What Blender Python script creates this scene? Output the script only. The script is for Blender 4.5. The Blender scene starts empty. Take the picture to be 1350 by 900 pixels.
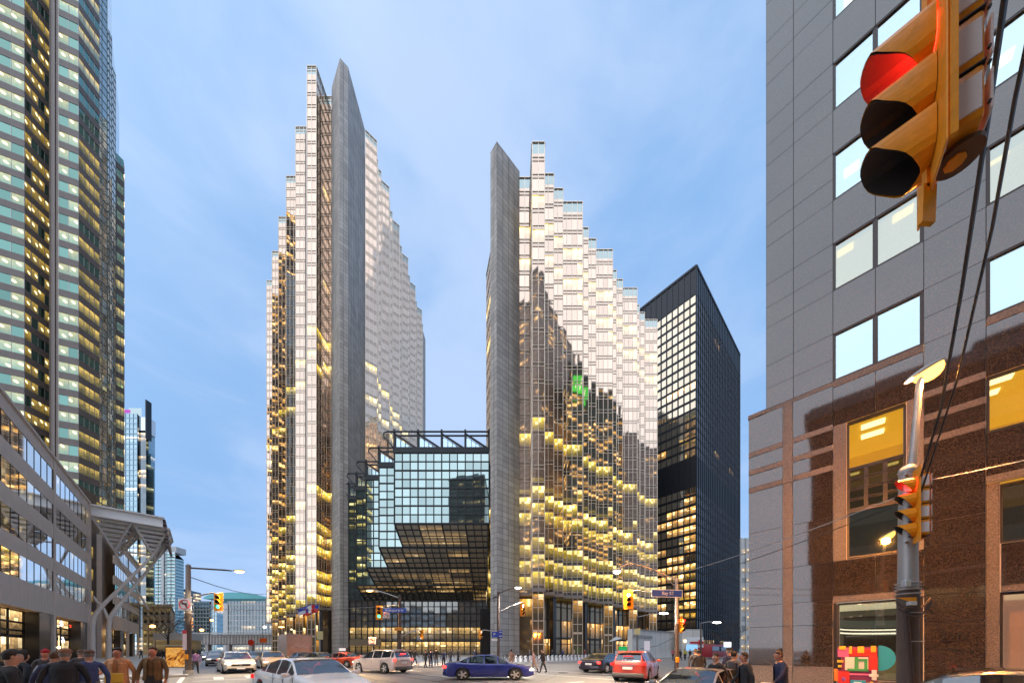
import bpy, bmesh, math, random
from mathutils import Vector, Matrix
R = math.radians
rnd = random.Random(7)
sc = bpy.context.scene
C = sc.collection
# ------------------------------------------------------------------ camera
F = 445.0; CX = 675.0; HY = 856.0; EYE = 1.7          # focal length, centre and horizon in photo pixels; eye height in metres
cam_d = bpy.data.cameras.new('camera'); cam = bpy.data.objects.new('camera', cam_d); C.objects.link(cam)
cam_d.sensor_width = 36.0; cam_d.lens = 36.0 * F / 1350.0
cam_d.shift_y = (HY - 450.0) / 1350.0
cam_d.clip_start = 0.1; cam_d.clip_end = 6000
cam.location = (0, 0, EYE); cam.rotation_euler = (R(90), 0, 0)
sc.camera = cam
# ------------------------------------------------------------------ world, sun, exposure
SUN_EL = R(16); SUN_AZ = R(205)
w = bpy.data.worlds.new('World'); sc.world = w; w.use_nodes = True
nt = w.node_tree; nt.nodes.clear()
def N(nt, t, **k):
    n = nt.nodes.new(t)
    for a, v in k.items():
        setattr(n, a, v)
    return n
def link(nt, a, b): nt.links.new(a, b)
def val(nt, sock, v):
    if isinstance(v, bpy.types.NodeSocket): nt.links.new(v, sock)
    elif v is not None: sock.default_value = v
def MA(nt, op, a, b=None, c=None, clamp=False):
    n = N(nt, 'ShaderNodeMath', operation=op, use_clamp=clamp)
    val(nt, n.inputs[0], a)
    if b is not None: val(nt, n.inputs[1], b)
    if c is not None: val(nt, n.inputs[2], c)
    return n.outputs[0]
def VM(nt, op, a, b=None, s=None):
    n = N(nt, 'ShaderNodeVectorMath', operation=op)
    val(nt, n.inputs[0], a)
    if b is not None: val(nt, n.inputs[1], b)
    if s is not None: val(nt, n.inputs[3], s)
    return n.outputs[1] if op in ('DOT_PRODUCT', 'LENGTH') else n.outputs[0]
def MIX(nt, f, a, b, mode='MIX'):
    n = N(nt, 'ShaderNodeMix', data_type='RGBA', blend_type=mode)
    val(nt, n.inputs[0], f); val(nt, n.inputs[6], a); val(nt, n.inputs[7], b)
    return n.outputs[2]
def RAMP(nt, f, stops):
    n = N(nt, 'ShaderNodeValToRGB'); e = n.color_ramp.elements
    while len(e) < len(stops): e.new(0.5)
    for x, (p, c) in zip(e, stops):
        x.position = p; x.color = c if len(c) == 4 else (*c, 1)
    val(nt, n.inputs[0], f)
    return n.outputs[0]
def SMOOTH(nt, x, a, b):
    n = N(nt, 'ShaderNodeMapRange', interpolation_type='SMOOTHSTEP')
    val(nt, n.inputs[0], x); n.inputs[1].default_value = a; n.inputs[2].default_value = b
    return n.outputs[0]
def NOISE(nt, vec, scale, detail=3, rough=0.5):
    n = N(nt, 'ShaderNodeTexNoise'); val(nt, n.inputs['Vector'], vec)
    n.inputs['Scale'].default_value = scale; n.inputs['Detail'].default_value = detail; n.inputs['Roughness'].default_value = rough
    return n.outputs[0]
sky = N(nt, 'ShaderNodeTexSky', sky_type='NISHITA', sun_disc=False, sun_elevation=SUN_EL, sun_rotation=SUN_AZ, altitude=100, air_density=1.0, dust_density=0.6, ozone_density=1.6)
bg1 = N(nt, 'ShaderNodeBackground'); bg1.inputs[1].default_value = 0.06
link(nt, sky.outputs[0], bg1.inputs[0])
tc = N(nt, 'ShaderNodeTexCoord')
mp = N(nt, 'ShaderNodeMapping'); mp.inputs['Scale'].default_value = (1.0, 1.0, 2.4); mp.inputs['Location'].default_value = (3.1, 0.4, 0.2)
link(nt, tc.outputs['Generated'], mp.inputs[0])
wob = N(nt, 'ShaderNodeTexNoise'); link(nt, mp.outputs[0], wob.inputs['Vector']); wob.inputs['Scale'].default_value = 1.5
vv = VM(nt, 'ADD', mp.outputs[0], VM(nt, 'SCALE', wob.outputs[1], s=0.5))
cl = NOISE(nt, vv, 1.7, 7, 0.55)
sd = Vector((math.sin(SUN_AZ) * math.cos(SUN_EL), math.cos(SUN_AZ) * math.cos(SUN_EL), math.sin(SUN_EL)))
sunward = MA(nt, 'MULTIPLY_ADD', VM(nt, 'DOT_PRODUCT', tc.outputs['Generated'], tuple(sd)), 0.5, 0.5)
cmask = MA(nt, 'MULTIPLY_ADD', SMOOTH(nt, cl, 0.38, 0.66), 0.12, 0.84)
ccol = MIX(nt, SMOOTH(nt, sunward, 0.30, 0.85), (0.31, 0.57, 1.0, 1), (0.55, 0.74, 1.0, 1))
ccol = MIX(nt, SMOOTH(nt, cl, 0.36, 0.68), ccol, MIX(nt, 0.45, ccol, (0.78, 0.84, 1.0, 1)))
bg2 = N(nt, 'ShaderNodeBackground'); link(nt, ccol, bg2.inputs[0])
link(nt, MA(nt, 'MULTIPLY_ADD', SMOOTH(nt, sunward, 0.35, 0.9), 0.42, 0.74), bg2.inputs[1])
mx = N(nt, 'ShaderNodeMixShader'); link(nt, cmask, mx.inputs[0]); link(nt, bg1.outputs[0], mx.inputs[1]); link(nt, bg2.outputs[0], mx.inputs[2])
wo = N(nt, 'ShaderNodeOutputWorld'); link(nt, mx.outputs[0], wo.inputs[0])
sun_d = bpy.data.lights.new('sun', 'SUN'); sun_d.energy = 1.4; sun_d.angle = R(120); sun_d.color = (1.0, 0.94, 0.88)
sun = bpy.data.objects.new('sun', sun_d); C.objects.link(sun)
sun.rotation_euler = (-sd - Vector((0, 0, .55))).to_track_quat('-Z', 'Y').to_euler()
sc.view_settings.view_transform = 'Standard'; sc.view_settings.look = 'None'; sc.view_settings.exposure = 0.48; sc.view_settings.gamma = 1.0
sc.cycles.use_denoising = True; sc.cycles.caustics_reflective = False; sc.cycles.caustics_refractive = False
sc.cycles.max_bounces = 6; sc.cycles.glossy_bounces = 4; sc.cycles.transparent_max_bounces = 12; sc.cycles.sample_clamp_indirect = 4
# ------------------------------------------------------------------ street axes: s runs down the side street away from the camera, t across it to the right
B = Vector((-0.673, 0.740)); W = Vector((0.740, 0.673))
def st(s, t): return (B.x * s + W.x * t, B.y * s + W.y * t)
YB = math.atan2(B.y, B.x); YW = math.atan2(W.y, W.x)
def gx(px, Y): return (px - CX) / F * Y
def gz(py, Y): return EYE + (HY - py) * Y / F
# ------------------------------------------------------------------ mesh builder
class MB:
    def __init__(s): s.v = []; s.f = []; s.m = []; s.uv = []
    def face(s, pts, m=0, uv=None):
        i = len(s.v); s.v += [tuple(p) for p in pts]; s.f.append(tuple(range(i, i + len(pts)))); s.m.append(m)
        s.uv.append(uv if uv else [(0, 0)] * len(pts))
    def hexa(s, a, m=0):
        i = len(s.v); s.v += [tuple(p) for p in a]
        for q in ((3, 2, 1, 0), (4, 5, 6, 7), (0, 1, 5, 4), (1, 2, 6, 5), (2, 3, 7, 6), (3, 0, 4, 7)):
            s.f.append(tuple(i + k for k in q)); s.m.append(m); s.uv.append([(0, 0), (1, 0), (1, 1), (0, 1)])
    def box(s, c, size, rz=0.0, m=0):
        hx, hy, hz = size[0] / 2, size[1] / 2, size[2] / 2; ca, sa = math.cos(rz), math.sin(rz); a = []
        for z in (-hz, hz):
            for x, y in ((-hx, -hy), (hx, -hy), (hx, hy), (-hx, hy)):
                a.append((c[0] + x * ca - y * sa, c[1] + x * sa + y * ca, c[2] + z))
        s.hexa(a, m)
    def bar(s, p, q, wd, hg, m=0, up=(0, 0, 1)):
        p = Vector(p); q = Vector(q); d = (q - p).normalized(); u = Vector(up)
        if abs(d.dot(u)) > 0.98: u = Vector((1, 0, 0)) if abs(d.x) < 0.9 else Vector((0, 1, 0))
        sx = d.cross(u).normalized(); uz = sx.cross(d).normalized(); a = []
        for e in (p, q):
            for x, y in ((-1, -1), (1, -1), (1, 1), (-1, 1)):
                a.append(e + sx * (x * wd / 2) + uz * (y * hg / 2))
        s.hexa([a[0], a[1], a[2], a[3], a[4], a[5], a[6], a[7]], m)
    def tube(s, pts, r, n=6, m=0, cap=True):
        pts = [Vector(p) for p in pts]; rr = r if isinstance(r, (list, tuple)) else [r] * len(pts); i0 = len(s.v)
        d0 = (pts[1] - pts[0]).normalized(); u = Vector((0, 0, 1)) if abs(d0.z) < 0.9 else Vector((1, 0, 0))
        for k, p in enumerate(pts):
            d = (pts[min(k + 1, len(pts) - 1)] - pts[max(k - 1, 0)]).normalized()
            sx = d.cross(u)
            if sx.length < 1e-4: sx = d.cross(Vector((0, 1, 0)))
            sx.normalize(); uz = sx.cross(d).normalized()
            for j in range(n):
                a = 2 * math.pi * j / n; s.v.append(tuple(p + (sx * math.cos(a) + uz * math.sin(a)) * rr[k]))
        for k in range(len(pts) - 1):
            for j in range(n):
                a = i0 + k * n + j; b = i0 + k * n + (j + 1) % n
                s.f.append((a, b, b + n, a + n)); s.m.append(m); s.uv.append([(0, 0)] * 4)
        if cap:
            s.f.append(tuple(i0 + j for j in range(n - 1, -1, -1))); s.m.append(m); s.uv.append([(0, 0)] * n)
            e = i0 + (len(pts) - 1) * n; s.f.append(tuple(e + j for j in range(n))); s.m.append(m); s.uv.append([(0, 0)] * n)
    def prism(s, poly, z0, z1, m=0, mt=None):
        n = len(poly); L = 0
        for k in range(n):
            a = poly[k]; b = poly[(k + 1) % n]; l = math.hypot(b[0] - a[0], b[1] - a[1])
            s.face([(a[0], a[1], z0), (b[0], b[1], z0), (b[0], b[1], z1), (a[0], a[1], z1)], m, [(L, z0), (L + l, z0), (L + l, z1), (L, z1)]); L += l
        s.face([(p[0], p[1], z1) for p in poly], m if mt is None else mt, [tuple(p) for p in poly])
        s.face([(p[0], p[1], z0) for p in reversed(poly)], m if mt is None else mt, [tuple(p) for p in reversed(poly)])
    def wall(s, a, b, z0, z1, m=0, u0=0.0):
        l = math.hypot(b[0] - a[0], b[1] - a[1])
        s.face([(a[0], a[1], z0), (b[0], b[1], z0), (b[0], b[1], z1), (a[0], a[1], z1)], m, [(u0, z0), (u0 + l, z0), (u0 + l, z1), (u0, z1)])
    def rbox(s, c, size, bev, rz=0.0, m=0, seg=2):
        bm = bmesh.new(); bmesh.ops.create_cube(bm, size=1.0)
        bmesh.ops.scale(bm, vec=size, verts=bm.verts)
        bmesh.ops.bevel(bm, geom=list(bm.edges), offset=bev, segments=seg, affect='EDGES', profile=0.5)
        mt = Matrix.Translation(c) @ Matrix.Rotation(rz, 4, 'Z'); bm.verts.index_update(); i = len(s.v)
        s.v += [tuple(mt @ v.co) for v in bm.verts]
        for f in bm.faces:
            s.f.append(tuple(i + v.index for v in f.verts)); s.m.append(m); s.uv.append([(0, 0)] * len(f.verts))
        bm.free()
    def ball(s, c, rad, nu=10, nv=7, m=0, fn=None):
        i0 = len(s.v)
        for a in range(nv + 1):
            th = math.pi * a / nv
            for b in range(nu):
                ph = 2 * math.pi * b / nu; d = Vector((math.sin(th) * math.cos(ph), math.sin(th) * math.sin(ph), math.cos(th)))
                p = Vector((d.x * rad[0], d.y * rad[1], d.z * rad[2]))
                if fn: p = fn(p, d)
                s.v.append((c[0] + p.x, c[1] + p.y, c[2] + p.z))
        for a in range(nv):
            for b in range(nu):
                q = (i0 + a * nu + b, i0 + (a + 1) * nu + b, i0 + (a + 1) * nu + (b + 1) % nu, i0 + a * nu + (b + 1) % nu)
                s.f.append(q); s.m.append(m); s.uv.append([(0, 0)] * 4)
    def xform(s, M4, i0=0):
        for k in range(i0, len(s.v)): s.v[k] = tuple(M4 @ Vector(s.v[k]))
    def mesh(s, name, mats, smooth=None):
        me = bpy.data.meshes.new(name); me.from_pydata(s.v, [], s.f)
        mats = mats if isinstance(mats, (list, tuple)) else [mats]
        for mm in mats: me.materials.append(mm)
        if len(mats) > 1: me.polygons.foreach_set('material_index', s.m)
        uvl = me.uv_layers.new(name='UVMap'); flat = [c for f in s.uv for p in f for c in p]
        if len(flat) == len(uvl.data) * 2: uvl.data.foreach_set('uv', flat)
        if smooth is not None:
            me.polygons.foreach_set('use_smooth', [True] * len(me.polygons)); me.set_sharp_from_angle(angle=R(smooth))
        me.update()
        return me
    def build(s, name, mats, parent=None, smooth=None, world=True, kind=None, label=None):
        return put(name, s.mesh(name, mats, smooth), parent, world, kind, label)
ROOTM = {}
def put(name, me, parent=None, world=True, kind=None, label=None):
    o = bpy.data.objects.new(name, me); C.objects.link(o)
    if parent is not None:
        o.parent = parent
        if world: o.matrix_parent_inverse = ROOTM[parent.name].inverted() if parent.name in ROOTM else Matrix()
    if kind: o['kind'] = kind
    if label: o['label'] = label
    return o
def thing(name, label, cat, loc=(0, 0, 0), rz=0.0, group=None, scale=1.0):
    o = bpy.data.objects.new(name, None); C.objects.link(o); o.empty_display_size = 0.3
    o.location = (loc[0], loc[1], loc[2] if len(loc) > 2 else 0); o.rotation_euler = (0, 0, rz); o.scale = (scale,) * 3 if not isinstance(scale, tuple) else scale
    o['label'] = label; o['category'] = cat
    if group: o['group'] = group
    ROOTM[o.name] = Matrix.Translation(o.location) @ Matrix.Rotation(rz, 4, 'Z') @ Matrix.Diagonal((*o.scale, 1))
    return o
def tag(o, label, cat, group=None):
    o['label'] = label; o['category'] = cat
    if group: o['group'] = group
    return o
def structure(o): o['kind'] = 'structure'; return o
def copy_tree(o, parent=None, **k):
    c = o.copy(); C.objects.link(c)
    if parent is not None: c.parent = parent
    for ch in list(o.children): copy_tree(ch, c)
    return c
def dup(root, loc, rz, label, group=None):
    r = copy_tree(root); r.location = (loc[0], loc[1], loc[2] if len(loc) > 2 else 0); r.rotation_euler = (0, 0, rz); r['label'] = label
    if group: r['group'] = group
    return r
_unit = {}
def unit(mat):
    if mat.name not in _unit:
        m = MB(); m.box((0, 0, 0), (1, 1, 1)); _unit[mat.name] = m.mesh('piece_' + mat.name, mat)
    return _unit[mat.name]
def piece(name, mat, parent, c, size, rz, label=None):
    """one plain piece (panel, pane, slab): a scaled copy of a shared block"""
    o = put(name, unit(mat), parent, True, None, label)
    o.location = c; o.rotation_euler = (0, 0, rz); o.scale = size
    ROOTM[o.name] = Matrix.Translation(c) @ Matrix.Rotation(rz, 4, 'Z') @ Matrix.Diagonal((*size, 1))
    return o
# ------------------------------------------------------------------ materials
MATS = {}
def mat(name, col, rough=0.6, metal=0.0, ior=1.45, emit=None, es=0.0, noise=0.0, nscale=4.0, bump=0.0, bscale=60.0, coat=0.0, alpha=None):
    if name in MATS: return MATS[name]
    m = bpy.data.materials.new(name); m.use_nodes = True; t = m.node_tree; p = t.nodes['Principled BSDF']
    p.inputs['Base Color'].default_value = (*col, 1); p.inputs['Roughness'].default_value = rough; p.inputs['Metallic'].default_value = metal; p.inputs['IOR'].default_value = ior
    p.inputs['Coat Weight'].default_value = coat; p.inputs['Coat Roughness'].default_value = 0.05
    if emit: p.inputs['Emission Color'].default_value = (*emit, 1); p.inputs['Emission Strength'].default_value = es
    if noise or bump:
        tcn = N(t, 'ShaderNodeTexCoord')
        if noise:
            a = NOISE(t, tcn.outputs['Object'], nscale, 5, 0.6)
            k = MA(t, 'MULTIPLY_ADD', a, 2 * noise, 1 - noise)
            link(t, MIX(t, 1.0, (*col, 1), k, 'MULTIPLY'), p.inputs['Base Color'])
        if bump:
            bn = N(t, 'ShaderNodeBump'); bn.inputs['Strength'].default_value = bump; bn.inputs['Distance'].default_value = 0.02
            link(t, NOISE(t, tcn.outputs['Object'], bscale, 4), bn.inputs['Height']); link(t, bn.outputs[0], p.inputs['Normal'])
    MATS[name] = m
    return m
def emat(name, col, s):
    if name in MATS: return MATS[name]
    m = bpy.data.materials.new(name); m.use_nodes = True; t = m.node_tree; t.nodes.clear()
    e = N(t, 'ShaderNodeEmission'); e.inputs[0].default_value = (*col, 1); e.inputs[1].default_value = s
    o = N(t, 'ShaderNodeOutputMaterial'); link(t, e.outputs[0], o.inputs[0]); MATS[name] = m
    return m
def wn(t, vec, dim='3D'):
    n = N(t, 'ShaderNodeTexWhiteNoise', noise_dimensions=dim); val(t, n.inputs['W' if dim == '1D' else 'Vector'], vec); return n
def facade(name, tint, rough, metal, cw, ch, prob, lit, ls, span=0.25, spancol=None, jit=0.02, spot=0.5, z0=0.0, uoff=0.0, floorvar=0.5, dirt=0.1, fade=None):
    """mirror glass on UV metres: every cell is a pane with its own tilt; some are lit from inside, brightest at the ceiling lamps"""
    m = bpy.data.materials.new(name); m.use_nodes = True; t = m.node_tree; p = t.nodes['Principled BSDF']
    uv = N(t, 'ShaderNodeUVMap'); sx = N(t, 'ShaderNodeSeparateXYZ'); link(t, uv.outputs[0], sx.inputs[0])
    u = MA(t, 'DIVIDE', MA(t, 'ADD', sx.outputs[0], uoff), cw); v = MA(t, 'DIVIDE', MA(t, 'SUBTRACT', sx.outputs[1], z0), ch)
    geo = N(t, 'ShaderNodeNewGeometry')
    gsx = N(t, 'ShaderNodeSeparateXYZ'); link(t, geo.outputs['True Normal'], gsx.inputs[0])
    seed = MA(t, 'ADD', MA(t, 'MULTIPLY', gsx.outputs[0], 13.7), 3.0)
    fu = MA(t, 'FLOOR', u); fv = MA(t, 'FLOOR', v); ru = MA(t, 'FRACT', u); rv = MA(t, 'FRACT', v)
    def vec(x, y, z):
        c = N(t, 'ShaderNodeCombineXYZ'); val(t, c.inputs[0], x); val(t, c.inputs[1], y); val(t, c.inputs[2], z); return c.outputs[0]
    cell = wn(t, vec(fu, fv, seed)); grp = wn(t, vec(MA(t, 'FLOOR', MA(t, 'DIVIDE', u, 3.0)), fv, seed)); flr = wn(t, vec(0.5, fv, 1.7))
    score = MA(t, 'ADD', MA(t, 'MULTIPLY', grp.outputs[0], 1 - floorvar), MA(t, 'MULTIPLY', flr.outputs[0], floorvar))
    on = MA(t, 'LESS_THAN', score, prob if not fade else MA(t, 'MULTIPLY', MA(t, 'MULTIPLY_ADD', SMOOTH(t, sx.outputs[1], fade[0], fade[1]), fade[2] - 1, 1.0), prob))
    vis = MA(t, 'GREATER_THAN', rv, span)
    ceil = MA(t, 'MULTIPLY_ADD', MA(t, 'POWER', MA(t, 'MAXIMUM', MA(t, 'DIVIDE', MA(t, 'SUBTRACT', rv, span), 1.0 - span), 0.0), 1.7), 1.3, 0.10)
    sub = wn(t, vec(MA(t, 'FLOOR', MA(t, 'MULTIPLY', u, 2.0)), MA(t, 'FLOOR', MA(t, 'MULTIPLY', v, 4.0)), seed))
    hot = MA(t, 'MULTIPLY', MA(t, 'GREATER_THAN', sub.outputs[0], 1 - spot * 0.4), MA(t, 'GREATER_THAN', rv, 0.62))
    furn = MA(t, 'MAXIMUM', MA(t, 'MULTIPLY_ADD', NOISE(t, vec(MA(t, 'MULTIPLY', u, 2.3), MA(t, 'MULTIPLY', v, 6.0), seed), 1.0, 4, 0.7), 3.0, -0.6), 0.05)
    e = MA(t, 'MULTIPLY', MA(t, 'MULTIPLY', on, vis), MA(t, 'ADD', MA(t, 'MULTIPLY', ceil, furn), MA(t, 'MULTIPLY', hot, 1.0)))
    e = MA(t, 'MULTIPLY', e, MA(t, 'MULTIPLY_ADD', cell.outputs[0], 1.0, 0.4))
    link(t, MIX(t, MA(t, 'MULTIPLY', hot, 0.55), (*lit, 1), (1.0, 0.85, 0.5, 1)), p.inputs['Emission Color'])
    link(t, MA(t, 'MULTIPLY', e, ls), p.inputs['Emission Strength'])
    k = MA(t, 'MULTIPLY_ADD', cell.outputs[0], 2 * dirt, 1 - dirt)
    col = MIX(t, 1.0, (*tint, 1), k, 'MULTIPLY')
    if spancol: col = MIX(t, vis, (*spancol, 1), col)
    link(t, col, p.inputs['Base Color']); p.inputs['Metallic'].default_value = metal; p.inputs['Roughness'].default_value = rough
    jv = VM(t, 'SCALE', VM(t, 'SUBTRACT', cell.outputs[1], (0.5, 0.5, 0.5)), s=jit)
    nn = VM(t, 'NORMALIZE', VM(t, 'ADD', geo.outputs['Normal'], jv)); link(t, nn, p.inputs['Normal'])
    MATS[name] = m
    return m
def pane_mat(name, tint, metal, prob, lit, ls, jit=0.015, rough=0.03, base=None, spotsize=0.3):
    """single pane objects: object random decides whether the room behind is lit"""
    m = bpy.data.materials.new(name); m.use_nodes = True; t = m.node_tree; p = t.nodes['Principled BSDF']
    oi = N(t, 'ShaderNodeObjectInfo'); w_ = wn(t, oi.outputs['Random'], '1D')
    on = MA(t, 'LESS_THAN', oi.outputs['Random'], prob)
    tcn = N(t, 'ShaderNodeTexCoord'); sx = N(t, 'ShaderNodeSeparateXYZ'); link(t, tcn.outputs['Generated'], sx.inputs[0])
    wc = N(t, 'ShaderNodeSeparateColor'); link(t, w_.outputs[1], wc.inputs[0])
    dx = MA(t, 'MULTIPLY', MA(t, 'SUBTRACT', sx.outputs[0], MA(t, 'MULTIPLY_ADD', wc.outputs[0], 0.7, 0.15)), 3.4); dz = MA(t, 'MULTIPLY', MA(t, 'SUBTRACT', MA(t, 'ADD', sx.outputs[2], MA(t, 'MULTIPLY', sx.outputs[0], 0.35)), MA(t, 'MULTIPLY_ADD', wc.outputs[1], 0.5, 0.5)), 6.0)
    rr = MA(t, 'ADD', MA(t, 'MULTIPLY', dx, dx), MA(t, 'MULTIPLY', dz, dz))
    lamp = MA(t, 'MULTIPLY', SMOOTH(t, MA(t, 'SUBTRACT', 1.0, rr), 0.0, 0.9), 2.0 * spotsize)
    grad = MA(t, 'MULTIPLY', MA(t, 'MULTIPLY_ADD', sx.outputs[2], 0.35, 0.1), MA(t, 'MULTIPLY_ADD', NOISE(t, VM(t, 'ADD', VM(t, 'MULTIPLY', tcn.outputs['Generated'], (4.0, 1.0, 3.0)), VM(t, 'SCALE', w_.outputs[1], s=20.0)), 1.0, 3), 1.4, 0.2))
    e = MA(t, 'MULTIPLY', on, MA(t, 'ADD', MA(t, 'MULTIPLY', grad, 0.8), MA(t, 'MULTIPLY', lamp, 1.5)))
    link(t, MIX(t, MA(t, 'MULTIPLY', lamp, 0.6), (*lit, 1), (1.0, 0.88, 0.6, 1)), p.inputs['Emission Color']); link(t, MA(t, 'MULTIPLY', e, ls), p.inputs['Emission Strength'])
    link(t, MIX(t, 1.0, (*tint, 1), MA(t, 'MULTIPLY_ADD', w_.outputs[0], 0.3, 0.75), 'MULTIPLY'), p.inputs['Base Color'])
    p.inputs['Metallic'].default_value = metal; p.inputs['Roughness'].default_value = rough
    geo = N(t, 'ShaderNodeNewGeometry')
    link(t, VM(t, 'NORMALIZE', VM(t, 'ADD', geo.outputs['Normal'], VM(t, 'SCALE', VM(t, 'SUBTRACT', w_.outputs[1], (0.5, 0.5, 0.5)), s=jit))), p.inputs['Normal'])
    MATS[name] = m
    return m
def slabs(name, col, pw, ph, rough=0.75, gap=0.02, var=0.12, stain=0.2, ior=1.45, speck=0.0, dark=0.45):
    """stone or concrete cladding on UV metres: course joints, slab to slab tone, streaks"""
    m = bpy.data.materials.new(name); m.use_nodes = True; t = m.node_tree; p = t.nodes['Principled BSDF']
    uv = N(t, 'ShaderNodeUVMap'); b = N(t, 'ShaderNodeTexBrick'); link(t, uv.outputs[0], b.inputs['Vector'])
    b.offset = 0.0; b.inputs['Scale'].default_value = 1.0; b.inputs['Brick Width'].default_value = pw; b.inputs['Row Height'].default_value = ph
    b.inputs['Mortar Size'].default_value = gap; b.inputs['Mortar Smooth'].default_value = 0.1
    b.inputs['Color1'].default_value = (*[c * (1 - var) for c in col], 1); b.inputs['Color2'].default_value = (*[min(1, c * (1 + var)) for c in col], 1)
    b.inputs['Mortar'].default_value = (*[c * dark for c in col], 1)
    mpn = N(t, 'ShaderNodeMapping'); mpn.inputs['Scale'].default_value = (0.9, 0.05, 1); link(t, uv.outputs[0], mpn.inputs[0])
    k = MA(t, 'MULTIPLY_ADD', NOISE(t, mpn.outputs[0], 1.0, 5), 2 * stain, 1 - stain)
    k2 = MA(t, 'MULTIPLY_ADD', NOISE(t, uv.outputs[0], 6.0, 6, 0.7), 0.3, 0.85)
    link(t, MIX(t, 1.0, MIX(t, 1.0, b.outputs[0], k, 'MULTIPLY'), k2, 'MULTIPLY'), p.inputs['Base Color'])
    p.inputs['Roughness'].default_value = rough; p.inputs['IOR'].default_value = ior
    bn = N(t, 'ShaderNodeBump'); bn.inputs['Strength'].default_value = 0.5; bn.inputs['Distance'].default_value = 0.03; bn.invert = True
    link(t, b.outputs[1], bn.inputs['Height']); link(t, bn.outputs[0], p.inputs['Normal'])
    MATS[name] = m
    return m
def granite(name, col, rough, ior, speck=0.6, scale=55):
    m = bpy.data.materials.new(name); m.use_nodes = True; t = m.node_tree; p = t.nodes['Principled BSDF']
    geo = N(t, 'ShaderNodeNewGeometry'); oi = N(t, 'ShaderNodeObjectInfo')
    vo = N(t, 'ShaderNodeTexVoronoi'); link(t, geo.outputs['Position'], vo.inputs['Vector']); vo.inputs['Scale'].default_value = scale
    sp = N(t, 'ShaderNodeSeparateColor'); link(t, vo.outputs['Color'], sp.inputs[0])
    k = MA(t, 'MULTIPLY_ADD', MA(t, 'POWER', sp.outputs[0], 2.0), 2.4 * speck, 1 - 0.8 * speck)
    k = MA(t, 'MULTIPLY', k, MA(t, 'MULTIPLY_ADD', oi.outputs['Random'], 0.25, 0.87))
    k = MA(t, 'MULTIPLY', k, MA(t, 'MULTIPLY_ADD', NOISE(t, geo.outputs['Position'], 0.8, 4), 0.5, 0.75))
    link(t, MIX(t, 1.0, (*col, 1), k, 'MULTIPLY'), p.inputs['Base Color']); p.inputs['Roughness'].default_value = rough; p.inputs['IOR'].default_value = ior
    w_ = wn(t, oi.outputs['Random'], '1D')
    link(t, VM(t, 'NORMALIZE', VM(t, 'ADD', geo.outputs['Normal'], VM(t, 'SCALE', VM(t, 'SUBTRACT', w_.outputs[1], (0.5, 0.5, 0.5)), s=0.006))), p.inputs['Normal'])
    MATS[name] = m
    return m
steel = mat('dark_steel', (0.02, 0.024, 0.03), 0.45, 0.3)
black = mat('black_paint', (0.012, 0.012, 0.013), 0.5)
rubber = mat('tyre_rubber', (0.02, 0.02, 0.02), 0.85)
alu = mat('brushed_aluminium', (0.55, 0.56, 0.58), 0.35, 0.9)
galv = mat('galvanised_steel', (0.42, 0.40, 0.39), 0.5, 0.5, noise=0.2)
polebrown = mat('weathered_dark_pole', (0.09, 0.065, 0.055), 0.6, noise=0.3)
yellow = mat('signal_yellow', (0.92, 0.33, 0.01), 0.42, noise=0.28, nscale=13, bump=0.12, bscale=30)
white = mat('white_plate', (0.8, 0.8, 0.8), 0.5)
signblue = mat('sign_blue', (0.015, 0.07, 0.42), 0.4)
chrome = mat('chrome', (0.7, 0.7, 0.72), 0.12, 1.0)
carglass = mat('car_glass', (0.03, 0.04, 0.045), 0.03, 0.0, ior=1.9)
def tinted():
    m = bpy.data.materials.new('car_glass_tinted'); m.use_nodes = True; t = m.node_tree; t.nodes.clear()
    a = N(t, 'ShaderNodeBsdfGlossy'); a.inputs[0].default_value = (0.9, 0.95, 1, 1); a.inputs[1].default_value = 0.02
    b = N(t, 'ShaderNodeBsdfTransparent'); b.inputs[0].default_value = (0.42, 0.48, 0.48, 1); f = N(t, 'ShaderNodeFresnel'); f.inputs[0].default_value = 1.7
    x = N(t, 'ShaderNodeMixShader'); link(t, MA(t, 'ADD', f.outputs[0], 0.08, clamp=True), x.inputs[0]); o = N(t, 'ShaderNodeOutputMaterial')
    link(t, b.outputs[0], x.inputs[1]); link(t, a.outputs[0], x.inputs[2]); link(t, x.outputs[0], o.inputs[0]); return m
cartint = tinted()
redlens = mat('red_lens', (0.4, 0.01, 0.01), 0.2, emit=(1, 0.03, 0.02), es=0.6)
headlens = mat('head_lens', (0.7, 0.7, 0.7), 0.1, emit=(1, 0.95, 0.85), es=0.7)
headon = mat('head_lens_lit', (0.9, 0.9, 0.9), 0.1, emit=(1, 0.9, 0.7), es=5)
brakeon = mat('brake_lens_lit', (0.6, 0.02, 0.02), 0.2, emit=(1, 0.04, 0.03), es=3.5)
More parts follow.
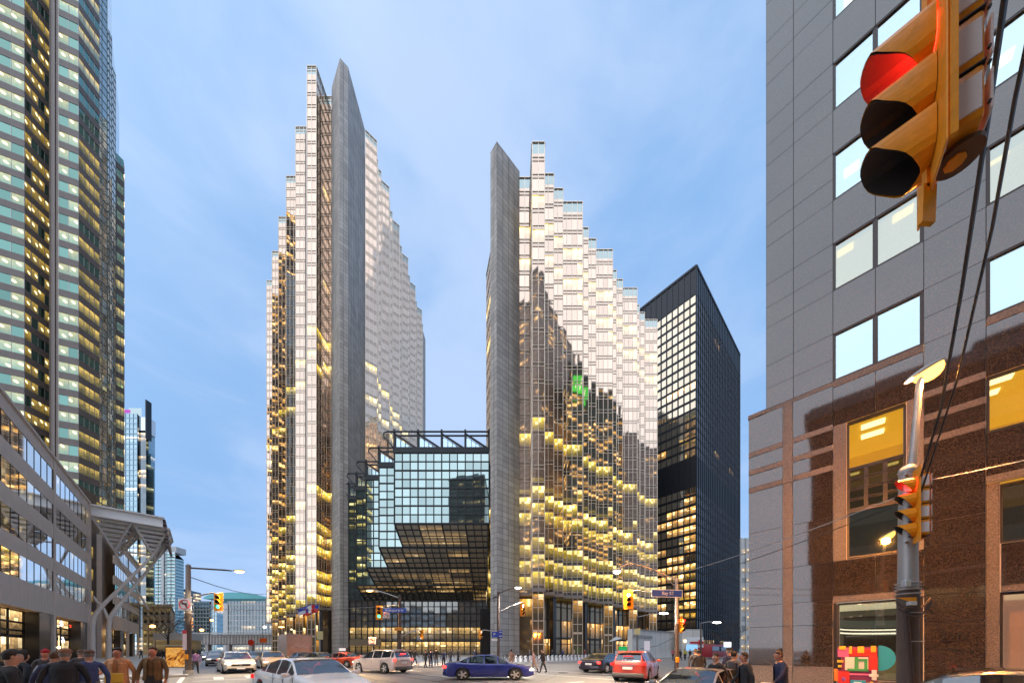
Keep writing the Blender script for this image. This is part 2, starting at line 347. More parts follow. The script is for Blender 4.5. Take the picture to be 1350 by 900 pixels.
# ------------------------------------------------------------------ ground, kerbs, paving, markings
def asphalt():
    m = bpy.data.materials.new('asphalt'); m.use_nodes = True; t = m.node_tree; p = t.nodes['Principled BSDF']
    g = N(t, 'ShaderNodeNewGeometry')
    a = NOISE(t, g.outputs['Position'], 0.25, 6, 0.65); b = NOISE(t, g.outputs['Position'], 14, 5, 0.7)
    col = RAMP(t, a, [(0.3, (0.17, 0.158, 0.15)), (0.7, (0.27, 0.25, 0.235))])
    link(t, MIX(t, 1.0, col, MA(t, 'MULTIPLY_ADD', b, 0.7, 0.65), 'MULTIPLY'), p.inputs['Base Color'])
    link(t, MA(t, 'MULTIPLY_ADD', a, 0.4, 0.28), p.inputs['Roughness'])
    bn = N(t, 'ShaderNodeBump'); bn.inputs['Strength'].default_value = 0.35; bn.inputs['Distance'].default_value = 0.01
    link(t, NOISE(t, g.outputs['Position'], 60, 4), bn.inputs['Height']); link(t, bn.outputs[0], p.inputs['Normal'])
    MATS['asphalt'] = m; return m
m_asph = asphalt()
m_pave = mat('concrete_paving', (0.52, 0.49, 0.46), 0.7, noise=0.25, nscale=1.3, bump=0.2, bscale=40)
m_kerb = mat('kerb_concrete', (0.42, 0.40, 0.37), 0.75, noise=0.2)
m_paint = mat('road_paint', (0.7, 0.69, 0.66), 0.6, noise=0.25, nscale=6)
g = MB(); g.face([(-1800, -1800, 0), (1800, -1800, 0), (1800, 2500, 0), (-1800, 2500, 0)])
structure(g.build('road', m_asph))
def pavement(name, s0, s1, t0, t1, h=0.13):
    m = MB(); m.prism([st(s0, t0), st(s0, t1), st(s1, t1), st(s1, t0)][::-1], 0.0, h)
    o = structure(m.build(name, m_pave)); ROOTM[o.name] = Matrix()
    return o
def kerb(par, s0, s1, t0, t1, h=0.145):
    m = MB(); m.prism([st(s0, t0), st(s0, t1), st(s1, t1), st(s1, t0)][::-1], 0.0, h); m.build('kerb', m_kerb, par)
side_l = pavement('sidewalk', 29.5, 420, -60, -1.0)
kerb(side_l, 29.2, 420, -1.0, -0.8); kerb(side_l, 29.3, 29.5, -60, -1.0)
plaza = pavement('plaza', 29.5, 420, 15.0, 400)
kerb(plaza, 29.3, 420, 14.8, 15.0); kerb(plaza, 29.3, 29.5, 15.0, 400)
corner = pavement('corner_pavement', -120, 7.6, 16.0, 400)
kerb(corner, -120, 7.6, 15.8, 16.0); kerb(corner, 7.6, 7.8, 15.8, 400)
back_l = pavement('near_pavement', -160, 9.0, -60, -3.5)
# paving slabs of the left sidewalk and of the plaza edge, laid 6 mm proud with open joints
for i in range(22):
    for j in range(7):
        s, t = 30.3 + i * 1.55, -1.9 - j * 1.55
        x, y = st(s, t); piece('paving_slab', m_pave, side_l, (x, y, 0.13 + rnd.uniform(0.004, 0.008)), (1.53, 1.53, 0.02), YB)
for i in range(20):
    for j in range(5):
        s, t = 30.3 + j * 1.55, 15.9 + i * 1.55
        x, y = st(s, t); piece('paving_slab', m_pave, plaza, (x, y, 0.13 + rnd.uniform(0.004, 0.008)), (1.53, 1.53, 0.02), YB)
mk = MB()
def line(s0, t0, s1, t1, wd=0.2, z=0.008):
    a = Vector((*st(s0, t0), z)); b = Vector((*st(s1, t1), z)); d = (b - a).normalized(); n = Vector((-d.y, d.x, 0)) * wd / 2
    mk.face([a - n, b - n, b + n, a + n])
for s in (25.0, 28.4): line(s, -0.5, s, 14.5)
for t in (17.2, 20.6): line(10.2, t, 29.0, t)
for t in (-4.2, -1.0): line(10.0, t, 29.0, t)
for s in (7.4, 10.8): line(s, 1.0, s, 15.0)
for k in range(22): line(34 + k * 6, 7.0, 37 + k * 6, 7.0, 0.12)
line(30, 3.4, 30, 7.0, 0.5)
for k in range(26): line(18.6, 24 + k * 6, 18.6, 27 + k * 6, 0.12)
for k in range(9): line(25.6, 0.6 + k * 1.5, 27.8, 0.6 + k * 1.5, 0.45)
structure(mk.build('road_markings', m_paint))
m_patch = mat('asphalt_patch', (0.10, 0.095, 0.09), 0.8, noise=0.25, nscale=3); m_tar = mat('tar_seam', (0.03, 0.028, 0.027), 0.45)
for (s0, t0, ds, dt_) in ((22.0, 4.0, 3.2, 1.8), (14.5, 9.0, 2.0, 4.5), (24.0, 20.0, 1.6, 6.0), (31.0, 9.5, 7.0, 1.4), (12.0, 19.0, 2.2, 3.0), (18.0, -0.3, 3.0, 1.6), (17.0, 30.0, 2.0, 8.0)):
    m = MB(); m.face([(*st(s0, t0), .004), (*st(s0, t0 + dt_), .004), (*st(s0 + ds, t0 + dt_), .004), (*st(s0 + ds, t0), .004)][::-1]); structure(m.build('road_patch', m_patch))
m = MB()
for k in range(16):
    p = Vector((rnd.uniform(9, 34), rnd.uniform(-1, 26))); d = Vector((rnd.uniform(-1, 1), rnd.uniform(-1, 1))).normalized()
    for q in range(7):
        d = (d + Vector((rnd.uniform(-.5, .5), rnd.uniform(-.5, .5)))).normalized(); e_ = p + d * rnd.uniform(.5, 1.1); n_ = Vector((-d.y, d.x)) * .035
        m.face([(*st(*(p - n_)), .0055), (*st(*(e_ - n_)), .0055), (*st(*(e_ + n_)), .0055), (*st(*(p + n_)), .0055)]); p = e_
o = m.build('tar_seam', m_tar); o['kind'] = 'stuff'
for dt in (5.8, 7.3, 9.3, 10.8):
    m = MB(); a = st(-30, dt); b = st(200, dt); m.bar((*a, 0.004), (*b, 0.004), 0.07, 0.012); structure(m.build('streetcar_rail', mat('rail_steel', (0.12, 0.11, 0.10), 0.35, 0.8)))
for (px, Y) in ((742, 25), (690, 27), (1012, 13), (240, 24)):
    m = MB(); m.tube([(gx(px, Y), Y, 0.002), (gx(px, Y), Y, 0.014)], 0.36, 18); structure(m.build('manhole_cover', mat('cast_iron', (0.05, 0.045, 0.045), 0.6, 0.5)))
# ------------------------------------------------------------------ gold towers
m_conc = slabs('precast_concrete', (0.39, 0.365, 0.345), 1.7, 1.24, 0.8, 0.05, 0.15, 0.38, dark=0.4)
m_gold = facade('gold_glass', (0.635, 0.485, 0.38), 0.03, 0.93, 1.28, 3.72, 0.80, (1.0, 0.70, 0.05), 0.72, 0.22, (0.49, 0.38, 0.30), 0.018, 0.95, 15.0, floorvar=0.85, fade=(32, 62, 0.28))
m_goldlobby = facade('lobby_glass', (0.25, 0.19, 0.12), 0.06, 0.6, 1.25, 4.6, 0.36, (1.0, 0.46, 0.07), 0.8, 0.1, None, 0.02, 0.8, 0.0, floorvar=0.15)
m_mull = mat('pale_mullion', (0.80, 0.68, 0.56), 0.38, 0.5)
m_band = mat('bronze_band', (0.30, 0.26, 0.24), 0.5, 0.4)
m_parapet = mat('parapet_glass', (0.36, 0.43, 0.42), 0.12, 0.75)
m_roof = mat('roof_gravel', (0.2, 0.2, 0.2), 0.9)
m_pier = mat('dark_stone_pier', (0.03, 0.026, 0.024), 0.25)
def gold_facade(root, pts, zb, zt, real=True, ch=3.72, cw=1.28):
    """serrated glass front along pts (outside on the right hand): each bay a part, its mullion grid a sub-part"""
    for a, b in zip(pts[:-1], pts[1:]):
        a = Vector(a); b = Vector(b); l = (b - a).length; d = (b - a) / l; n = Vector((d.y, -d.x))
        m = MB(); m.wall(a, b, zb, zt - 2.4); bay = m.build('glass_bay', m_gold, root)
        m = MB(); m.wall(a, b, zt - 2.4, zt); m.build('parapet', m_parapet, bay)
        if l < 0.9: continue
        g = MB(); nc = max(1, round(l / cw)); up = Vector((0, 0, 1))
        for k in range(nc + 1):
            q = a + d * (l * k / nc) + n * 0.05; g.bar((q.x, q.y, zb), (q.x, q.y, zt), 0.085, 0.12, 0, (d.x, d.y, 0))
        k = 0; z = zb
        while z < zt - 0.5:
            for dz, hg in ((0.0, 0.10), (0.82, 0.085)):
                if z + dz < zt - 0.3:
                    p = a + n * 0.04; q = b + n * 0.04; g.bar((p.x, p.y, z + dz), (q.x, q.y, z + dz), 0.12, hg)
            z += ch
        p = a + n * 0.05; q = b + n * 0.05; g.bar((p.x, p.y, zt), (q.x, q.y, zt), 0.3, 0.16)
        ROOTM[bay.name] = Matrix()
        g.build('mullion', m_mull, bay, kind='stuff')
def gold_core(root, poly, zt):
    m = MB(); m.prism(poly, 14.2, zt - 2.6); m.build('core', m_roof, root)
# north tower (right)
NH = 112.0
tN = thing('gold_tower', 'gold mirror glass tower with a slim concrete fin, right of the glass atrium', 'tower', (20, 100, 0), group='gold glass towers')
c0 = Vector((-3.3, 73.3)); cB = c0 + W * 6.8; cC = cB + B * 2.2; cD = c0 + B * 2.2
m = MB(); m.prism([c0, cB, cC, cD], 0.1, NH); m.build('concrete_fin', m_conc, tN)
P = [(1.6, 79.0), (4.4, 79.0), (4.4, 73.5), (7.1, 73.5), (7.1, 78.4), (9.7, 78.4), (9.7, 80.9), (12.2, 80.9), (12.2, 83.3)]
x, y = 12.2, 83.3
for k in range(3):
    P += [(x + 5.2, y), (x + 5.2, y + 5.1), (x + 7.8, y + 5.1), (x + 7.8, y + 7.5), (x + 10.4, y + 7.5), (x + 10.4, y + 9.9)]; x += 10.4; y += 9.9
P += [(x + 5.2, y), (x + 5.2, y + 10), (x + 2, y + 14)]
gold_facade(tN, P, 15.0, NH)
gold_facade(tN, [(-6.4, 150), (-8.4, 146), (-6.4, 138), (-8.4, 134), (-6.4, 126), (-8.3, 122), (-6.4, 112), (-7.5, 99.5), (-4.9, 90.5), (-4.9, 80)], 15.0, NH)
gold_core(tN, [(1.7, 81.5), (5.5, 83.5), (46.5, 120.5), (43, 150), (-5.4, 150), (-4.5, 90), (-4.5, 80), (1.0, 80)], NH)
m = MB(); m.wall((46, 127), (40, 150), 15, NH); m.wall((40, 150), (-6, 150), 15, NH); m.build('rear_wall', m_gold, tN)
# base of the north tower: bronze band, glazed piers, dark recessed lobby
m = MB()
for a, b in zip(P[:-1], P[1:]):
    a = Vector((*a, 14.7)); b = Vector((*b, 14.7)); m.bar(a, b, 0.7, 0.75)
m.build('cornice', m_band, tN)
off = -B * -3.0
lob = [Vector((1.9, 79.8)) + B * 1.0, Vector((6.5, 79.0)) + B * 2.0, Vector((48.6, 117.0)) + B * 1.5]
m = MB(); m.wall(lob[0], lob[1], 0.1, 14.5); m.wall(lob[1], lob[2], 0.1, 14.5, 0, 5); m.build('lobby_glazing', m_goldlobby, tN)
m = MB(); dl = (lob[2] - lob[1]); L = dl.length; dl.normalize(); nl = Vector((dl.y, -dl.x)); fr = MB()
for k in range(int(L / 2.5) + 1):
    q = lob[1] + dl * k * 2.5 + nl * 0.12; fr.bar((q.x, q.y, 0.1), (q.x, q.y, 14.4), 0.14, 0.25, 0, (dl.x, dl.y, 0))
for z in (3.2, 4.6, 9.2, 12.6):
    a = lob[1] + nl * 0.1; b = lob[2] + nl * 0.1; fr.bar((a.x, a.y, z), (b.x, b.y, z), 0.16, 0.5 if z in (4.6,) else 0.2)
fr.build('lobby_frame', black, tN, kind='stuff')
def glazed_pier(root, x0, x1, y, dep=2.2):
    m = MB(); m.prism([(x0, y), (x1, y), (x1, y + dep), (x0, y + dep)], 0.12, 14.4); p = m.build('glazed_pier', m_goldlobby, root); ROOTM[p.name] = Matrix()
    g = MB()
    for x in (x0, (x0 + x1) / 2, x1): g.bar((x, y - 0.05, 0.12), (x, y - 0.05, 14.4), 0.14, 0.14)
    for z in (0.3, 2.9, 5.8, 8.0, 10.9, 13.0): g.bar((x0, y - 0.05, z), (x1, y - 0.05, z), 0.14, 0.16 if z != 5.8 else 0.5)
    for z in (2.9, 8.0, 13.0): g.bar((x1 + 0.05, y, z), (x1 + 0.05, y + dep, z), 0.1, 0.14)
    g.build('mullion', m_mull, p, kind='stuff')
for (x0, y) in ((4.5, 73.5), (15.0, 83.3), (25.4, 93.2), (35.8, 103.1), (46.0, 113.0)): glazed_pier(tN, x0, x0 + 2.4, y)
for (x0, y) in ((9.9, 81.5), (19.5, 90.8), (30.2, 100.9), (40.6, 110.8)):
    m = MB(); m.box((x0, y, 7.2), (1.1, 1.1, 14.2), YB); m.build('pier', m_pier, tN)
# south tower (left)
SH = 180.0
tS = thing('gold_tower', 'taller gold mirror glass tower with a thick concrete fin, left of the atrium', 'tower', (-75, 140, 0), group='gold glass towers')
cs = [(-57.2, 107.1), (-51.9, 101.8), (-50.2, 103.4), (-50.5, 115.8), (-56.2, 115.8)]
m = MB(); m.prism(cs, 0.1, SH); m.build('concrete_fin', m_conc, tS)
Q = [(-57.0, 109.0), (-59.9, 109.0), (-59.9, 103.3), (-62.7, 103.3)]
x, y = -62.7, 103.3
for k in range(5):
    Q += [(x, y + 6.1), (x - 2.8, y + 6.1), (x - 2.8, y + 9.1), (x - 5.6, y + 9.1), (x - 5.6, y + 12.0), (x - 11.2, y + 12.0)]; x -= 11.2; y += 11.9
    Q[-1] = (x, Q[-1][1]); Q[-2] = (x + 5.6, Q[-2][1]); y = Q[-1][1]
Q += [(x, y + 14)]
gold_facade(tS, Q[::-1], 15.0, SH)
H = [Vector((-50.4, 115.9))]
while H[-1].y < 184:
    for Lw, Lb in ((3.95, 4.35), (2.0, 2.2), (2.0, 2.2)):
        p = H[-1] + W * Lw; H.append(p); H.append(p + B * Lb)
gold_facade(tS, [tuple(h) for h in H], 15.0, SH)
e = H[-1]
m = MB(); m.prism([(e.x - 3.5, e.y + 0.2), (e.x + 0.6, e.y + 0.2), (e.x + 0.6, e.y + 7.5), (e.x - 3.5, e.y + 7.5)], 0.1, SH); m.build('concrete_fin', m_conc, tS)
gold_core(tS, [(-57.5, 110.2), (-52.3, 116.2), (-52.6, 184), (-105, 184), (-117, 166), (-64, 108)], SH)
m = MB(); m.wall((e.x, e.y + 4), (-107, e.y + 4), 15, SH); m.wall((-107, e.y + 4), (-118, 176), 15, SH); m.build('rear_wall', m_gold, tS)
m = MB()
for a, b in zip(Q[:-1], Q[1:]): m.bar((*a, 14.7), (*b, 14.7), 0.7, 0.75)
m.build('cornice', m_band, tS)
lobS = [Vector((-119, 172)), Vector((-62.5, 110.5)), Vector((-56.8, 110.6))]
m = MB(); m.wall(lobS[0], lobS[1], 0.1, 14.5); m.wall(lobS[1], lobS[2], 0.1, 14.5); m.build('lobby_glazing', m_goldlobby, tS)
for k in range(5):
    x0, y0 = -62.6 - 11.2 * k, 103.3 + 12.0 * k
    glazed_pier(tS, x0, x0 + 2.4, y0)
    m = MB(); m.box((x0 - 3.4, y0 + 8.2, 7.2), (1.5, 1.5, 14.2), YB); m.build('pier', m_pier, tS)
m = MB()
for (x0, y0) in ((-60.8, 107.5), (-58.6, 108.4)): m.box((x0, y0, 7.2), (0.9, 0.9, 14.2), YB)
m.build('pier', m_pier, tS)
# ------------------------------------------------------------------ atrium between the towers
tA = thing('glass_atrium', 'dark steel framed glass atrium stepping down between the two gold towers, with sawtooth skylights', 'atrium', (-28, 90, 0))
m_apane = pane_mat('atrium_pane', (0.37, 0.47, 0.45), 0.9, 0.0, (1, .6, .2), 0.0, 0.004, 0.02)
m_asoff = facade('atrium_soffit_glass', (0.34, 0.30, 0.24), 0.05, 0.85, 1.85, 2.06, 0.36, (1.0, 0.60, 0.22), 0.24, 0.0, None, 0.03, 0.2, floorvar=0.2)
m_alow = facade('atrium_lobby_glass', (0.28, 0.27, 0.25), 0.06, 0.6, 1.85, 4.3, 0.50, (1.0, 0.60, 0.17), 0.6, 0.18, None, 0.03, 0.3, 0.0, floorvar=0.8)
m_askyl = mat('skylight_glass', (0.50, 0.66, 0.78), 0.08, 0.8)
Ys = [79.0, 85.3, 91.5, 97.6, 103.6]; XL = [-27.5, -33.6, -39.5, -45.0, -50.1]; XR = -5.4; TOP = 47.7
def zsof(Y): return 31.2 - 0.58 * (Y - 79.0)
npane = 0
for j in range(5):
    xr = XR if j == 0 else XL[j - 1]; nc = 12 if j == 0 else 3; zb = zsof(Ys[j]); nr = max(1, round((TOP - zb) / 2.06)); wpx = (xr - XL[j]) / nc; hpx = (TOP - zb) / nr
    fr = MB()
    for a in range(nc):
        for b in range(nr):
            piece('pane', m_apane, tA, (XL[j] + (a + 0.5) * wpx, Ys[j], zb + (b + 0.5) * hpx), (wpx - 0.06, 0.06, hpx - 0.06), 0.0)
    for a in range(nc + 1):
        th = 0.34 if a % 3 == 0 else 0.17; fr.bar((XL[j] + a * wpx, Ys[j] - 0.1, zb), (XL[j] + a * wpx, Ys[j] - 0.1, TOP), th, 0.2, 0, (1, 0, 0))
    for b in range(nr + 1): fr.bar((XL[j], Ys[j] - 0.1, zb + b * hpx), (xr, Ys[j] - 0.1, zb + b * hpx), 0.2, 0.3 if b % 2 == 0 else 0.17)
    yn = Ys[j] + 6.2
    fr.build('steel_grid', steel, tA, kind='stuff')
    m = MB(); m.face([(XL[j], yn, zsof(yn)), (XL[j], Ys[j], zsof(Ys[j])), (XL[j], Ys[j], TOP), (XL[j], yn, TOP)], 0, [(0, 0), (6, 0), (6, 16), (0, 16)]); m.build('side_glazing', m_asoff, tA)
    # sloping soffit of this step
    m = MB(); z0, z1 = zsof(Ys[j]), zsof(yn)
    m.face([(XL[j], Ys[j], z0), (XL[j], yn, z1), (XR, yn, z1), (XR, Ys[j], z0)], 0, [(0, 7.2 * j), (0, 7.2 * j + 7.2), (XR - XL[j], 7.2 * j + 7.2), (XR - XL[j], 7.2 * j)]); m.build('soffit_glazing', m_asoff, tA)
    fr = MB(); nn = round((XR - XL[j]) / 1.85)
    for a in range(nn + 1):
        X = XL[j] + (XR - XL[j]) * a / nn; th = 0.3 if a % 3 == 0 else 0.15; fr.bar((X, Ys[j], z0 - 0.1), (X, yn, z1 - 0.1), th, 0.2)
    for b in range(5):
        yb = Ys[j] + 6.2 * b / 4; zb2 = zsof(yb) - 0.12; fr.bar((XL[j], yb, zb2), (XR, yb, zb2), 0.16, 0.42 if b == 0 else 0.17)
    fr.build('soffit_grid', steel, tA, kind='stuff')
    # sawtooth roof
    X0 = XL[j]; nb = 4 if j == 0 else 1; pit = (XR - XL[0]) / 4
    tr = MB(); yb = Ys[j] - 0.05
    tr.bar((X0 - 0.3, yb, 48.3), (xr if j == 0 else X0 + 6.2, yb, 48.3), 0.5, 1.3)
    tr.bar((X0 - (2.2 if j else 1.6), yb - 0.4, 52.4), (xr if j == 0 else X0 + 6.4, yb - 0.4, 52.4), 0.28, 0.3); tr.bar((X0, yb, 51.7), (xr if j == 0 else X0 + 6.2, yb, 51.7), 0.2, 0.35)
    tr.tube([(X0 - 1.6, yb - 0.4, 52.4), (X0 - 2.4, yb - 0.4, 52.1), (X0 - 2.5, yb - 0.4, 51.5), (X0 - 1.2, yb - 0.4, 50.0), (X0 - 0.2, yb - 0.4, 48.8)], 0.16, 6)
    for i in range(nb + (1 if j == 0 else 0)):
        X = X0 + i * pit; tr.bar((X, yb, 48), (X, yb, 53.1), 0.42, 0.4, 0, (1, 0, 0))
        if i < nb: tr.bar((X + 0.2, yb, 52.0), (X + pit * 0.9, yb, 48.9), 0.3, 0.42)
    tr.build('roof_truss', steel, tA)
    for i in range(nb):
        X = X0 + i * pit; y2 = yb + (26 - 5 * j if j < 4 else 6)
        sk = MB(); a = [(X + 0.15, yb + 0.3, 48.8), (X + pit * 0.86, yb + 0.3, 48.8), (X + 0.15, yb + 0.3, 51.6)]; b = [(p[0], y2, p[2]) for p in a]
        sk.face(a); sk.face([a[1], b[1], b[2], a[2]]); sk.face([b[0], a[0], a[2], b[2]]); sk.face(b[::-1]); o = sk.build('skylight', m_askyl, tA); ROOTM[o.name] = Matrix()
        f2 = MB()
        for q in (0.28, 0.52, 0.72):
            f2.bar((X + 0.15 + q * pit * 0.8, yb + 0.22, 48.8), (X + 0.15 + q * pit * 0.8, yb + 0.22, 48.8 + 2.8 * (1 - q * 0.95)), 0.12, 0.1, 0, (1, 0, 0))
        f2.build('glazing_bar', steel, o)
poly = [(XL[0], Ys[0] + .4), (XR, Ys[0] + .4), (XR, 108), (XL[4], 108), (XL[4], Ys[4] + .4), (XL[3], Ys[4] + .4), (XL[3], Ys[3] + .4), (XL[2], Ys[3] + .4), (XL[2], Ys[2] + .4), (XL[1], Ys[2] + .4), (XL[1], Ys[1] + .4), (XL[0], Ys[1] + .4)]
m = MB(); m.face([(p[0], p[1], 47.9) for p in poly]); m.build('roof_deck', steel, tA)
m = MB(); yl = 104.2; m.wall((XL[4], yl), (XR, yl), 0.13, 17.2); m.wall((XR - 0.3, 104.2), (XR - 0.3, 79.5), 0.13, 31.2); m.build('lobby_glazing', m_alow, tA)
fr = MB()
for a in range(25):
    X = XL[4] + (XR - XL[4]) * a / 24; fr.bar((X, yl - 0.15, 0.13), (X, yl - 0.15, 17), 0.5 if a % 4 == 0 else 0.2, 0.25, 0, (1, 0, 0))
for z in (2.6, 4.3, 6.4, 8.6, 10.6, 12.8, 15.0): fr.bar((XL[4], yl - 0.15, z), (XR, yl - 0.15, z), 0.22, 0.36 if z in (4.3, 12.8) else 0.18)
for b in range(13):
    Y = 79.5 + b * 2.05; fr.bar((XR - 0.42, Y, 0.13), (XR - 0.42, Y, zsof(Y)), 0.16, 0.2, 0, (0, 1, 0))
for z in (4.3, 8.6, 12.9, 17.2, 21.5, 25.8): fr.bar((XR - 0.42, 79.4, z), (XR - 0.42, min(104, 79 + (31.2 - z) / 0.58), z), 0.2, 0.2)
fr.build('lobby_grid', steel, tA, kind='stuff')
m = MB(); m.box((-44.5, 102.6, 3.9), (9.5, 0.5, 2.0)); m.build('entrance_canopy', mat('bronze_panel', (0.22, 0.16, 0.10), 0.5), tA)
m = MB(); m.box((-5.75, 77.9, 5.6), (3.2, 0.4, 11.0)); tag(m.build('stone_slab', mat('black_granite', (0.012, 0.011, 0.011), 0.25)), 'tall black granite slab standing at the foot of the right concrete fin', 'stone slab')
# ------------------------------------------------------------------ black office tower, far right
tK = thing('black_tower', 'black steel office tower with white lit window rows, behind the right gold tower', 'tower', (80, 150, 0))
m_bsteel = mat('black_steel', (0.016, 0.018, 0.024), 0.42, 0.35)
m_kwin = facade('black_tower_window', (0.62, 0.52, 0.38), 0.05, 0.95, 2.29, 3.77, 0.52, (1.0, 0.50, 0.12), 1.0, 0.05, None, 0.006, 0.9, 2.0, floorvar=0.4, fade=(55, 80, 0.25))
m_kwin2 = facade('black_tower_side_window', (0.34, 0.36, 0.40), 0.08, 0.8, 2.29, 3.77, 0.15, (1.0, 0.55, 0.2), 0.25, 0.05, None, 0.006, 0.7, 2.0)
k0 = Vector((72.6, 133.0)); KH = 153.0; kl = k0 + B * 46; kr = k0 + W * 59.6; kb = kl + W * 59.6
m = MB(); m.prism([p.lerp((kl + kr) / 2, 0.006) for p in (k0, kr, kb, kl)], 0, KH - 0.5); m.build('core', m_bsteel, tK)
def kface(a, b, mt, wins):
    l = (b - a).length; d = (b - a) / l; n = Vector((d.y, -d.x)); g = MB(); wn_ = MB(); nc = round(l / 2.29)
    zs = [2.0 + 3.77 * k for k in range(int((KH - 11) / 3.77) + 1)]
    for k in range(nc + 1):
        q = a + d * (l * k / nc) + n * 0.16; g.bar((q.x, q.y, 0), (q.x, q.y, KH), 0.34, 0.36, 0, (d.x, d.y, 0))
    for i, z in enumerate(zs):
        mech = 66 < z < 77 or z > KH - 13.5
        p = a + n * 0.02; q = b + n * 0.02
        if mech: g.bar((p.x, p.y, z + 1.9), (q.x, q.y, z + 1.9), 0.12, 3.8); continue
        g.bar((p.x, p.y, z + 0.5), (q.x, q.y, z + 0.5), 0.14, 1.05)
        if wins:
            pa = a + n * 0.03; pb = b + n * 0.03; wn_.face([(pa.x, pa.y, z + 1.0), (pb.x, pb.y, z + 1.0), (pb.x, pb.y, z + 3.77), (pa.x, pa.y, z + 3.77)], 0, [(0, z + .9), (l, z + .9), (l, z + 3.77), (0, z + 3.77)])
    g.bar((a.x, a.y, KH - 0.4), (b.x, b.y, KH - 0.4), 0.9, 0.9); g.bar((a.x + n.x * .05, a.y + n.y * .05, KH - 5.5), (b.x + n.x * .05, b.y + n.y * .05, KH - 5.5), 0.2, 11)
    wn_.build('window_band', mt, tK, kind='stuff'); g.build('steel_mullion', m_bsteel, tK, kind='stuff')
kface(kl, k0, m_kwin, True); kface(k0, kr, m_kwin2, True)
# ------------------------------------------------------------------ tall faceted tower, left
tL = thing('faceted_tower', 'tall brown stone tower of stepped facets with teal ribbon windows, at the left edge', 'tower', (-112, 95, 0))
m_lst = slabs('brown_granite_spandrel', (0.165, 0.14, 0.133), 1.5, 0.95, 0.55, 0.015, 0.1, 0.2, dark=0.7)
m_lpane = pane_mat('teal_pane', (0.145, 0.275, 0.235), 0.88, 0.66, (1.0, 0.62, 0.10), 1.0, 0.02, 0.04, spotsize=0.6)
m_lglass = facade('teal_ribbon_glass', (0.17, 0.31, 0.27), 0.04, 0.88, 1.45, 3.9, 0.55, (1.0, 0.66, 0.14), 1.0, 0.02, None, 0.02, 0.8, 1.35)
m_lcurt = facade('corner_curtain_glass', (0.42, 0.48, 0.48), 0.05, 0.9, 1.1, 1.95, 0.0, (1, .6, .2), 0.0, 0.0, None, 0.03, 0.0)
def gp(px, Y): return Vector((gx(px, Y), Y))
FA = [gp(-95, 74.5), gp(32, 80.0), Vector((gp(32, 80).x, 84.6)), Vector((-107.4, 80.0)), Vector((-104.3, 81.2)), Vector((-104.3, 85.3))]
LH = 215.0; FH = 3.9
panes = []
def ribbon(a, b, zt, single, npn, z1=0.0):
    l = (b - a).length; d = (b - a) / l; n = Vector((d.y, -d.x)); sp = MB(); gl = MB(); rz = math.atan2(d.y, d.x)
    k = 0; z = 1.35
    while z < zt:
        p = a + n * 0.1; q = b + n * 0.1
        sp.hexa([(*(a - n * 0.15), z - 1.6), (*(b - n * 0.15), z - 1.6), (*q, z - 1.6), (*p, z - 1.6), (*(a - n * 0.15), z), (*(b - n * 0.15), z), (*q, z), (*p, z)])
        if single and 20 < z < 150:
            for i in range(npn): panes.append((a + d * (l * (i + 0.5) / npn), z + 1.15, l / npn - 0.07, rz))
        else: gl.wall(a, b, z, z + 2.3)
        z += FH
    sp.uv = [[(0, 0), (l, 0), (l, 1.6), (0, 1.6)]] * len(sp.f)
    sp.build('spandrel', m_lst, tL, kind='stuff')
    if gl.v: gl.build('ribbon_window', m_lglass, tL, kind='stuff')
    fr = MB()
    for i in range(npn + 1):
        q = a + d * (l * i / npn) + n * 0.02; fr.bar((q.x, q.y, 0), (q.x, q.y, zt), 0.09, 0.1, 0, (d.x, d.y, 0))
    fr.build('window_mullion', galv, tL, kind='stuff')
ribbon(FA[0], FA[1], LH, True, 7); ribbon(FA[1], FA[2], LH, True, 4); ribbon(FA[3], FA[4], LH, True, 2); ribbon(FA[4], FA[5], LH, False, 4)
for (c, z, wd, rz) in sorted(panes, key=lambda q: q[0].length)[:300]: piece('pane', m_lpane, tL, (c.x, c.y, z), (wd, 0.05, 2.28), rz)
rest = MB()
for (c, z, wd, rz) in sorted(panes, key=lambda q: q[0].length)[300:]: rest.box((c.x, c.y, z), (wd, 0.05, 2.28), rz)
if rest.v: rest.build('ribbon_window', m_lglass, tL, kind='stuff')
m = MB(); m.wall(FA[2], FA[3], 0, LH); q1 = FA[2].lerp(FA[3], 0.35); q2 = FA[2].lerp(FA[3], 0.5); m.build('stone_shaft', m_lst, tL)
m = MB()
for f in (0.15, 0.4, 0.62): q = FA[2].lerp(FA[3], f); m.bar((q.x, q.y - .1, 0), (q.x, q.y - .1, LH), 0.5, 0.5)
m.build('shaft_rib', m_lst, tL)
strips = [(gp(128, 85.3), gp(141.5, 87.5), 185.0), (gp(141.5, 88.5), gp(147.5, 90), 165.0), (gp(147.5, 90.5), gp(152.5, 92), 158.0)]
for a, b, h in strips:
    m = MB(); m.wall(a, b, 0, h); m.wall(b, b + Vector((-6, 6)), 0, h, 0, 5); o = m.build('corner_glazing', m_lcurt, tL); ROOTM[o.name] = Matrix(); g_ = MB(); n_ = max(2, round((b - a).length / 1.0))
    for k in range(n_ + 1): q = a.lerp(b, k / n_); g_.bar((q.x, q.y - .05, 0), (q.x, q.y - .05, h), 0.1, 0.1)
    z = 0
    while z < h: g_.bar((*a, z), (*b, z), 0.16, 0.14); z += 1.95
    g_.build('mullion', mat('teal_grey_mullion', (0.20, 0.24, 0.24), 0.4, 0.4), o, kind='stuff')
fa, fb = gp(145.5, 93.0), gp(163, 95.6)
ribbon(fa, fb, 139.5, False, 4)
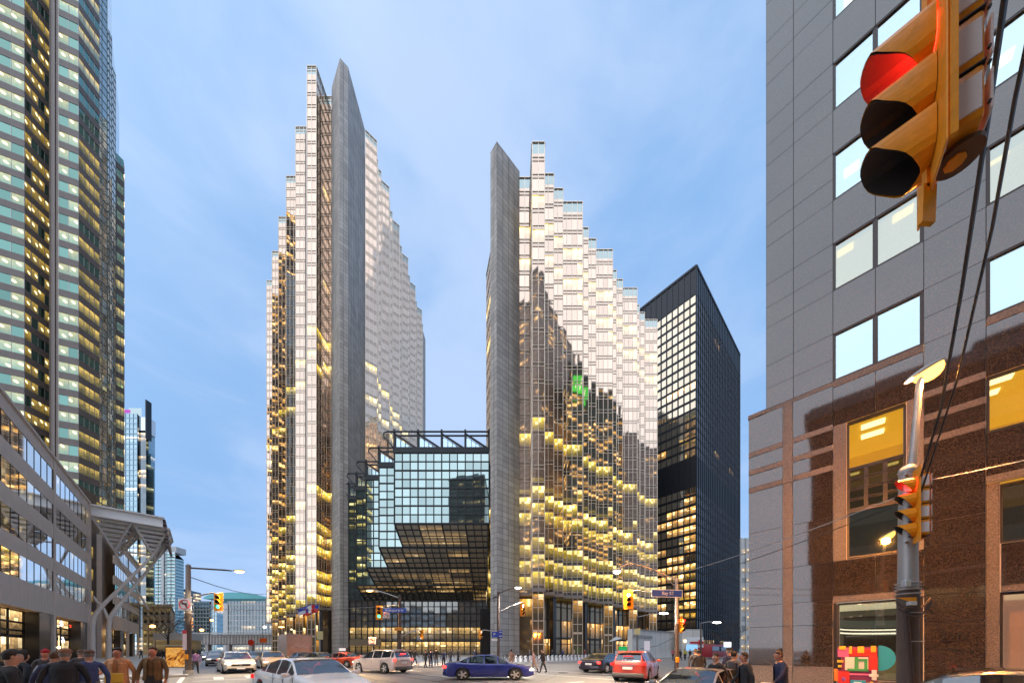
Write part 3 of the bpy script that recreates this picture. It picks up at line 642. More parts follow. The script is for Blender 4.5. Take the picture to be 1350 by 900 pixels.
m = MB(); m.prism([FA[0] + Vector((0.2, .3)), FA[1] + Vector((-.3, .3)), FA[2] + Vector((-.3, .3)), FA[3] + Vector((0, .4)), FA[4] + Vector((-.3, .4)), FA[5] + Vector((-.4, 0)), (-112, 93), (-150, 118), (-160, 100), (-150, 76)], 0, 157); m.prism([FA[0] + Vector((0.2, .3)), FA[1] + Vector((-.3, .3)), FA[2] + Vector((-.3, .3)), FA[3] + Vector((0, .4)), FA[4] + Vector((-.3, .4)), FA[5] + Vector((-.4, 0)), (-116, 95), (-150, 100), (-150, 76)], 157, LH); m.prism([fa + Vector((.1, .3)), fb + Vector((-.1, .3)), (-128, 110), (-145, 112), (-130, 95)], 0, 139); m.build('core', facade('faceted_rear_wall', (0.05, 0.045, 0.04), 0.3, 0.3, 2.4, 3.9, 0.55, (1.0, 0.62, 0.15), 1.5, 0.45, (0.10, 0.085, 0.08), 0.0, 0.8, floorvar=0.2), tL)
# ------------------------------------------------------------------ podium of the left block
tP = thing('office_podium', 'low brown stone office podium with ribbon windows over lit shops, along the left sidewalk', 'building', (-62, 49.5, 0))
P1 = Vector((-62.0, 49.5)); dP = -B
def pv(v): return P1 + dP * v
m_pst = mat('podium_stone', (0.60, 0.49, 0.42), 0.7, noise=0.25, nscale=0.7, bump=0.15, bscale=8)
m_ppane = pane_mat('podium_pane', (0.97, 0.98, 0.98), 0.97, 0.22, (1.0, 0.75, 0.3), 0.2, 0.010, 0.03)
m_shop = facade('shop_glass', (0.10, 0.10, 0.11), 0.06, 0.5, 1.9, 2.6, 0.62, (1.0, 0.62, 0.25), 0.62, 0.12, None, 0.01, 0.9, 0.3, floorvar=0.1)
rzP = math.atan2(dP.y, dP.x)
nP = Vector((dP.y, -dP.x))
if nP.dot(-P1) < 0: nP = -nP
rows = [(8.2, 10.4), (11.85, 14.05), (15.7, 17.9), (19.5, 21.75)]
sol = [(5.6, 8.2), (10.4, 11.85), (14.05, 15.7), (17.9, 19.5), (21.75, 23.1)]
def podium(v0, bays, dirn, top=5):
    bw = 15.6
    for bI in range(bays):
        va = v0 + bI * bw * dirn; vb = va + (bw - 0.75) * dirn
        for (z0, z1) in rows:
            for i in range(8):
                v = va + (vb - va) * (i + 0.5) / 8; q = pv(v) - nP * 0.03
                piece('pane', m_ppane, tP, (q.x, q.y, (z0 + z1) / 2), (abs(vb - va) / 8 - 0.07, 0.05, z1 - z0), rzP)
        fr = MB()
        for (z0, z1) in rows:
            for i in range(9):
                q = pv(va + (vb - va) * i / 8) - nP * 0.01; fr.bar((q.x, q.y, z0), (q.x, q.y, z1), 0.07, 0.04, 0, (dP.x, dP.y, 0))
        fr.build('window_mullion', steel, tP, kind='stuff')
        for si, (z0, z1) in enumerate(sol):
            for i in range(8):
                v = va + (vb - va) * (i + 0.5) / 8; q = pv(v)
                if i % (1 if si in (0,) else 2) == 0:
                    kk = 1 if si == 0 else 2; v = va + (vb - va) * (i + kk / 2) / 8; q = pv(v) - nP * (0.11 + rnd.uniform(0, 0.008))
                    piece('stone_panel', m_pst, tP, (q.x, q.y, (z0 + z1) / 2), (abs(vb - va) / 8 * kk - 0.03, 0.3, z1 - z0), rzP)
        vp = vb + 0.37 * dirn
        q = pv(vp) - nP * 0.12; m = MB(); m.box((q.x, q.y, 11.6), (0.72, 0.4, 23.0), rzP); m.build('stone_pier', m_pst, tP)
        # shopfront
        a, b = (va, vb) if dirn > 0 else (vb, va)
        pa, pb = pv(b) - nP * 1.2, pv(a) - nP * 1.2
        m = MB(); m.wall(pa, pb, 0.2, 5.6) if (pb - pa).dot(Vector((-nP.y, nP.x))) > 0 else m.wall(pb, pa, 0.2, 5.6); m.build('shop_window', m_shop, tP)
        m = MB()
        for f in (0.02, 0.25, 0.5, 0.62, 0.98): q = pv(a + (b - a) * f) - nP * 1.05; m.bar((q.x, q.y, 0.2), (q.x, q.y, 5.6), 0.12, 0.2, 0, (dP.x, dP.y, 0))
        for z in (0.5, 3.6, 4.4): p = pv(a) - nP * 1.05; q = pv(b) - nP * 1.05; m.bar((p.x, p.y, z), (q.x, q.y, z), 0.14, 0.18)
        m.build('shop_frame', black, tP, kind='stuff')
        f0, f1 = (0.03, 0.26) if dirn > 0 else (0.35, 0.6)
        q = pv(a + (b - a) * (f0 + f1) / 2) - nP * 0.5; m = MB(); m.box((q.x, q.y, 2.85), ((b - a) * (f1 - f0), 0.9, 5.4), rzP); m.build('black_pier', m_pier, tP)
podium(0.4, 3, 1); podium(-19.0, 2, -1)
m = MB(); qs = [pv(46) - nP * 1.6, pv(0.2) - nP * 1.6, pv(0.2) - nP * 22, pv(46) - nP * 22]; m.prism(qs, 0.1, 23.0); qs = [pv(-19) - nP * 1.6, pv(-50) - nP * 1.6, pv(-50) - nP * 18, pv(-19) - nP * 18]; m.prism(qs, 0.1, 23.0)
m.build('wall', m_pst, tP)
m = MB()
for va, vb in ((46, 0.2), (-19, -50)): a, b = pv(va) - nP * 0.5, pv(vb) - nP * 0.5; m.bar((*a, 23.15), (*b, 23.15), 1.4, 0.25)
m.build('coping', m_pst, tP)
q = pv(0.3) - nP * 0.9; m = MB(); m.box((q.x, q.y, 11.6), (0.7, 2.2, 23.0), rzP); m.build('stone_pier', m_pst, tP)
# recessed dark link wall with lit windows between the two wings
ln0, ln1 = pv(-2) - nP * 7, pv(-19) - nP * 2.2
m_linkst = slabs('link_wall_stone', (0.12, 0.085, 0.07), 1.5, 1.0, 0.5)
m = MB(); d_ = (ln1 - ln0).normalized(); 
mbk = MB(); mbk.prism([ln0, ln1, ln1 - nP * 8, ln0 - nP * 10], 0.1, 30); mbk.build('link_wall', m_linkst, tP)
m_lwin = pane_mat('link_window', (0.2, 0.2, 0.18), 0.5, 1.0, (1.0, 0.66, 0.12), 1.1, 0.01, spotsize=0.7)
rzL = math.atan2(d_.y, d_.x); nL = nP
for z in (7.5, 11.3, 15.2, 19.2):
    for f in (0.2, 0.42, 0.66, 0.86):
        q = ln0.lerp(ln1, f) + Vector((-d_.y, d_.x)) * (0.06 if Vector((-d_.y, d_.x)).dot(nP) > 0 else -0.06); piece('pane', m_lwin, tP, (q.x, q.y, z), (2.6, 0.08, 2.0), rzL)
# glowing shop marks: only simple strokes, as far as they can be read
def glow(name, pts, v, z, col, lab, s=2.2):
    c = pv(v) - nP * 0.9; m = MB()
    for a, b in pts:
        p = c + dP * a[0]; q = c + dP * b[0]; m.bar((p.x, p.y, z + a[1]), (q.x, q.y, z + b[1]), 0.09, 0.09)
    tag(m.build(name, emat('glow_' + name + lab[:5], col, s)), lab, 'shop sign')
glow('shop_sign', [((-.5, -.35), (.2, .3)), ((.2, .3), (.5, .25)), ((-.5, -.35), (.0, -.3)), ((.0, -.3), (.5, -.1)), ((-.2, .1), (.3, -.35))], 7.6, 3.0, (0.9, 0.9, 1.0), 'white glowing tick emblem behind the glass of the nearer shop')
glow('shop_sign', [((-.5, -.2), (.1, .3)), ((.1, .3), (.4, .0)), ((-.4, -.3), (.5, -.3)), ((.1, .3), (.1, -.3))], 8.3, 5.05, (0.85, 0.85, 1.0), 'small white glowing emblem above the shop glass beside the black pier')
glow('shop_sign', [((-.8, .0), (-.2, .25)), ((-.2, .25), (.8, .1)), ((-.8, -.15), (.8, -.15))], 13.0, 5.0, (1.0, 0.35, 0.1), 'orange glowing sign above the shop glass at the far left')
glow('shop_sign', [((-1.1, .1), (1.1, .1)), ((-1.0, -.12), (.9, -.12))], 3.6, 4.9, (1.0, 0.06, 0.03), 'red glowing strip sign above the second shop window')
glow('shop_sign', [((-.6, .0), (.0, .1)), ((.0, .1), (.15, .5)), ((.15, .5), (.3, .1)), ((.3, .1), (.7, .1)), ((.0, .1), (-.2, -.2)), ((.3, .1), (.35, -.2))], 3.4, 2.9, (0.75, 0.9, 1.0), 'pale blue star shaped light inside the second shop window')
for v in (17.5, 14.6, 10.6, 9.0):
    q = pv(v) - nP * 0.95; m = MB(); m.ball((q.x, q.y, 2.0), (0.13, 0.13, 0.17), 8, 6); m.tube([(q.x, q.y, 2.2), (q.x, q.y, 3.5)], 0.012, 4)
    tag(m.build('pendant_lamp', emat('pendant_glow', (1.0, 0.75, 0.4), 6)), 'small round warm pendant lamp hanging in the nearest shop window', 'lamp', 'pendant lamps in the shop window')
# ------------------------------------------------------------------ steel canopy over the left sidewalk
tC = thing('steel_canopy', 'white steel canopy of folded panels on branching columns, reaching out over the left sidewalk', 'canopy', (-58, 53, 0))
m_csteel = mat('canopy_steel', (0.82, 0.82, 0.82), 0.4, 0.0, noise=0.1); m_cgrey = mat('canopy_panel', (0.68, 0.65, 0.63), 0.5, 0.0, noise=0.15)
m_ctree = mat('column_paint', (0.68, 0.60, 0.54), 0.5, noise=0.12)
def cp(q, r, z): p = P1 + W * q + B * r; return Vector((p.x, p.y, z))
QW = 7.5; DB = 9.0
m = MB(); m.hexa([cp(-.1, 0, 21.5), cp(QW, 0, 21.5), cp(QW, .5, 21.5), cp(-.1, .5, 21.5), cp(-.1, 0, 22.9), cp(QW, 0, 22.9), cp(QW, .5, 22.9), cp(-.1, .5, 22.9)]); m.build('fascia', m_csteel, tC)
m = MB(); m.bar(cp(-.2, -.15, 22.95), cp(QW + .2, -.15, 22.95), 0.5, 0.2); m.bar(cp(-.1, -.1, 21.45), cp(QW, -.1, 21.45), 0.3, 0.14); m.build('fascia_trim', m_cgrey, tC)
nodes = []
for r0 in (0.4, 4.8):
    for q0 in (0.0, 4.15):
        A = [cp(q0 + .1, r0, 21.5), cp(q0 + 4.05, r0, 21.5), cp(q0 + 4.05, r0 + 4.2, 21.5), cp(q0 + .1, r0 + 4.2, 21.5)]; ap = cp(q0 + 2.07, r0 + 2.1, 17.2); nodes.append(ap)
        for k in range(4):
            a, b = A[k], A[(k + 1) % 4]
            # each folded face is a fan of slats with gaps, stiffened by its edges
            sl = MB(); nsl = 7
            for i in range(nsl):
                f0, f1 = i / nsl + 0.03, (i + 1) / nsl - 0.03
                pa, pb, pc, pd = a.lerp(ap, f0), b.lerp(ap, f0), b.lerp(ap, f1), a.lerp(ap, f1); nn = (pb - pa).cross(pd - pa).normalized() * 0.05
                sl.hexa([pa, pb, pc, pd, pa + nn, pb + nn, pc + nn, pd + nn])
            sl.build('folded_panel', m_cgrey, tC)
        e = MB()
        for k in range(4): e.bar(A[k], ap, 0.2, 0.26); e.bar(A[k], A[(k + 1) % 4], 0.2, 0.24)
        e.build('edge_beam', m_cgrey, tC)
m = MB(); 
for k in range(8): m.bar(cp(QW + .15 + 0.06 * k, 0.2 + 0.02 * k, 22.7 - k * 0.55), cp(QW + .1 + 0.06 * k, DB, 22.7 - k * 0.55), 0.3, 0.3)
m.build('end_louvre', mat('louvre_brown', (0.14, 0.10, 0.10), 0.5), tC)
m = MB(); m.hexa([cp(0, .4, 22.7), cp(QW, .4, 22.7), cp(QW, DB, 22.7), cp(0, DB, 22.7), cp(0, .4, 22.85), cp(QW, .4, 22.85), cp(QW, DB, 22.85), cp(0, DB, 22.85)])
m.build('roof_sheet', mat('frosted_roof', (0.5, 0.56, 0.58), 0.4), tC)
def branch(base, q1, node, r):
    pts = [cp(*base, 0.13), cp(*base, 5.2), cp(base[0] + 0.15, base[1], 6.6), cp(base[0] + .75, base[1] + .05, 8.0)]
    e = node; s0 = pts[-1]
    for f in (0.15, 0.5, 1.0): pts.append(s0.lerp(e, f))
    return pts
m = MB(); m.tube(branch((0.25, 0.3), 0, nodes[1], .35), [.34, .30, .29, .27, .25, .22, .16], 10); m.build('column', m_ctree, tC, smooth=50)
m = MB(); m.tube(branch((1.7, 1.0), 0, nodes[3], .35), [.34, .30, .29, .27, .25, .22, .16], 10); m.build('column', m_ctree, tC, smooth=50)
m = MB(); m.tube([cp(1.7, 1.0, 6.2), cp(1.2, .8, 8.0), cp(0.6, .6, 8.9), cp(0.3, 0.4, 9.6)], [.22, .2, .18, .15], 8); m.tube([nodes[0], cp(3.2, 3.2, 14.0), cp(4.9, 5.0, 10.0), cp(5.4, 6, 8.6)], .14, 8); m.tube([nodes[1], nodes[3]], .12, 8); m.tube([nodes[0], nodes[1]], .12, 8); m.build('strut', m_ctree, tC, smooth=50)
# ------------------------------------------------------------------ buildings far down the side street
m_f1 = facade('far_blue_glass', (0.27, 0.38, 0.42), 0.08, 0.85, 3.0, 3.6, 0.24, (1.0, 0.85, 0.6), 0.7, 0.1, (0.38, 0.52, 0.66), 0.01, 0.6)
m_f2 = facade('far_teal_glass', (0.18, 0.30, 0.31), 0.08, 0.85, 3.0, 3.3, 0.12, (1.0, 0.8, 0.5), 0.6, 0.3, (0.55, 0.58, 0.6), 0.01, 0.4)
m_f3 = facade('far_dark_grid', (0.15, 0.18, 0.20), 0.08, 0.85, 3.2, 3.6, 0.48, (1.0, 0.66, 0.3), 0.8, 0.12, None, 0.01, 0.7)
m_bluegrey = mat('blue_grey_frame', (0.26, 0.38, 0.48), 0.4, 0.3)
m_pale = mat('pale_cladding', (0.44, 0.45, 0.46), 0.6, noise=0.1)
def ftower(name, lab, pxs, Y, ztop, m_, parts=(), dep=30, cat='tower', grid=(3.0, 3.6), gm=None):
    x0, x1 = gx(pxs[0], Y), gx(pxs[1], Y)
    t = thing(name, lab, cat, ((x0 + x1) / 2, Y, 0))
    m = MB(); m.wall((x0, Y), (x1, Y), 0, ztop); m.build('front_glazing', m_, t)
    m = MB(); xr = gx(pxs[1] + 1, Y + dep); m.wall((x1, Y), (xr, Y + dep), 0, ztop); m.wall((xr, Y + dep), (x0, Y + dep), 0, ztop); m.wall((x0, Y + dep), (x0, Y), 0, ztop); m.face([(x0, Y, ztop), (x1, Y, ztop), (xr, Y + dep, ztop), (x0, Y + dep, ztop)]); m.build('side_glazing', m_, t)
    if gm:
        g_ = MB(); n_ = max(2, round((x1 - x0) / grid[0]))
        for k in range(n_ + 1): X = x0 + (x1 - x0) * k / n_; g_.bar((X, Y - .1, 0), (X, Y - .1, ztop), 0.35, 0.3, 0, (1, 0, 0))
        z = grid[1]
        while z < ztop: g_.bar((x0, Y - .08, z), (x1, Y - .08, z), 0.3, 0.45); z += grid[1]
        g_.build('mullion', gm, t, kind='stuff')
    return t, x0, x1
Y = 260.0
t, x0, x1 = ftower('glass_tower', 'pale blue glass tower with a purple sign near its top, beside the faceted tower', (150, 181, ), Y, gz(545, Y), m_f1, grid=(3.0, 4), gm=m_bluegrey)
m = MB(); m.wall((x1, Y + 1), (gx(192.5, Y + 1), Y + 1), 0, gz(566, Y)); m.wall((gx(192.5, Y + 1), Y + 1), (gx(193, Y + 40), Y + 40), 0, gz(566, Y)); m.build('side_wing', m_f3, t)
m = MB(); m.box(((x1 + gx(192.5, Y)) / 2, Y + 4, gz(555, Y) - 2), (gx(192.5, Y) - x1, 6, 12)); m.build('plant_room', m_f2, t)
m = MB(); m.box((gx(192, Y), Y + 2, gz(552, Y)), (0.7, 4, 30)); m.build('fin', steel, t)
m = MB(); m.wall((x0 + 8, Y + 3), (x1, Y + 3), gz(545, Y), gz(534, Y)); m.build('crown_screen', m_parapet, t)
m = MB(); m.box((gx(168, Y), Y - 0.4, gz(542.5, Y)), (5, .5, 2.2)); m.build('crown_sign', emat('purple_sign', (0.55, 0.12, 0.6), 0.8), t)
for (a, b, yt) in ((192.5, 196, 566), (196, 199, 598), (199, 203, 616)):
    m = MB(); X0, X1 = gx(a, Y + 6), gx(b, Y + 6); m.prism([(X0, Y + 6), (X1, Y + 6), (gx(b, Y + 30), Y + 30), (gx(a, Y + 30), Y + 30)], 0, gz(yt, Y + 6)); m.build('setback_slab', m_f1, t)
Y = 330.0
t, x0, x1 = ftower('apartment_tower', 'slim teal glass apartment tower with a white vertical stripe, beyond the canopy', (203, 231), Y, gz(727, Y), m_f2, grid=(4, 3.3), gm=m_pale)
m = MB(); m.box((gx(215, Y), Y - .4, gz(721, Y) / 2), (3.0, 1.0, gz(721, Y))); m.box((gx(217.5, Y), Y + 8, gz(723, Y)), (16, 10, 6)); m.build('white_stripe', m_pale, t)
bal = MB()
for k in range(1, int(gz(729, Y) / 3.3)): bal.box((gx(209, Y), Y - .9, k * 3.3), (6.5, 1.4, 0.35)); bal.box((gx(225, Y), Y - .9, k * 3.3), (7.5, 1.4, 0.35))
bal.build('balcony', m_pale, t, kind='stuff')
ftower('apartment_tower', 'dark apartment tower in the gap left of the signal pole, behind bare branches', (231, 238), 360.0, gz(775, 360), m_f3, gm=m_pale)
Y = 300.0
t, x0, x1 = ftower('office_tower', 'light grey slab building with dark windows, behind the no left turn sign', (256, 276), Y, gz(792, Y), m_f2, grid=(2.6, 3.4), gm=m_pale)
t, x0, x1 = ftower('office_tower', 'white narrow slab building between the grey slab and the green signal', (279, 286), Y - 10, gz(790, Y), m_f1, grid=(2.6, 3.4), gm=m_pale)
Y = 230.0
t, x0, x1 = ftower('office_block', 'wide dark glass office block with scattered lit windows and a teal roof vault', (300, 362), Y, gz(792, Y), m_f3, grid=(2.2, 3.6), gm=m_pale, cat='building')
m = MB(); m.box(((gx(296, Y) + x0) / 2, Y + 2, gz(795, Y) / 2), (x0 - gx(294, Y), 5, gz(795, Y))); m.build('stair_tower', m_pale, t)
m = MB(); n_ = 12; pts = []
for k in range(n_ + 1): a = math.pi * k / n_; pts.append((gx(315, Y + 20) - 22 * math.cos(a), gz(790, Y + 20) + 4.6 * math.sin(a)))
for k in range(n_): m.face([(pts[k][0], Y + 15, pts[k][1]), (pts[k + 1][0], Y + 15, pts[k + 1][1]), (pts[k + 1][0], Y + 60, pts[k + 1][1]), (pts[k][0], Y + 60, pts[k][1])])
m.face([(p[0], Y + 15, p[1]) for p in pts][::-1]); m.build('roof_vault', mat('teal_roof', (0.10, 0.38, 0.42), 0.4), t)
m = MB()
for k in range(9): m.tube([(gx(338 + k * 1.5, Y), Y + 8, gz(792, Y)), (gx(338 + k * 1.5, Y), Y + 8, gz(786 - 3 * (k % 3), Y))], 0.15, 4)
m.build('roof_mast', galv, t)
m_con2 = slabs('bridge_concrete', (0.36, 0.35, 0.36), 2.2, 4.0, 0.8, 0.08)
Y = 170.0
t = thing('rail_bridge', 'long pale concrete rail bridge crossing the side street in the distance', 'bridge', (gx(300, Y), Y, 0))
m = MB(); m.prism([(gx(246, Y), Y), (gx(365, Y), Y), (gx(365, Y), Y + 25), (gx(246, Y), Y + 25)], gz(852, Y) + 1.2, gz(836, Y)); m.build('deck_wall', m_con2, t)
m = MB(); m.bar((gx(244, Y), Y - .3, gz(834.5, Y)), (gx(367, Y), Y - .3, gz(834.5, Y)), 1.2, 0.6); m.build('coping', m_pale, t)
m = MB()
for px in (246, 272, 300, 330, 360): m.box((gx(px, Y), Y + 1, 2), (1.6, 2, 4.6))
m.build('bridge_pier', m_con2, t)
m = MB()
for k in range(30): X = gx(247 + k * 4, Y); m.box((X, Y - .12, gz(844, Y) + .5), (0.35, 0.3, gz(836, Y) - gz(852, Y) - 1.6))
m.build('rib', m_con2, t, kind='stuff')
# older low building and small station front beyond the canopy
m_beige = slabs('beige_stone', (0.55, 0.50, 0.43), 1.2, 0.6, 0.8, 0.02)
Y = 105.0
t = thing('stone_building', 'old beige stone building of four floors behind bare branches, past the podium', 'building', (gx(205, Y), Y, 0))
xa, xb = gx(188, Y), gx(226, Y); m = MB(); m.prism([(xa, Y), (xb, Y), (gx(228, Y + 20), Y + 20), (xa - 10, Y + 20)], 0, gz(798, Y)); m.build('wall', m_beige, t)
m = MB(); m.bar((xa, Y - .2, gz(798, Y)), (xb + .3, Y - .2, gz(798, Y)), 1.0, 0.7); m.bar((xa, Y - .15, gz(828, Y)), (xb + .2, Y - .15, gz(828, Y)), 0.5, 0.4); m.build('cornice', m_beige, t)
for r_, py in enumerate((806, 817, 835, 846)):
    for c_ in range(5):
        X = xa + (xb - xa) * (c_ + 0.5) / 5; f_ = piece('window', m_f3, t, (X, Y - .02, gz(py, Y)), (0.95, 0.12, 1.7), 0)
        m = MB(); m.box((X, Y - .12, gz(py, Y) - 1.0), (1.3, 0.3, 0.16)); m.build('sill', m_pale, f_)
Y = 78.0
t = thing('transit_kiosk', 'low glass and grey metal street kiosk under the bare trees, behind the advertising panel', 'kiosk', (gx(236, Y), Y, 0))
m = MB(); m.box((gx(236, Y), Y, gz(839, Y)), (7.6, 4, 1.6)); m.build('roof', m_pale, t)
m = MB(); m.box((gx(236, Y), Y, 2.0), (7, 3.6, 3.8)); m.build('glass_wall', m_f3, t)
# ------------------------------------------------------------------ right background
Y = 118.0
t = thing('pale_block', 'pale ribbed building with lit windows, showing as a narrow strip beside the granite building', 'building', (gx(985, Y), Y, 0))
xa, xb = gx(976, Y), gx(1010, Y); zt = gz(709, Y); m = MB(); m.prism([(xa, Y), (xb, Y), (xb + 20, Y + 20), (xa + 16, Y + 20)], 0, zt); m.build('wall', m_pale, t)
m_lit = pane_mat('lit_strip', (0.2, 0.2, 0.2), 0.4, 0.75, (1.0, 0.62, 0.2), 0.9)
for k in range(11):
    for c_ in range(3): piece('pane', m_lit, t, (xa + 1.0 + c_ * 1.9, Y - .03, 2.5 + k * 3.35), (1.5, 0.08, 1.7), 0)
m = MB()
for c_ in range(5): m.box((xa + c_ * 1.9, Y - .2, zt / 2), (0.3, 0.5, zt))
m.build('rib', m_pale, t)
m_hoard = slabs('hoarding_white', (0.62, 0.60, 0.57), 2.4, 6, 0.7, 0.04, 0.05, 0.12)
t = thing('site_hoarding', 'tall white construction hoarding on the plaza beyond the red car', 'hoarding', (*st(32, 66), 0))
m = MB(); a, b = st(32, 60), st(32, 84); m.prism([a, b, st(33, 84), st(33, 60)], 0.13, 5.6); m.build('panel_wall', m_hoard, t)
m = MB(); a2, b2 = st(31.9, 60), st(31.9, 84); m.bar((*a2, 5.65), (*b2, 5.65), .3, .12); a2, b2 = st(31.9, 60), st(31.9, 68); m.bar((*a2, 4.3), (*b2, 4.3), .1, .5); m.build('rail', mat('grey_stripe', (0.3, 0.28, 0.26), .6), t)
t = thing('ramp_wall', 'low white wall with a handrail behind the red lit signal', 'wall', (*st(27.6, 50), 0))
m = MB(); m.prism([st(30.5, 52), st(30.5, 82), st(30.9, 82), st(30.9, 52)], 0.13, 1.5); m.build('panel_wall', m_hoard, t)
m = MB(); m.tube([(*st(30.4, 60), 1.9), (*st(30.4, 67), 2.5), (*st(30.4, 78), 5.0)], .05, 5); m.build('handrail', steel, t)
Y = 74.0
t = thing('bank_entrance', 'pale low entrance building with lit opening, right of the red lit signal', 'building', (gx(915, Y), Y, 0))
xa, xb = gx(899, Y), gx(926, Y); m = MB(); m.prism([(xa, Y), (xb, Y), (xb, Y + 8), (xa, Y + 8)], 0.1, gz(829, Y)); m.build('wall', m_hoard, t)
m = MB(); m.box(((xa + xb) / 2, Y - .05, gz(845, Y)), (2.6, .3, 1.0)); m.build('opening', mat('painted_opening_shade', (0.05, 0.05, 0.03), .6), t)  # solid block on the wall; its dark colour stands in for the opening's shade
m = MB(); m.box((gx(903, Y), Y - .2, gz(844.5, Y)), (.5, .2, .4)); m.box((gx(922, Y), Y - .2, gz(844.5, Y)), (.5, .2, .4)); m.build('wall_lamp', emat('wall_lamp_glow', (1, .8, .5), 4), t)
# ------------------------------------------------------------------ granite building, right
tG = thing('granite_building', 'dark polished granite office building with blue mirrored window pairs, filling the right side', 'building', (13.9, 14.6, 0))
G0 = Vector((13.88, 14.6)); GD = Vector((0.695, -0.719)); GN = Vector((-0.719, -0.695)); rzG = math.atan2(GD.y, GD.x)
m_gr = granite('polished_granite', (0.040, 0.029, 0.022), 0.04, 1.9, 0.5, 42)
m_fl = granite('flamed_granite', (0.135, 0.11, 0.098), 0.5, 1.5, 0.5, 60)
m_fr = mat('window_frame_bronze', (0.05, 0.045, 0.045), 0.4, 0.4)
JL, JD = MB(), MB()
def gpos(u, o=0.0): return G0 + GD * u + GN * o
def panel(u0, u1, z0, z1, mt=m_gr, o=0.0, th=0.16, name='granite_panel', gap=0.018):
    q = gpos((u0 + u1) / 2, o - th / 2 + rnd.uniform(-.002, .002)); piece(name, mt, tG, (q.x, q.y, (z0 + z1) / 2), (u1 - u0 - gap, th, z1 - z0 - gap), rzG)
    a_, b_ = gpos(u0 - .01, o - .07), gpos(u1 + .01, o - .07); (JL if z1 < 13.3 else JD).wall(a_, b_, z0 - .01, z1 + .01)
def see_glass(name, refl, tint, trans):
    m = bpy.data.materials.new(name); m.use_nodes = True; t = m.node_tree; t.nodes.clear()
    a = N(t, 'ShaderNodeBsdfGlossy'); a.inputs[0].default_value = (*tint, 1); a.inputs[1].default_value = 0.02
    b = N(t, 'ShaderNodeBsdfTransparent'); b.inputs[0].default_value = (*trans, 1)
    x = N(t, 'ShaderNodeMixShader'); x.inputs[0].default_value = refl; o = N(t, 'ShaderNodeOutputMaterial')
    link(t, b.outputs[0], x.inputs[1]); link(t, a.outputs[0], x.inputs[2]); link(t, x.outputs[0], o.inputs[0]); MATS[name] = m; return m
g_mirror = see_glass('mirrored_window', 0.66, (0.56, 0.70, 0.74), (0.85, 0.85, 0.78)); g_clear = see_glass('clear_window', 0.22, (0.8, 0.9, 0.95), (0.9, 0.88, 0.8)); g_dim = see_glass('tinted_window', 0.5, (0.62, 0.66, 0.6), (0.6, 0.55, 0.4))
m_dark_room = mat('dim_room', (0.22, 0.20, 0.16), 0.9, emit=(1.0, 0.75, 0.4), es=0.10); m_yel_room = mat('yellow_glow_ceiling', (0.6, 0.45, 0.1), 0.8, emit=(1.0, 0.56, 0.02), es=0.55)  # room surfaces from here on glow themselves, in place of light from the fixtures
m_yel_wall = mat('yellow_glow_wall', (0.5, 0.4, 0.2), 0.8, emit=(1.0, 0.52, 0.04), es=0.35); m_warm_room = mat('warm_glow_ceiling', (0.6, 0.55, 0.45), 0.8, emit=(1.0, 0.80, 0.45), es=0.25)
m_white_room = mat('white_shop_interior', (0.7, 0.68, 0.6), 0.7, emit=(1.0, 0.93, 0.72), es=0.36); m_pink_room = mat('shop_blind', (0.6, 0.40, 0.32), 0.8, emit=(1.0, 0.56, 0.40), es=0.22)
m_fix = emat('ceiling_fixture', (1.0, 0.82, 0.36), 3.2)
def room(par, u0, u1, z0, z1, ceil, wall, dep=4.5, fix=(), back=None):
    def P3(u, o, z): q = gpos(u, -o); return (q.x, q.y, z)
    m = MB(); i = 0.16
    m.face([P3(u0, i, z1), P3(u0, dep, z1), P3(u1, dep, z1), P3(u1, i, z1)], 0)
    m.face([P3(u0, dep, z0), P3(u1, dep, z0), P3(u1, dep, z1), P3(u0, dep, z1)], 1)
    m.face([P3(u0, i, z0), P3(u0, dep, z0), P3(u0, dep, z1), P3(u0, i, z1)], 1); m.face([P3(u1, i, z0), P3(u1, i, z1), P3(u1, dep, z1), P3(u1, dep, z0)], 1)
    m.face([P3(u0, i, z0), P3(u1, i, z0), P3(u1, dep, z0), P3(u0, dep, z0)], 1)
    m.build('room', [ceil, wall], par)
    for (fu0, fu1, d0, d1) in fix:
        m = MB(); m.hexa([P3(fu0, d0, z1 - .06), P3(fu1, d0, z1 - .06), P3(fu1, d1, z1 - .06), P3(fu0, d1, z1 - .06), P3(fu0, d0, z1 - .01), P3(fu1, d0, z1 - .01), P3(fu1, d1, z1 - .01), P3(fu0, d1, z1 - .01)]); m.build('ceiling_light', m_fix, par)
def window(u0, u1, z0, z1, glass, ins=0.09, fw=0.06, name='window'):
    q = gpos((u0 + u1) / 2, -ins); wdw = piece(name, glass, tG, (q.x, q.y, (z0 + z1) / 2), (u1 - u0 - fw, 0.02, z1 - z0 - fw), rzG)
    fr = MB(); a, b = gpos(u0, -ins + .02), gpos(u1, -ins + .02)
    for z in (z0, z1): fr.bar((*a, z), (*b, z), 0.12, fw * 1.5)
    for p in (a, b): fr.bar((*p, z0), (*p, z1), fw * 1.3, 0.12, 0, (GD.x, GD.y, 0))
    o = fr.mesh('window_frame', m_fr); fo = bpy.data.objects.new('window_frame', o); C.objects.link(fo); fo.parent = wdw
    fo.matrix_parent_inverse = (Matrix.Translation(wdw.location) @ Matrix.Rotation(rzG, 4, 'Z') @ Matrix.Diagonal((*wdw.scale, 1))).inverted()
    return wdw
ZB = 13.28; FP = 3.894; m_blind = mat('pale_blind', (.62, .58, .48), .8, emit=(1.0, .85, .6), es=.08)
pairs = [(0.0, 2.5), (3.886, 6.386), (7.77, 10.27)]; cols = [(-2.34, -1.32), (-1.32, 0.0), (2.5, 3.886), (6.386, 7.77), (10.27, 11.6)]
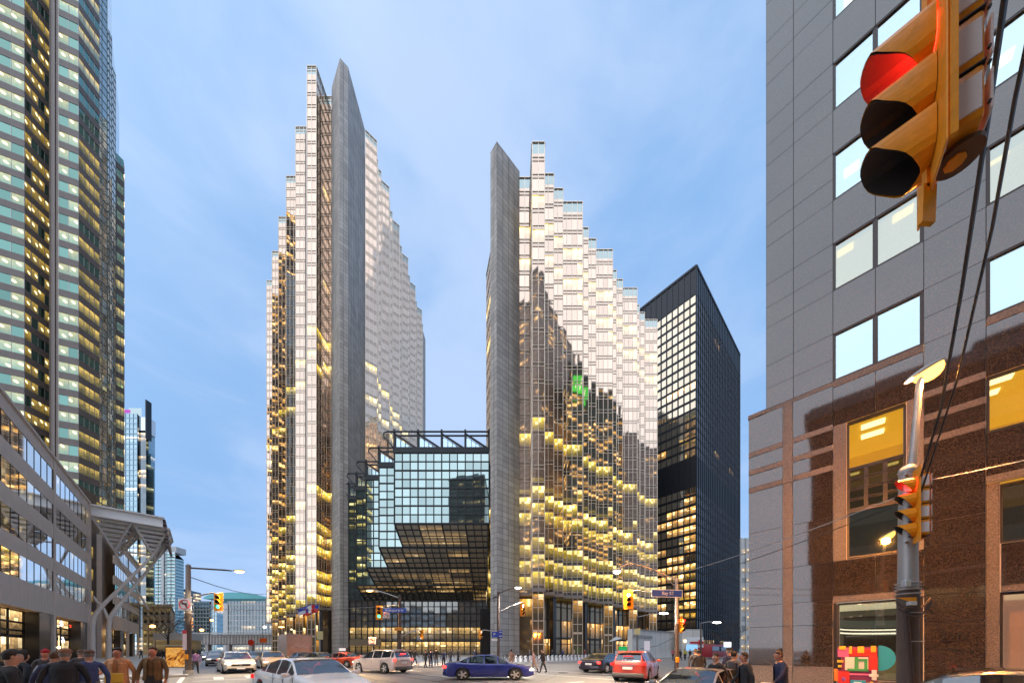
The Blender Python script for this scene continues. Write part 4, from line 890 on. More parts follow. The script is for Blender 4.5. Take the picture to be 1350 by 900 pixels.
for k in range(7):
    zb = ZB + FP * k
    for (a, b) in cols:
        for z0, z1 in ((zb, zb + .97), (zb + .97, zb + 2.06), (zb + 2.06, zb + FP)): panel(a, b, z0, z1)
    for pi, (a, b) in enumerate(pairs):
        mid = (a + b) / 2
        panel(a, mid, zb + 2.06, zb + FP); panel(mid, b, zb + 2.06, zb + FP)
        window(a + .03, mid - .015, zb + .03, zb + 2.04, g_mirror if not (k == 1) else g_dim); window(mid + .015, b - .03, zb + .03, zb + 2.04, g_mirror if not (k == 1) else g_dim)
        room(tG, a, b, zb, zb + 2.25, m_warm_room if k == 1 else m_dark_room, m_warm_room if k == 1 else m_dark_room, 4.5, [(a + .1, a + .62, .5, 1.05), (a + 1.75, a + 2.3, .45, 1.0)] if k == 1 else [(a + .3, a + .8, 1.2, 1.6), (a + 1.7, a + 2.2, 1.2, 1.6)] if k in (2, 4) and pi != 2 else ())
        for bu, bh in ((a + .62, rnd.uniform(.12, .5)), (a + 1.88, rnd.uniform(.12, .7))):
            qb = gpos(bu, -.2); piece('blind', m_blind, tG, (qb.x, qb.y, zb + 2.05 - bh / 2), (1.18, .02, bh), rzG)
# lower block
bands = [(9.45, 9.70), (10.32, 10.57), (11.20, 11.45)]
def banded(u0, u1, ztop, zlow):
    e = [zlow] + [z for bnd in bands for z in bnd] + [ztop]
    for i in range(len(e) - 1): panel(u0, u1, e[i], e[i + 1], m_fl if i % 2 else m_gr, 0.02 if i % 2 else 0.0)
for (a, b) in ((-3.04, -1.70), (-1.34, 0.0)):
    banded(a, b, 13.1, 7.45)
    for z0, z1 in ((5.5, 7.45), (3.85, 5.5), (2.8, 3.85), (0.95, 2.8)): panel(a, b, z0, z1)
    panel(a, b, .12, .95, m_fl, 0.03)
for z0, z1 in ((.95, 2.8), (2.8, 5.5), (5.5, 9.45), (9.45, 13.1)): panel(-1.70, -1.34, z0, z1, m_fl, 0.03)
panel(-1.70, -1.34, .12, .95, m_fl, 0.03)
panel(-3.06, -2.34, 13.1, 13.30, m_fl, 0.05); panel(-2.34, 0.0, 13.1, 13.27, m_fl, 0.01)
panel(0, 1.25, 11.35, 13.0); panel(1.25, 2.5, 11.35, 13.0); panel(0, 2.5, 13.0, 13.28, m_fl, 0.02)
panel(0.0, 0.42, 5.5, 11.35, m_fl, 0.0); panel(2.08, 2.5, 5.5, 11.35, m_fl, 0.0)
window(.44, 2.06, 9.35, 11.3, g_clear, .22); room(tG, .3, 2.2, 9.3, 11.35, m_yel_room, m_yel_wall, 4, [(.85, 1.55, .75, 1.15), (.85, 1.55, 1.7, 2.1)])
window(.44, 2.06, 5.6, 7.55, g_mirror, .22); room(tG, .3, 2.2, 5.5, 7.6, m_dark_room, m_dark_room, 3)
for i in range(3):
    u0 = .46 + i * .535
    for jz in range(4):
        z0 = 7.62 + jz * .425; window(u0, u0 + .53, z0, z0 + .42, g_dim, .22, .07, 'louvre_pane')
room(tG, .3, 2.2, 7.6, 9.32, m_dark_room, m_dark_room, 2.5, [(.5, .8, .5, .7), (1.6, 1.9, .5, .7)])
panel(0, 1.25, 4.0, 5.5); panel(1.25, 2.5, 4.0, 5.5); panel(0, 2.5, 3.72, 4.0, m_fl, 0.02)
panel(2.2, 2.5, .12, 3.72, m_pier, -0.1); panel(0, .12, .12, 3.72, m_pier, -0.1)
window(.14, 2.2, .45, 3.66, g_clear, .2); panel(.12, 2.2, .12, .45, m_fl, 0.0)
room(tG, .05, 3.2, .3, 3.75, m_white_room, m_white_room, 6)
m = MB(); pts = []
for k in range(17):
    a = math.pi * (0.05 + 0.9 * k / 16); q = gpos(1.9 + 1.75 * math.cos(a), -1.2 - 2.8 * math.sin(a)); pts.append((q.x, q.y))
for k in range(16):
    for (z0, z1, mi) in ((2.75, 3.1, 0), (2.45, 2.52, 1), (2.62, 2.68, 1)):
        m.face([(*pts[k], z0), (*pts[k + 1], z0), (*pts[k + 1], z1), (*pts[k], z1)], mi)
m.build('ceiling_ring', [mat('ring_grey', (0.10, 0.13, 0.15), .5), emat('cove_light', (1.0, .95, .8), 1.6)], tG)
m = MB()
for k, (u, o) in enumerate(((.4, .8), (.8, 1.3), (1.6, .7))): q = gpos(u, -o); m.box((q.x, q.y, 3.72), (.1, .1, .02))
m.build('downlight', emat('downlight_glow', (1, .95, .8), 5), tG)
q = gpos(1.5, -2.0); m = MB(); m.box((q.x, q.y, .85), (1.8, .7, 1.0), rzG); m.build('reception_desk', mat('desk_green', (0.2, .22, .16), .5), tG)
banded(2.5, 3.886, 13.28, 6.5)
for z0, z1 in ((5.5, 6.5), (3.75, 5.5), (2.72, 3.75), (1.73, 2.72), (.9, 1.73), (.12, .9)): panel(2.5, 3.886, z0, z1)
for a in (3.886, 7.77):
    b = a + 2.5; mid = a + 1.25
    panel(a, b, 13.0, 13.28, m_fl, .02); panel(a, b, 11.25, 13.0); panel(a, b, 7.75, 9.25); panel(a, b, 7.5, 7.75, m_fl, .02)
    window(a + .03, mid, 9.3, 11.2, g_clear, .16); window(mid, b - .03, 9.3, 11.2, g_clear, .16); room(tG, a, b, 9.2, 11.3, m_yel_room, m_yel_wall, 5, [(a + .1, a + .65, .45, .8), (a + .1, a + .5, 1.3, 1.65), (a + 1.3, a + 1.8, .6, 1.0)])
    panel(a, a + .3, .12, 7.5, m_fl, -.1); window(a + .32, b - .05, 5.4, 7.4, g_dim, .3); room(tG, a + .2, b, 5.3, 7.5, m_yel_wall, m_dark_room, 4)
    panel(a + .3, b, 3.9, 5.35); panel(a + .3, b, 3.7, 3.9, m_fl, .02); window(a + .32, b - .05, .5, 3.65, g_clear, .3); room(tG, a + .2, b, .3, 3.7, m_pink_room, m_pink_room, 1.2); panel(a + .3, b, .12, .5, m_fl)
for (a, b) in ((6.386, 7.77), (10.27, 11.6)):
    for z0, z1 in ((9.45, 13.28), (6.5, 9.45), (5.5, 6.5), (3.75, 5.5), (1.73, 3.75), (.12, 1.73)): panel(a, b, z0, z1)
m = MB(); qs = [gpos(-3.0, -.2), gpos(-3.0, -10), gpos(-2.4, -10), gpos(-2.4, -.2)]; m.prism(qs, 0, 13.1); qs = [gpos(-2.33, -5.2), gpos(-2.33, -14), gpos(11.6, -14), gpos(11.6, -5.2)]; m.prism(qs, 0, 40.5); qs = [gpos(-2.33, -.1), gpos(-2.33, -5.2), gpos(-2.2, -5.2), gpos(-2.2, -.1)]; m.prism(qs, 13, 40.5)
qs = [gpos(11.5, -.1), gpos(11.5, -5.2), gpos(11.6, -5.2), gpos(11.6, -.1)]; m.prism(qs, 0, 40.5)
m.build('wall', m_gr, tG)
m = MB(); qs = [gpos(-2.33, .05), gpos(-2.33, -14), gpos(11.6, -14), gpos(11.6, .05)]; m.prism(qs, 40.5, 40.9); m.build('roof', m_fl, tG)
JL.build('joint_mortar', mat('pale_mortar', (.5, .45, .4), .8), tG); JD.build('joint_mortar', mat('dark_mortar', (.03, .03, .03), .8), tG)
def text_mesh(txt, size, depth=0.01):
    cu = bpy.data.curves.new('lettering', 'FONT'); cu.body = txt; cu.size = size; cu.extrude = depth; cu.align_x = 'CENTER'; cu.align_y = 'CENTER'
    o = bpy.data.objects.new('lettering', cu); C.objects.link(o); me = bpy.data.meshes.new_from_object(o.evaluated_get(bpy.context.evaluated_depsgraph_get())); bpy.data.objects.remove(o); return me
def lettering(txt, size, mt, parent, loc, rz, depth=.01, world=True):
    """upright lettering whose reading side looks along local -Y before rz"""
    me = text_mesh(txt, size, depth); me.materials.clear(); me.materials.append(mt); me.transform(Matrix.Rotation(R(90), 4, 'X'))
    o = put('lettering', me, parent, world); o.location = loc; o.rotation_euler = (0, 0, rz); return o
q = gpos(3.15, .04); lettering('220', .42, mat('bronze_letter', (0.008, 0.006, 0.006), .6), tG, (q.x, q.y, 2.15), rzG, .03)
# ------------------------------------------------------------------ city behind the viewer: shows only as reflections in the glass
m_rb = facade('brown_city_tower', (0.45, 0.36, 0.31), 0.4, 0.1, 2.4, 3.8, 0.25, (1.0, 0.66, 0.22), 0.9, 0.42, (0.56, 0.47, 0.41), 0.0, 0.6)
m_rg = facade('green_city_tower', (0.09, 0.12, 0.09), 0.2, 0.3, 3.0, 3.9, 0.45, (1.0, 0.62, 0.14), 1.6, 0.45, (0.13, 0.13, 0.10), 0.0, 0.6)
m_rc = facade('brown_city_block', (0.08, 0.06, 0.05), 0.3, 0.3, 2.2, 3.8, 0.35, (1.0, 0.6, 0.25), 0.35, 0.4, (0.16, 0.12, 0.10), 0.0, 0.4)
def reftower(lab, poly, h, mt, cap=None):
    t = thing('city_tower', lab, 'tower', (poly[0][0], poly[0][1], 0))
    m = MB(); m.prism(poly, 0, h, 0); m.build('wall', mt, t)
    cx_, cy_ = sum(p[0] for p in poly) / len(poly), sum(p[1] for p in poly) / len(poly)
    m = MB(); m.prism([(cx_ + (p[0] - cx_) * .6, cy_ + (p[1] - cy_) * .6) for p in poly], h, h + 6); m.build('plant_room', m_roof, t)
    m = MB()
    for k in range(len(poly)): m.bar((*poly[k], h + .3), (*poly[(k + 1) % len(poly)], h + .3), 1.0, 1.2)
    m.build('parapet', m_pale, t)
def rect(s0, s1, t0, t1): return [st(s0, t0), st(s0, t1), st(s1, t1), st(s1, t0)][::-1]
reftower('tall brown tower mirrored in the left bays of the right gold tower', rect(-88, -40, -48, -16), 212, m_rb)
reftower('second brown tower mirrored in the middle of the right gold tower', rect(-150, -100, -46, -10), 205, m_rb)
reftower('third brown tower mirrored towards the right end of the right gold tower', rect(-225, -165, -46, -4), 200, m_rb)
reftower('dark green tower with lit floors mirrored low in the right gold tower', [(34, -36), (34, -70), (78, -76), (78, -40)][::-1], 171, m_rg)
reftower('slender dark tower above the left podium, mirrored in the stepped atrium glass', [(-88, 14), (-70, 14), (-70, 32), (-88, 32)], 125, m_rg)
reftower('brown tower mirrored at the right end of the right gold tower', [(84, -50), (84, -90), (132, -90), (132, -50)][::-1], 162, m_rb)
t = thing('roof_sign', 'green lit sign with a white mark, mirrored high in the right gold tower', 'sign', (41, -35.6, 154))
m = MB(); m.rbox((41.0, -35.3, 158.0), (8.6, .5, 9.4), .2); m.build('sign_box', emat('sign_green', (0.08, 0.75, 0.10), 1.3), t); m = MB()
for (a, b) in (((-2.2, -2.8), (-1.2, 2.8)), ((1.2, -2.8), (2.2, 2.8)), ((-1.8, -.3), (1.8, .3))): m.bar((41 + a[0], -34.95, 158 + a[1]), (41 + b[0], -34.95, 158 + b[1]), .4, .9, 0, (0, 1, 0))
m.build('sign_mark', emat('sign_white', (.9, 1, .9), 1.6), t)
reftower('mid height block mirrored in the atrium glass', [(-52, -118), (-22, -112), (-22, -150), (-52, -150)], 140, m_rc)
reftower('brown corner block mirrored in the polished granite', rect(-60, 3.7, -50, -12), 28.5, m_rc)
reftower('set back brown block mirrored in the granite windows', rect(-52, -14, -52, -34), 27, m_rc)
# ------------------------------------------------------------------ traffic signals, lamps, poles, signs
m_visin = mat('visor_black', (0.04, 0.034, 0.03), 0.5)
lens_on = {'red': emat('lens_red_lit', (1.0, 0.02, 0.01), 45), 'green': emat('lens_green_lit', (0.05, 1.0, 0.35), 5), 'white': emat('lens_pale_lit', (1.0, 0.75, 0.6), 5)}
lens_off = mat('lens_dark', (0.05, 0.02, 0.015), 0.2)
def signal(parent, loc, rz, n=3, lit=(0, 'red'), board=True, sec=0.36, vis=0.32, rot=0.0, hi=False, plates=False):
    """n-section signal head; lens look along local -Y; parts go under parent; returns nothing"""
    Mx = Matrix.Translation(loc) @ Matrix.Rotation(rz, 4, 'Z')
    def add(name, m, mats, smooth=None, par=None):
        m.xform(Mx); return m.build(name, mats, par or parent, smooth)
    hgt = n * sec; nu = 24 if hi else 12
    m = MB()
    for k in range(n):
        zc = hgt / 2 - sec * (k + .5); m.rbox((0, 0.095, zc), (sec * .94, 0.17, sec * .97), 0.025)
    m.tube([(0, .1, hgt / 2), (0, .1, hgt / 2 + .1)], .05, 8); m.tube([(0, .1, -hgt / 2), (0, .1, -hgt / 2 - .06)], .05, 8)
    hs = add('housing', m, yellow, 40)
    if board:
        m = MB(); m.rbox((0, 0.0, 0), (sec + .26, .012, hgt + .3), .006, seg=1); add('backboard', m, yellow)
        if hi:
            m = MB()
            for k in range(26):
                z = -hgt / 2 - .1 + (hgt + .2) * k / 25
                for x in (-(sec / 2 + .1), sec / 2 + .1, -(sec / 2 + .005), (sec / 2 + .005)): m.ball((x, .012, z), (.008, .012, .008), 6, 4)
            add('rivets', m, galv)
            m = MB(); m.bar((sec / 2 + .13, .022, -hgt / 2 - .15), (sec / 2 + .13, .022, hgt / 2 + .15), .03, .03); add('board_edge', m, yellow)
    for k in range(n):
        zc = hgt / 2 - sec * (k + .5); on = k == lit[0]
        m = MB(); m.ball((0, -.015, zc), (sec * .40, .035, sec * .40), 16, 8); L = add('lens', m, lens_on[lit[1]] if on else lens_off, 60)
        if on: L['label'] = 'lit %s lens' % ('pale' if lit[1] == 'white' else lit[1])
        m = MB(); mi = MB(); rr = sec * .46
        for q in range(nu):
            for (mm, r_, fl) in ((m, rr, 0), (mi, rr - .012, 1)):
                pts = []
                for a_ in (q, q + 1):
                    th = 2 * math.pi * a_ / nu; ln = vis * (0.12 + 0.88 * (0.5 + 0.5 * math.cos(th)) ** 0.8)
                    sq = (abs(math.sin(th)) ** 5 + abs(math.cos(th)) ** 5) ** (-1 / 5) if hi else 1.0
                    sq = 1 + (sq - 1) * .85
                    pts += [(math.sin(th) * r_ * sq, -.01, zc + math.cos(th) * r_ * sq), (math.sin(th) * r_ * sq, -.01 - ln, zc + math.cos(th) * r_ * sq - (.10 * ln if hi else .06 * ln))]
                f = [pts[0], pts[1], pts[3], pts[2]]; mm.face(f[::-1] if fl else f)
        vz = add('visor', m, yellow, 60); ROOTM[vz.name] = Matrix(); add('visor_lining', mi, m_visin, 60, vz)
    if plates:
        m = MB()
        for k in range(n):
            zc = hgt / 2 - sec * (k + .5)
            for zz in (-.12, .12): m.tube([(sec * .49, .02, zc + zz - .025), (sec * .49, .02, zc + zz + .025)], .012, 8); m.tube([(sec * .48, .19, zc + zz), (sec * .52, .19, zc + zz)], .009, 6)
            m.box((0, .095, hgt / 2 - sec * k), (sec * .96, .175, .008))
        add('hinges', m, steel)['kind'] = 'stuff'
        for k in range(n):
            zc = hgt / 2 - sec * (k + .5); m = MB(); m.rbox((sec * .475, .105, zc - .005), (.012, .12, sec * .66), .003, seg=1); m.rbox((0, .215, zc + .01), (sec * .72, .012, sec * .74), .005, seg=1); add('service_plate', m, mat('plate_grey', (0.85, 0.76, 0.74), .5), None)
        m = MB(); m.tube([(0, .12, -hgt / 2 - .02), (0, .12, -hgt / 2 - .05)], .105, 20); 
        add('end_cap', m, mat('cap_brown', (0.10, 0.05, 0.02), .6))
    return Mx
def cobra(parent, pts, headpos, d, mat_arm, glow, power=0, col=(1, .75, .45), sz=.62, tilt=0.0):
    m = MB(); m.tube(pts, [.055] * (len(pts) - 1) + [.04], 8); m.build('lamp_arm', mat_arm, parent, 50)
    dd = Vector(d).normalized(); rz = math.atan2(dd.y, dd.x); Mx = Matrix.Translation(headpos) @ Matrix.Rotation(rz, 4, 'Z') @ Matrix.Rotation(-tilt, 4, 'Y')
    m = MB(); m.ball((0, 0, 0.03), (sz / 2, .15, .085), 14, 8, 0, lambda p, n: Vector((p.x, p.y * (1 - .25 * p.x / sz), max(p.z, -.02)))); m.xform(Mx); m.build('lamp_head', galv, parent, 50)
    m = MB(); m.ball((sz * .05, 0, -.0), (sz * .38, .14, .13 if not tilt else .24), 14, 8, 0, lambda p, n: Vector((p.x, p.y, min(p.z, 0)))); m.xform(Mx); m.build('lamp_lens', glow, parent, 60)
    if power:
        ld = bpy.data.lights.new('street_lamp_light', 'SPOT'); ld.energy = power; ld.color = col; ld.spot_size = R(150); ld.spot_blend = 0.6; ld.shadow_soft_size = .2
        lo = bpy.data.objects.new('street_lamp_light', ld); C.objects.link(lo); lo.location = Vector(headpos) + Vector((0, 0, -.16))
sod = emat('sodium_lamp', (1.0, 0.50, 0.13), 7); sodhot = emat('sodium_lamp_hot', (1.0, 0.40, 0.07), 4.5); ledw = emat('white_lamp', (1.0, 0.93, 0.85), 16)
def pole_root(name, lab, x, y, cat='signal pole', z0=.13, group=None): return thing(name, lab, cat, (x, y, z0), 0, group)
def pole(par, x, y, h, r0, r1, mt, z0=.0, lo=None, zsplit=0):
    m = MB(); m.tube([(x, y, z0), (x, y, z0 + .25)], r0 * 1.5, 12); m.build('base_collar', mt, par, 40)
    if lo and zsplit:
        m = MB(); m.tube([(x, y, z0), (x, y, zsplit)], [r0, r0 * .95], 14); m.build('pole_sleeve', lo, par, 40); z0 = zsplit
    m = MB(); m.tube([(x, y, z0), (x, y, h)], [r0 * .9, r1], 14); m.build('pole', mt, par, 40); m = MB(); m.ball((x, y, h), (r1 * 1.15,) * 3, 10, 6); m.build('pole_cap', mt, par, 60)
def plate(par, x, y, z, wd, hg, rz, mt, name='sign_plate'):
    m = MB(); m.rbox((x, y, z), (wd, .03, hg), .006, rz, seg=1); return m.build(name, mt, par)
def no_turn(par, x, y, z, s, rz, left=True):
    p = plate(par, x, y, z, s, s * .95, rz, white); nx, ny = math.sin(rz), -math.cos(rz); Mx = Matrix.Translation((x + nx * .03, y + ny * .03, z)) @ Matrix.Rotation(rz, 4, 'Z')
    m = MB(); m.tube([(math.cos(a) * s * .38, 0, math.sin(a) * s * .38) for a in [2 * math.pi * k / 20 for k in range(21)]], s * .035, 5, cap=False); m.bar((-s * .27, -.004, s * .27), (s * .27, -.004, -s * .27), .02, s * .06); m.xform(Mx); m.build('prohibition_ring', mat('sign_red', (0.55, .02, .03), .5), par)
    sg = -1 if left else 1; m = MB(); m.bar((-sg * s * .14, -.012, -s * .24), (-sg * s * .14, -.012, s * .08), .015, s * .07, 0, (1, 0, 0)); m.bar((-sg * s * .17, -.012, s * .08), (sg * s * .12, -.012, s * .08), .015, s * .07)
    m.face([(sg * s * .25, -.014, s * .08), (sg * s * .1, -.014, s * .2), (sg * s * .1, -.014, -s * .04)]); m.xform(Mx); m.build('arrow', black, par)
# -- left pole
x, y = -21.1, 22.0; pl = pole_root('signal_pole', 'grey over brown signal pole at the left kerb with green signal and no turn sign', x, y)
pole(pl, x, y, gz(746, y), .17, .13, mat('concrete_pole', (0.30, 0.27, 0.25), .7, noise=.2), .13, polebrown, gz(808, y))
xe = gx(312, y); cobra(pl, [(x, y, gz(748, y)), (xe - .8, y, gz(751, y)), (xe - .3, y, gz(752, y))], (gx(315, y), y, gz(752.5, y)), (1, 0, 0), polebrown, sod, 3000, sz=.8)
m = MB(); m.tube([(x, y, gz(789, y)), (gx(270, y), y, gz(783, y)), (gx(281, y), y, gz(781, y)), (gx(288, y), y, gz(782, y))], .05, 7); m.build('signal_arm', galv, pl, 50)
signal(pl, (gx(288, y), y, gz(793, y)), 0.1, 3, (2, 'green'), True, .30, .2)
no_turn(pl, gx(248.5, y), y - .25, gz(797, y), .78, 0.1)
signal(pl, (gx(243, y), y + .4, gz(820, y)), 2.6, 3, (5, 'red'), False, .26, .16)
m = MB(); m.rbox((x + .06, y - .22, 1.25), (.22, .14, .34), .03); m.build('push_button', yellow, pl); plate(pl, x - .02, y - .22, 2.3, .26, 1.2, 0, mat('pale_pink_plate', (.75, .55, .55), .6)); plate(pl, x - .02, y - .235, 2.85, .28, .22, 0, mat('sign_red', (0.55, .02, .03), .5))
# -- far left corner pole (blue street sign)
x, y = gx(527, 33), 33.0; pl = pole_root('signal_pole', 'brown signal pole before the atrium with blue street sign, green signal and orange lamp', x, y)
pole(pl, x, y, gz(786, y), .2, .14, polebrown, .13)
cobra(pl, [(x, y, gz(788, y)), (gx(510, y), y, gz(782, y)), (gx(496, y), y, gz(778, y)), (gx(491, y), y, gz(777, y))], (gx(488, y), y, gz(778, y)), (-1, 0, 0), galv, sod, 6000, (1, .55, .2), .9)
m = MB(); m.tube([(x, y, gz(806, y)), (gx(503, y), y, gz(800, y)), (gx(500, y), y, gz(800, y))], .05, 7); m.build('signal_arm', galv, pl, 50)
signal(pl, (gx(500, y), y, gz(807, y)), .1, 3, (2, 'green'), True, .36, .24)
sx_ = (gx(506, y) + gx(537, y)) / 2; sp = plate(pl, sx_, y - .25, gz(804.5, y), 2.3, .42, -.08, signblue, 'street_sign'); lettering('Wellington St W', .27, white, pl, (sx_ - .03, y - .275, gz(804.7, y)), -.08, .006)
no_turn(pl, gx(510.5, y), y - .2, gz(810.5, y), .62, 0.05)
m = MB(); m.tube([(x, y, gz(840, y)), (gx(540, y), y, gz(833, y)), (gx(552, y), y, gz(829, y)), (gx(555, y), y, gz(830, y))], .045, 7); m.build('signal_arm', galv, pl, 50)
signal(pl, (gx(555.5, y), y, gz(836, y)), -.9, 3, (2, 'white'), False, .30, .2)
m = MB(); m.rbox((x, y - .3, gz(829, y)), (.75, .3, .32), .04); m.build('control_box', mat('orange_box', (.6, .25, .03), .5), pl)
# -- pole with white lamp at the right concrete fin
x, y = gx(657, 34), 34.0; pl = pole_root('signal_pole', 'dark signal pole before the right concrete fin with a bright white lamp and red signal', x, y)
pole(pl, x, y, gz(781, y), .17, .13, polebrown, .13)
cobra(pl, [(x, y, gz(782, y)), (gx(666, y), y, gz(778, y)), (gx(676, y), y, gz(775, y)), (gx(679, y), y, gz(774.5, y))], (gx(682.5, y), y, gz(774, y)), (1, 0, 0), polebrown, ledw, 6000, (1, .9, .8), .8)
m = MB(); m.tube([(x, y, gz(807, y)), (gx(672, y), y, gz(799, y)), (gx(683, y), y, gz(795, y)), (gx(690, y), y, gz(793, y))], .05, 7); m.build('signal_arm', galv, pl, 50)
signal(pl, (gx(689, y), y, gz(803, y)), .75, 3, (0, 'white'), True, .36, .25)
m = MB(); m.tube([(x, y, gz(836, y)), (gx(648, y), y, gz(831, y)), (gx(638, y), y, gz(830, y)), (gx(634, y), y, gz(831, y))], .045, 7); m.build('signal_arm', galv, pl, 50)
signal(pl, (gx(634, y), y, gz(836, y)), 1.1, 3, (0, 'white'), False, .28, .18)
for (px, py, wd, hg, mt_) in ((653, 836, .66, .55, signblue), (660, 835.5, .34, .75, signblue), (652, 843, .62, .22, white)): plate(pl, gx(px, y), y - .22, gz(py, y), wd, hg, .1, mt_)
lettering('P', .4, white, pl, (gx(652, y), y - .245, gz(836, y)), .1, .005); m = MB(); m.bar((gx(658.5, y), y - .27, gz(833, y)), (gx(662, y), y - .27, gz(833, y)), .02, .06); m.bar((gx(658.5, y), y - .27, gz(838, y)), (gx(662, y), y - .27, gz(838, y)), .02, .06); m.build('sign_stripe', white, pl)
m = MB()
for k in range(5): m.tube([(x, y, gz(786, y)), (x - .5 - .05 * k, y - .2, gz(786 + k, y)), (x - .3, y, gz(790 + k, y))], .018, 4)
m.build('cable_loop', black, pl)
# -- right pole with the big blue sign
x, y = gx(892, 17.2), 17.2; pl = pole_root('signal_pole', 'slim pole right of the red car with big blue street sign and red signal', x, y)
pole(pl, x, y, gz(765, y), .11, .085, galv, .13, polebrown, gz(822, y))
m = MB(); m.tube([(x, y, gz(762, y)), (gx(880, y), y, gz(759, y)), (gx(862, y), y, gz(751, y)), (gx(845, y), y, gz(745, y)), (gx(828, y), y, gz(743, y)), (gx(818, y), y, gz(747, y))], .045, 7); m.tube([(x, y, gz(773, y)), (gx(880, y), y, gz(764, y)), (gx(868, y), y, gz(755, y))], .03, 6); m.build('lamp_bracket', galv, pl, 50)
cobra(pl, [(gx(820, y), y, gz(747, y)), (gx(816, y), y, gz(750, y))], (gx(814, y), y, gz(752.5, y)), (-1, 0, 0), galv, ledw, 4000, (1, .8, .55), .5)
m = MB(); m.tube([(x, y, gz(783, y)), (gx(858, y), y, gz(781, y)), (gx(840, y), y, gz(778, y)), (gx(829, y), y, gz(779, y))], .03, 6); m.build('signal_arm', galv, pl, 50)
signal(pl, (gx(828.5, y), y, gz(790, y)), -.15, 3, (0, 'white'), True, .23, .16)
sp = plate(pl, gx(877.5, y), y - .16, gz(782.5, y), 1.62, .33, .12, signblue, 'street_sign'); plate(pl, gx(877.5, y), y - .155, gz(782.5, y), 1.68, .39, .12, white, 'sign_border'); lettering('Bay ST', .24, white, pl, (gx(878.5, y), y - .185, gz(782.5, y)), .12, .006)
signal(pl, (gx(898.5, y), y - .1, gz(824, y)), .35, 3, (0, 'red'), False, .22, .14)
m = MB(); m.rbox((x - .03, y - .15, 1.2), (.16, .12, .28), .03); m.build('push_button', yellow, pl)
# -- right foreground pole with four-section signal
x, y = gx(1197, 7.8), 7.8; pl = pole_root('signal_pole', 'near right pole with a yellow four section signal and a glowing orange lamp', x, y, z0=0)
pole(pl, x, y, gz(622, y), .19, .15, galv, 0.0, polebrown, gz(778, y))
m = MB(); m.tube([(x + .02, y, gz(640, y)), (x + .12, y, gz(600, y)), (gx(1212, y), y, gz(505, y)), (gx(1214, y), y, gz(497, y))], [.08, .07, .055, .05], 10); m.build('lamp_arm_lower', galv, pl, 50)
cobra(pl, [(gx(1213, y), y, gz(500, y)), (gx(1215, y), y, gz(494, y))], (gx(1220, y), y, gz(490, y)), (.72, -.25, .0), galv, sodhot, 3500, (1, .42, .10), .8, .5)
ld = bpy.data.lights.new('street_lamp_bulb', 'POINT'); ld.energy = 3200; ld.color = (1, .34, .05); ld.shadow_soft_size = .15; lo = bpy.data.objects.new('street_lamp_bulb', ld); C.objects.link(lo); lo.location = (gx(1220, y), y + .1, gz(490, y) - .3)
signal(pl, (gx(1191, y) , y - .22, gz(673, y)), YB + R(90) + .25, 4, (0, 'red'), True, .34, .3, plates=True)
m = MB(); m.tube([(x - .3, y - .2, gz(630, y)), (x, y, gz(628, y))], .03, 6); m.tube([(x - .3, y - .2, gz(716, y)), (x, y, gz(716, y))], .03, 6)
for py in (769, 773, 777, 783): m.tube([(x + .21 * math.cos(a), y + .21 * math.sin(a), gz(py, y)) for a in [2 * math.pi * k / 14 for k in range(15)]], .014, 4, cap=False)
m.build('steel_strap', galv, pl)
m = MB(); m.rbox((x - .28, y - .2, gz(771, y)), (.12, .12, .16), .02); m.rbox((x - .2, y - .24, gz(797, y)), (.16, .1, .1), .02); m.build('junction_box', alu, pl)
m = MB(); m.face([(x - .5, y - .2, gz(789, y)), (x - .1, y - .25, gz(789, y)), (x - .1, y - .25, gz(797, y))]); m.face([(x - .5, y - .2, gz(789, y)), (x - .1, y - .25, gz(797, y)), (x - .1, y - .1, gz(789, y))]); m.face([(x - .5, y - .2, gz(789, y)), (x - .1, y - .1, gz(789, y)), (x - .1, y - .25, gz(789, y))]); m.build('yellow_hood', yellow, pl)
m = MB()
for k, (a, b, c) in enumerate(((1168, 795, 802), (1172, 803, 812), (1208, 800, 812))): m.tube([(gx(a, y), y - .2, gz(b, y)), (gx(a + 4, y), y - .28, gz(c, y)), (gx(1196, y), y - .25, gz(c + 2, y)), (gx(1214, y), y - .2, gz(b - 6, y))], .018, 5)
m.tube([(gx(1180, y), y - .2, gz(805, y)), (gx(1186, y), y - .22, gz(890, y)), (gx(1187, y), y - .22, .02)], .05, 8); m.build('cable_conduit', mat('conduit_brown', (.06, .04, .035), .6), pl)
m = MB(); m.box((x + .0, y - .185, gz(808, y)), (.3, .02, .02)); m.box((x, y - .185, gz(845, y)), (.3, .02, .02)); m.build('pole_band', galv, pl)
# -- big overhead signal top right, hung on a mast arm
y = 2.30; sc_x = gx(1228, y); t = thing('hanging_signal', 'large yellow three section traffic signal close overhead at top right, its top red visor lit', 'traffic signal', (sc_x, y, gz(126, y)))
signal(t, (sc_x, y, gz(124, y)), YB + R(90) + R(9), 3, (0, 'red'), True, .335, .33, hi=True, plates=True)
m = MB(); m.bar((sc_x, y + .02, gz(124, y) - .60), (sc_x - .01, y + .02, gz(124, y) - .86), .03, .09); m.bar((sc_x, y + .02, gz(124, y) - .62), (sc_x, y + .02, gz(124, y) + 1.2), .03, .05); m.build('hanger', yellow, t)
zt = gz(124, y) + 1.2
m = MB(); m.tube([(7.5, -1.0, zt + .3), (5.0, .6, zt + .2), (sc_x, y, zt)], [.11, .09, .07], 10); m.build('mast_arm', galv, t, 50); m = MB(); m.tube([(7.5, -1.0, 0), (7.5, -1.0, zt + .9)], [.2, .15], 14); m.build('mast', galv, t, 50)
